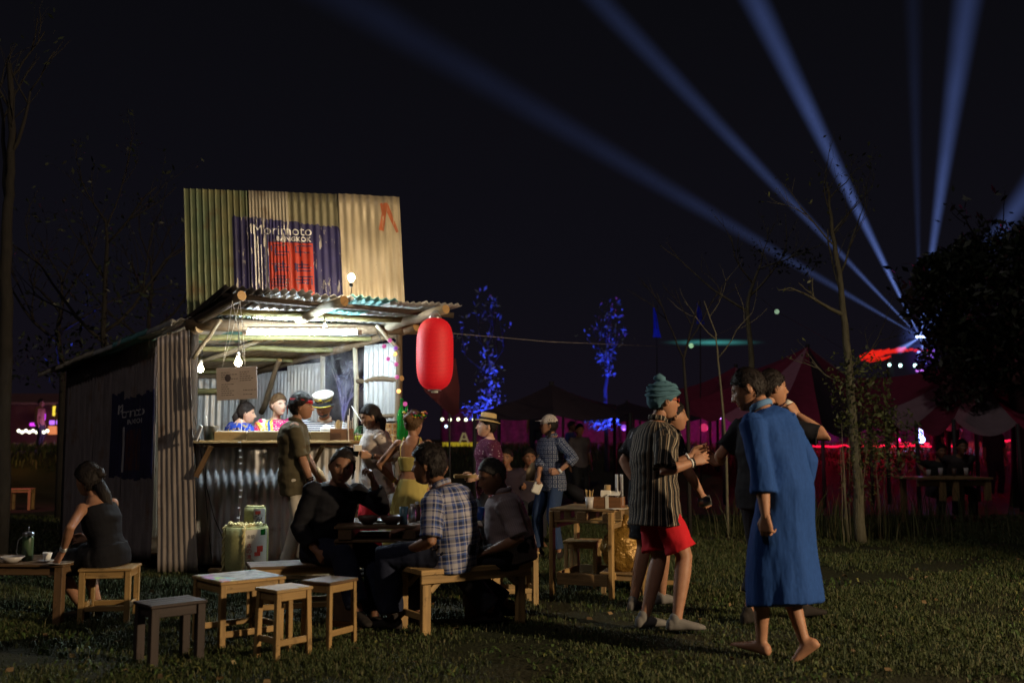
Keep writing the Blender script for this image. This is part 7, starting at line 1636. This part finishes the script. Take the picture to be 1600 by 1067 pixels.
    for lab, a, b_, dd, zz in (('red light strip lying in the grass, the lowest and longest one', 1262, 1502, 27.5, .16), ('red light strip further back, just above the longest one', 1405, 1500, 30, .22), ('red light strip at the far right edge', 1545, 1600, 29, .30), ('short red light strip behind the robed man, left of the trees', 1185, 1242, 29, .2)):
        p, q = PX(a, 690, dd), PX(b_, 690, dd); mb = MB(); n = 40 
        mb.tube([V((p.x+(q.x-p.x)*i/n, dd+random.uniform(-.05, .05), 1.0+zz+random.uniform(-.02, .02))) for i in range(n+1)], .026, 5); o = mb.build('light_strip', red); setp(o, lab, 'light strip')
        for k in range(3):
            f = (k+.5)/3; lamp('strip_light', 'POINT', (p.x+(q.x-p.x)*f, dd-.15, 1.25+zz), 34, (1, .01, .08), .1)
        x = p.x+(q.x-p.x)*rng.random(600); y = dd+rng.normal(0, .12, 600); blades('strip_grass', x, y, ground_z(x, y), .12+.16*rng.random(600), .02+.02*rng.random(600), .4, M['grass'], 'grass tufts glowing red round the ' + lab.split(',')[0], 'grass')
    # stage with red panels, moving heads
    sp = PX(1440, 545, 60); t = thing('stage_tower', 'distant stage tower with red glowing roof panels and blue lamps', 'stage', V((sp.x, 60, 1)))
    for (x, w) in ((1392, .15), (1480, .15)): MB().box(V((PX(x, 600, 60).x, 60, 3.5)), (w*2, .3, 5.6)).build('truss_leg', M['cable'], t)
    redp = emit('red_glow_fabric', (1, .02, .008), .75)  # roof panels glow by emission in place of red lamplight
    rr = random.Random(6)
    for k in range(15):
        x0 = 1344+k*4.2; y0 = 552-.5*k+rr.uniform(-1, 2); h = rr.uniform(4, 7)+(8 if k < 9 else 0)*(1 if k > 1 else .3)
        MB().beam(PX(x0, y0+h*.5, 59.5), PX(x0+12, y0-h*.1, 59.5+.3*k % 1), .10, .16).build('roof_slat', redp, t)
        if k < 9: MB().beam(PX(x0+2, y0+h, 59.6), PX(x0+14, y0+h-5, 59.6), .10, .10).build('roof_slat', redp, t)
    for k in range(10): MB().box(PX(1396+k*7, 547+rr.uniform(-1.5, 1.5), 59.4), (.20, .1, .13)).build('red_lamp', redp, t)
    for x, y, c, kk, r in ((1390, 570, (.6, 1, .95), 5, .09), (1407, 571, (.6, 1, .95), 5, .10), (1430, 571, (.6, 1, .95), 5, .10), (1437, 560, (.15, .2, 1), 3, .12), (1445, 566, (.15, .2, 1), 3, .11), (1441, 575, (.15, .2, 1), 3, .1), (1452, 553, (.4, .15, 1), 1.6, .14), (1460, 546, (.3, .15, 1), 1.5, .12), (1436, 551, (.2, .3, 1), 3, .1), (1458, 560, (.3, .12, 1), 1.0, .12)): MB().ball(PX(x, y, 59), r, 8).build('stage_glow_ball', emit('stage_glow', c, kk), t)  # teal balls are bulbs; blue and violet balls glow in place of lit leaves
    for k in range(7): MB().ball(PX(1433+k*4, 579+(k % 2), 50), .07, 6).build('stage_glow_ball', emit('stage_glow_low', (.5, .15, .8), 2), t)
    ap = PX(1438, 527, 60); MB().box(ap+V((0, .2, -.25)), (1.4, .6, .35)).build('lamp_rig', M['cable'], t)
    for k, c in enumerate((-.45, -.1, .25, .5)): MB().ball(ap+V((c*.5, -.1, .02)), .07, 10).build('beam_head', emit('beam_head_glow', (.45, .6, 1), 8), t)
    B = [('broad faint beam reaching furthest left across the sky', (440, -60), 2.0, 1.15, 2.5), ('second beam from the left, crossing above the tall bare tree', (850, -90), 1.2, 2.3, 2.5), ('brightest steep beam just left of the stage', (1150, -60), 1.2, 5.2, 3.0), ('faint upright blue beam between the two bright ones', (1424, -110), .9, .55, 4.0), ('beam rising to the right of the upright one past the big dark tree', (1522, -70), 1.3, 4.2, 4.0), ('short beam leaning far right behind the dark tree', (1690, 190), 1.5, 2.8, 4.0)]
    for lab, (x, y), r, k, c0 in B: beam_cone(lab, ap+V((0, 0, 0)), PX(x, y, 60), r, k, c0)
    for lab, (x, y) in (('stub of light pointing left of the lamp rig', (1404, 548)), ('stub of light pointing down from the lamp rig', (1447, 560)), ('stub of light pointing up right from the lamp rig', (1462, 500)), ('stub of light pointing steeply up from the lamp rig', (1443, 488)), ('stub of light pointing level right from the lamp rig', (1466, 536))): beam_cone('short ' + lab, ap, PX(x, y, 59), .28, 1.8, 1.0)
    glow_vol('bluish self glowing haze round the lamp rig on the stage', ap, (1.5, .8, 1.2), (.16, .26, 1), .42, 'glow_haze'); glow_vol('violet self glowing haze over the stage', PX(1446, 560, 59), (1.6, .8, 1.5), (.25, .08, 1), .14, 'glow_haze')  # haze glow put in as emission, no lamp lights it
    # teal bar, cables, pennants, string bulbs
    glow_vol('long soft teal bar of light between the trees', PX(1114, 535, 30), (1.75, .13, .13), (.09, .55, .52), 5.0, 'light_bar', 'light bar')
    glow_ball('green white bulb hanging at the teal light bar', PX(1080, 540, 20), .05, (.5, .9, .5), .6, 'light bulb', 'light_bulb'); glow_ball('green white bulb on the sloping cable above the tents', PX(1214, 487, 18), .045, (.45, .7, .45), .5, 'light bulb', 'light_bulb')
    for lab, pts in (('thin cable running from the stall to the teal light bar', [ST(1.0, -.05, 2.44), PX(708, 521, 12), PX(860, 534, 14), PX(1030, 541, 19), PX(1080, 541, 20), PX(1172, 500, 16)]), ('thin cable sloping from the slender tree down over the tents', [PX(1172, 452, 16), PX(1214, 487, 18), PX(1320, 546, 22)])):
        o = MB().tube(pts, .0035, 5).build('cable', M['card']); setp(o, lab, 'cable')
    for lab, x, y0, y1, dd in (('blue pennant flag, the larger left one', 1028, 480, 527, 22), ('dim blue pennant flag to the right of the other', 1096, 474, 506, 24)):
        t = thing('pennant', lab, 'flag', gz(PX(x, 700, dd))); MB().tube([gz(PX(x-2, 700, dd)), PX(x-2, y0-3, dd)], .015, 6).build('pole', M['cable'], t)
        b = MB(); n = 8
        for s_ in (0, .008): b.add([PX(x-6+12*j/4*(.15+.85*i/n)-1, y0+(y1-y0)*i/n, dd)+V((0, s_+.04*math.sin(i+j*2), 0)) for i in range(n+1) for j in range(5)], [(i*5+j, i*5+j+1, i*5+j+6, i*5+j+5) for i in range(n) for j in range(4)], None, True)
        b.build('flag', fabric('blue_flag', (.03, .06, .55)), t)
    lamp('flag_light', 'SPOT', PX(1040, 640, 19), 110, (.1, .15, 1), .1, PX(1040, 505, 22), 26, .8)
    for k, x in enumerate((691, 703, 716, 728, 740, 751)): glow_ball('bulb of the distant string under the lantern, ' + ('leftmost', 'second from left', 'third from left', 'third from right', 'second from right', 'rightmost by the straw hat')[k], PX(x, 655+.5*(k % 2), 34), .055, (.8, .85, .55), 3.5, 'light bulb', 'light_bulb', 'distant string of bulbs under the lantern', 8)
    glow_ball('cool white bulb just below the distant string of bulbs', PX(697, 666, 34), .05, (.6, .8, 1), 3, 'light bulb', 'light_bulb')
    glow_ball('square yellow lantern under the black tent', PX(818, 647, 30), .09, (1, .75, .2), 2.6); glow_ball('white bulb left of the square yellow lantern', PX(803, 651, 30), .05, (.8, 1, .8), 3, 'light bulb', 'light_bulb'); glow_ball('white bulb midway between the hat and the cap', PX(866, 652, 32), .05, (.9, 1, .8), 3, 'light bulb', 'light_bulb'); glow_ball('warm bulb right of the white cap', PX(896, 651, 32), .045, (1, .9, .6), 2.5, 'light bulb', 'light_bulb')
    for k, x in enumerate((1253, 1258, 1264, 1268, 1273)): glow_ball('yellow bulb of the cluster right of the robed man, ' + ('leftmost', 'second', 'middle', 'fourth', 'rightmost')[k], PX(x, 641+(k % 2)*2, 27), .045, (.8, .8, .15), 3, 'light bulb', 'light_bulb', 'cluster of yellow bulbs right of the robed man', 8)
    for x, y, c, lab in ((1336, 638, (1, .35, .1), 'orange bulb behind the bush, left one'), (1347, 638, (1, .3, .1), 'orange bulb behind the bush, right one'), (1368, 637, (1, .8, .6), 'warm white bulb right of the bush'), (1440, 652, (1, .85, .5), 'warm bulb on the blue pole'), (1408, 640, (.7, .8, 1), 'cool white lamp under the right marquee edge'), (1300, 583, (1, .05, .02), 'tiny red point on the marquee roof'), (1361, 598, (1, .05, .02), 'second tiny red point, right of the bare trunk'), (1536, 557, (1, .1, .04), 'small red light in the dark tree'), (1126, 652, (.7, .3, 1), 'violet bulb left of the robed man')): glow_ball(lab, PX(x, y, 26), .045 if y > 600 else .03, c, 3)
    for x, y, c, r, lab in ((1302, 655, (.5, .04, .7), .16, 'soft violet patch of light behind the bush, left of the tall bare tree'), (1240, 662, (.55, .2, .9), .10, 'small violet light just right of the robed man'), (1392, 652, (.5, .03, .25), .12, 'dim pink lamp between the bush and the blue pole'), (1475, 668, (.9, .5, .3), .07, 'warm lamp among the people under the right marquee'), (1520, 640, (.45, .5, .9), .09, 'cool lamp behind the figure in white'), (1570, 655, (.9, .6, .25), .07, 'amber lamp near the right edge under the marquee'), (1100, 668, (.6, .03, .12), .14, 'dull red lamp between the head wrap and the thin sapling'), (975, 668, (.35, .1, .9), .10, 'violet lamp behind the standing table'), (935, 660, (.2, .25, 1), .08, 'blue point of light under the tree above the capped woman')):
        glow_ball(lab, PX(x, y, 34), r, c, .9)
    # yellow lit bench and A board, their light put in as emission
    y_ = emit('yellow_glow', (.75, .55, .03), .4); o = MB().box(PX(727, 694, 30), (1.35, .4, .12)).build('glow_slab', y_); setp(o, 'low glowing yellow slab seen between lantern and straw hat', 'glowing slab')
    t = thing('sandwich_board', 'small pale A shaped board standing on the glowing yellow slab', 'sign', PX(725, 690, 29.6)); w = emit('board_glow', (.7, .55, .25), .22)
    for s_ in (-1, 1): MB().beam(PX(725+s_*1, 676, 29.6), PX(725+s_*7, 692, 29.6), .08, .05).build('leg', w, t)
    MB().box(PX(725, 686, 29.6), (.16, .04, .05)).build('rail', w, t)
    # left distance: booth lights
    t = thing('fairground_booth', 'far off booth with coloured lights at the left edge', 'booth', gz(PX(60, 690, 36)))
    MB().box(V((PX(62, 690, 37).x, 37, 2.0)), (3.4, 1.5, 2.0)).build('wall', fabric('booth_cloth', (.10, .05, .06)), t)
    MB().box(V((PX(62, 690, 36).x, 36, 2.6)), (3.6, 2.0, .08)).build('roof', fabric('booth_roof', (.08, .05, .06)), t)
    for x, y, w_, h_, c, k in ((88, 642, .25, .35, (.9, .65, .05), 1.2), (92, 652, .25, .2, (.6, .9, .1), 1.0), (84, 660, .3, .15, (.5, .15, 1), 1.3), (66, 651, .2, .25, (.7, .05, 1), 1.2), (52, 663, .25, .12, (.8, .05, .9), 1.2), (82, 672, .3, .3, (1, .3, .1), .7), (94, 672, .15, .3, (1, .3, .4), .5)): MB().box(PX(x, y, 35.2), (w_, .1, h_), None, .03).build('lit_panel', emit('panel_glow', c, k), t)
    for k in range(9): MB().ball(PX(29+k*5.6, 673+(2 if k % 2 else 0), 33), .055, 8).build('bulb', emit('garland_glow', (.95, .95, .7), 3.5), t)
    lamp('booth_light', 'POINT', PX(60, 676, 34), 45, (1, .45, .3), .2); lamp('booth_light', 'POINT', PX(95, 668, 33), 35, (.7, .3, 1), .2); lamp('fire_light', 'POINT', V((PX(30, 690, 26).x, 26, 1.3)), 10, (1, .4, .1), .1)
    stool('small stool washed pink in the left distance', V((PX(35, 745, 19.5).x, 19.5, 0)), .2, .42, .35, .40, 'pine', .05, str_=()); lamp('pink_stool_light', 'SPOT', V((PX(35, 745, 19.5).x+.3, 18.3, 1.8)), 60, (1, .15, .35), .05, V((PX(35, 745, 19.5).x, 19.5, .2)), 60)
    # picnic table right
    c = PX(1472, 742, 16); t = thing('picnic_table', 'dim wooden table with cups in the dark right background', 'table', (c.x, 16, 0), .14)
    for k in range(4): MB().box((0, -.3+.2*k, .74), (1.25, .19, .035)).build('plank', M['pallet'], t, False)
    for x in (-.2, 0.02, .56): MB().box((x, -.33, .56), (.09, .07, .33)).build('leg', M['pallet'], t, False)
    for x in (-.5, .5): MB().box((x, .3, .36), (.09, .07, .72)).build('leg', M['pallet'], t, False)
    MB().box((0, -.3, .665), (1.2, .04, .09)).build('apron', M['pallet'], t, False)
    for x, h, m, lab in ((1453, .10, 'ceramic', 'white cup on the dim right table, leftmost'), (1472, .13, 'ceramic', 'pale cup in the middle of the dim right table'), (1493, .12, 'dark_ceramic', 'dark bottle on the dim right table'), (1512, .13, 'ceramic', 'pale cup on the dim right table, rightmost')):
        q = PX(x, 735, 15.9); q = V((q.x, 15.95, .768+.14*(q.x-c.x)*0)); o = MB().lathe(q, [(.03, 0), (.038, h), (.034, h)], 12).build('cup', M[m]); setp(o, lab, 'cup')
    # benches in the dark middle
    c = PX(812, 772, 12.6)
    stool('low dark bench in the background behind the straw hat', (-.05, 13.2, 0), .05, 1.35, .35, .46, 'dark_wood', .07, str_=(), cat='bench', name='bench', slats=2)
    # far people
    FP = lambda lab, px, d, yaw, H, col, pose=None, **kw: person(lab, V((PX(px, 690, d).x, d, float(ground_z(0, d)))), yaw, H, pose or {}, dict(skin='brown', top=dict(mat=fabric('far_shirt', col), ease=.03, sleeve=.9), bottom=dict(mat=M['f_grey']), **kw), lod=2.2)
    FP('dark figure standing left of the shack, nearest its rear corner', 148, 30, 170, 1.72, (.05, .04, .07)); FP('figure in blue grey standing in the left distance, second from the shack', 116, 31, 200, 1.7, (.10, .12, .22)); FP('figure in dark clothes in the left distance, furthest from the shack', 98, 32, 150, 1.75, (.08, .05, .09)); FP('blurred figure by the booth at the far left', 60, 33, 90, 1.65, (.2, .10, .06))
    FP('dark figure standing under the black tent, framed by pinkish light', 838, 27, 180, 1.72, (.03, .03, .04)); FP('figure in pale grey standing in the dark right of the white capped woman', 905, 20, 160, 1.65, (.12, .10, .11)); FP('figure in blue standing further back by the white capped woman', 892, 24, 120, 1.7, (.03, .05, .16))
    FP('figure in white under the right marquee', 1488, 27, 200, 1.7, (.5, .5, .55)); FP('dark figure under the right marquee, left of the one in white', 1466, 25, 90, 1.7, (.03, .02, .03)); FP('dark figure at the right edge under the marquee', 1552, 23, 180, 1.75, (.03, .03, .03))
    st = seated(.52, .12)
    FP('person sitting in the dark behind the straw hat, on the long low bench', 795, 13.1, 190, 1.65, (.03, .02, .03), st); FP('person sitting in the dark just right of the plum shirt', 822, 13.15, 170, 1.65, (.04, .03, .04), st)
    FP('person sitting hunched at the dim table on the right', 1490, 16.8, 185, 1.7, (.05, .04, .04), seated(.60, .25)); FP('person sitting at the dim table, left of the hunched one', 1462, 16.9, 180, 1.7, (.02, .02, .02), st)
def flood_post():
    t = thing('flood_lamp', 'tall post with a warm flood lamp lighting the meadow from the right, outside the photo', 'flood lamp', (FLOOD.x+.25, FLOOD.y, 0))
    MB().tube([(FLOOD.x+.25, FLOOD.y, 0), (FLOOD.x+.25, FLOOD.y, 4.0)], .04, 10).build('post', M['steel'], t)
    MB().lathe(FLOOD+V((.08, -.05, 0)), [(.08, -.12), (.10, 0), (.17, .1), (.165, .105)], 18, (-.8, .55, -.25)).build('housing', M['black'], t)
def smoke():
    m = bpy.data.materials.new('cooking_smoke'); m.use_nodes = True; t = m.node_tree; t.nodes.clear(); N = t.nodes.new
    tc_ = N('ShaderNodeTexCoord'); mp = N('ShaderNodeMapping'); mp.inputs['Scale'].default_value = (1, 1, .55); t.links.new(tc_.outputs['Object'], mp.inputs[0])
    nz = N('ShaderNodeTexNoise'); nz.inputs['Scale'].default_value = 3.4; nz.inputs['Detail'].default_value = 5; nz.inputs['Distortion'].default_value = 1.6; t.links.new(mp.outputs[0], nz.inputs['Vector'])
    cr = N('ShaderNodeValToRGB'); cr.color_ramp.elements[0].position = .50; cr.color_ramp.elements[0].color = (0, 0, 0, 1); cr.color_ramp.elements[1].position = .74; cr.color_ramp.elements[1].color = (1, 1, 1, 1); t.links.new(nz.outputs[0], cr.inputs[0])
    ln = N('ShaderNodeVectorMath'); ln.operation = 'LENGTH'; mp2 = N('ShaderNodeMapping'); mp2.inputs['Scale'].default_value = (1/.55, 1/.45, 1/.6); t.links.new(tc_.outputs['Object'], mp2.inputs[0]); t.links.new(mp2.outputs[0], ln.inputs[0])
    sb = N('ShaderNodeMath'); sb.operation = 'SUBTRACT'; sb.use_clamp = True; sb.inputs[0].default_value = 1; t.links.new(ln.outputs['Value'], sb.inputs[1])
    ml = N('ShaderNodeMath'); ml.operation = 'MULTIPLY'; t.links.new(sb.outputs[0], ml.inputs[0]); t.links.new(cr.outputs[0], ml.inputs[1]); m2 = N('ShaderNodeMath'); m2.operation = 'MULTIPLY'; m2.inputs[1].default_value = 7.0; t.links.new(ml.outputs[0], m2.inputs[0])
    pv = N('ShaderNodeVolumePrincipled'); pv.inputs['Color'].default_value = (.9, .92, 1, 1); t.links.new(m2.outputs[0], pv.inputs['Density']); out = N('ShaderNodeOutputMaterial'); t.links.new(pv.outputs[0], out.inputs['Volume'])
    b = MB(); b.ball((0, 0, 0), 1, 18, (.55, .45, .6)); me = b.mesh('smoke', m); o = bpy.data.objects.new('smoke', me); COL.objects.link(o); o.location = PX(535, 590, 11.1); setp(o, 'thin cooking smoke drifting under the stall roof behind the captain hat', 'smoke', None, 'stuff')
materials(); people_mats(); make_ground(); make_grass(); stall(); background(); flood_post(); stall_lights(); counter_items(); barrels(); furniture(); people(); smoke()
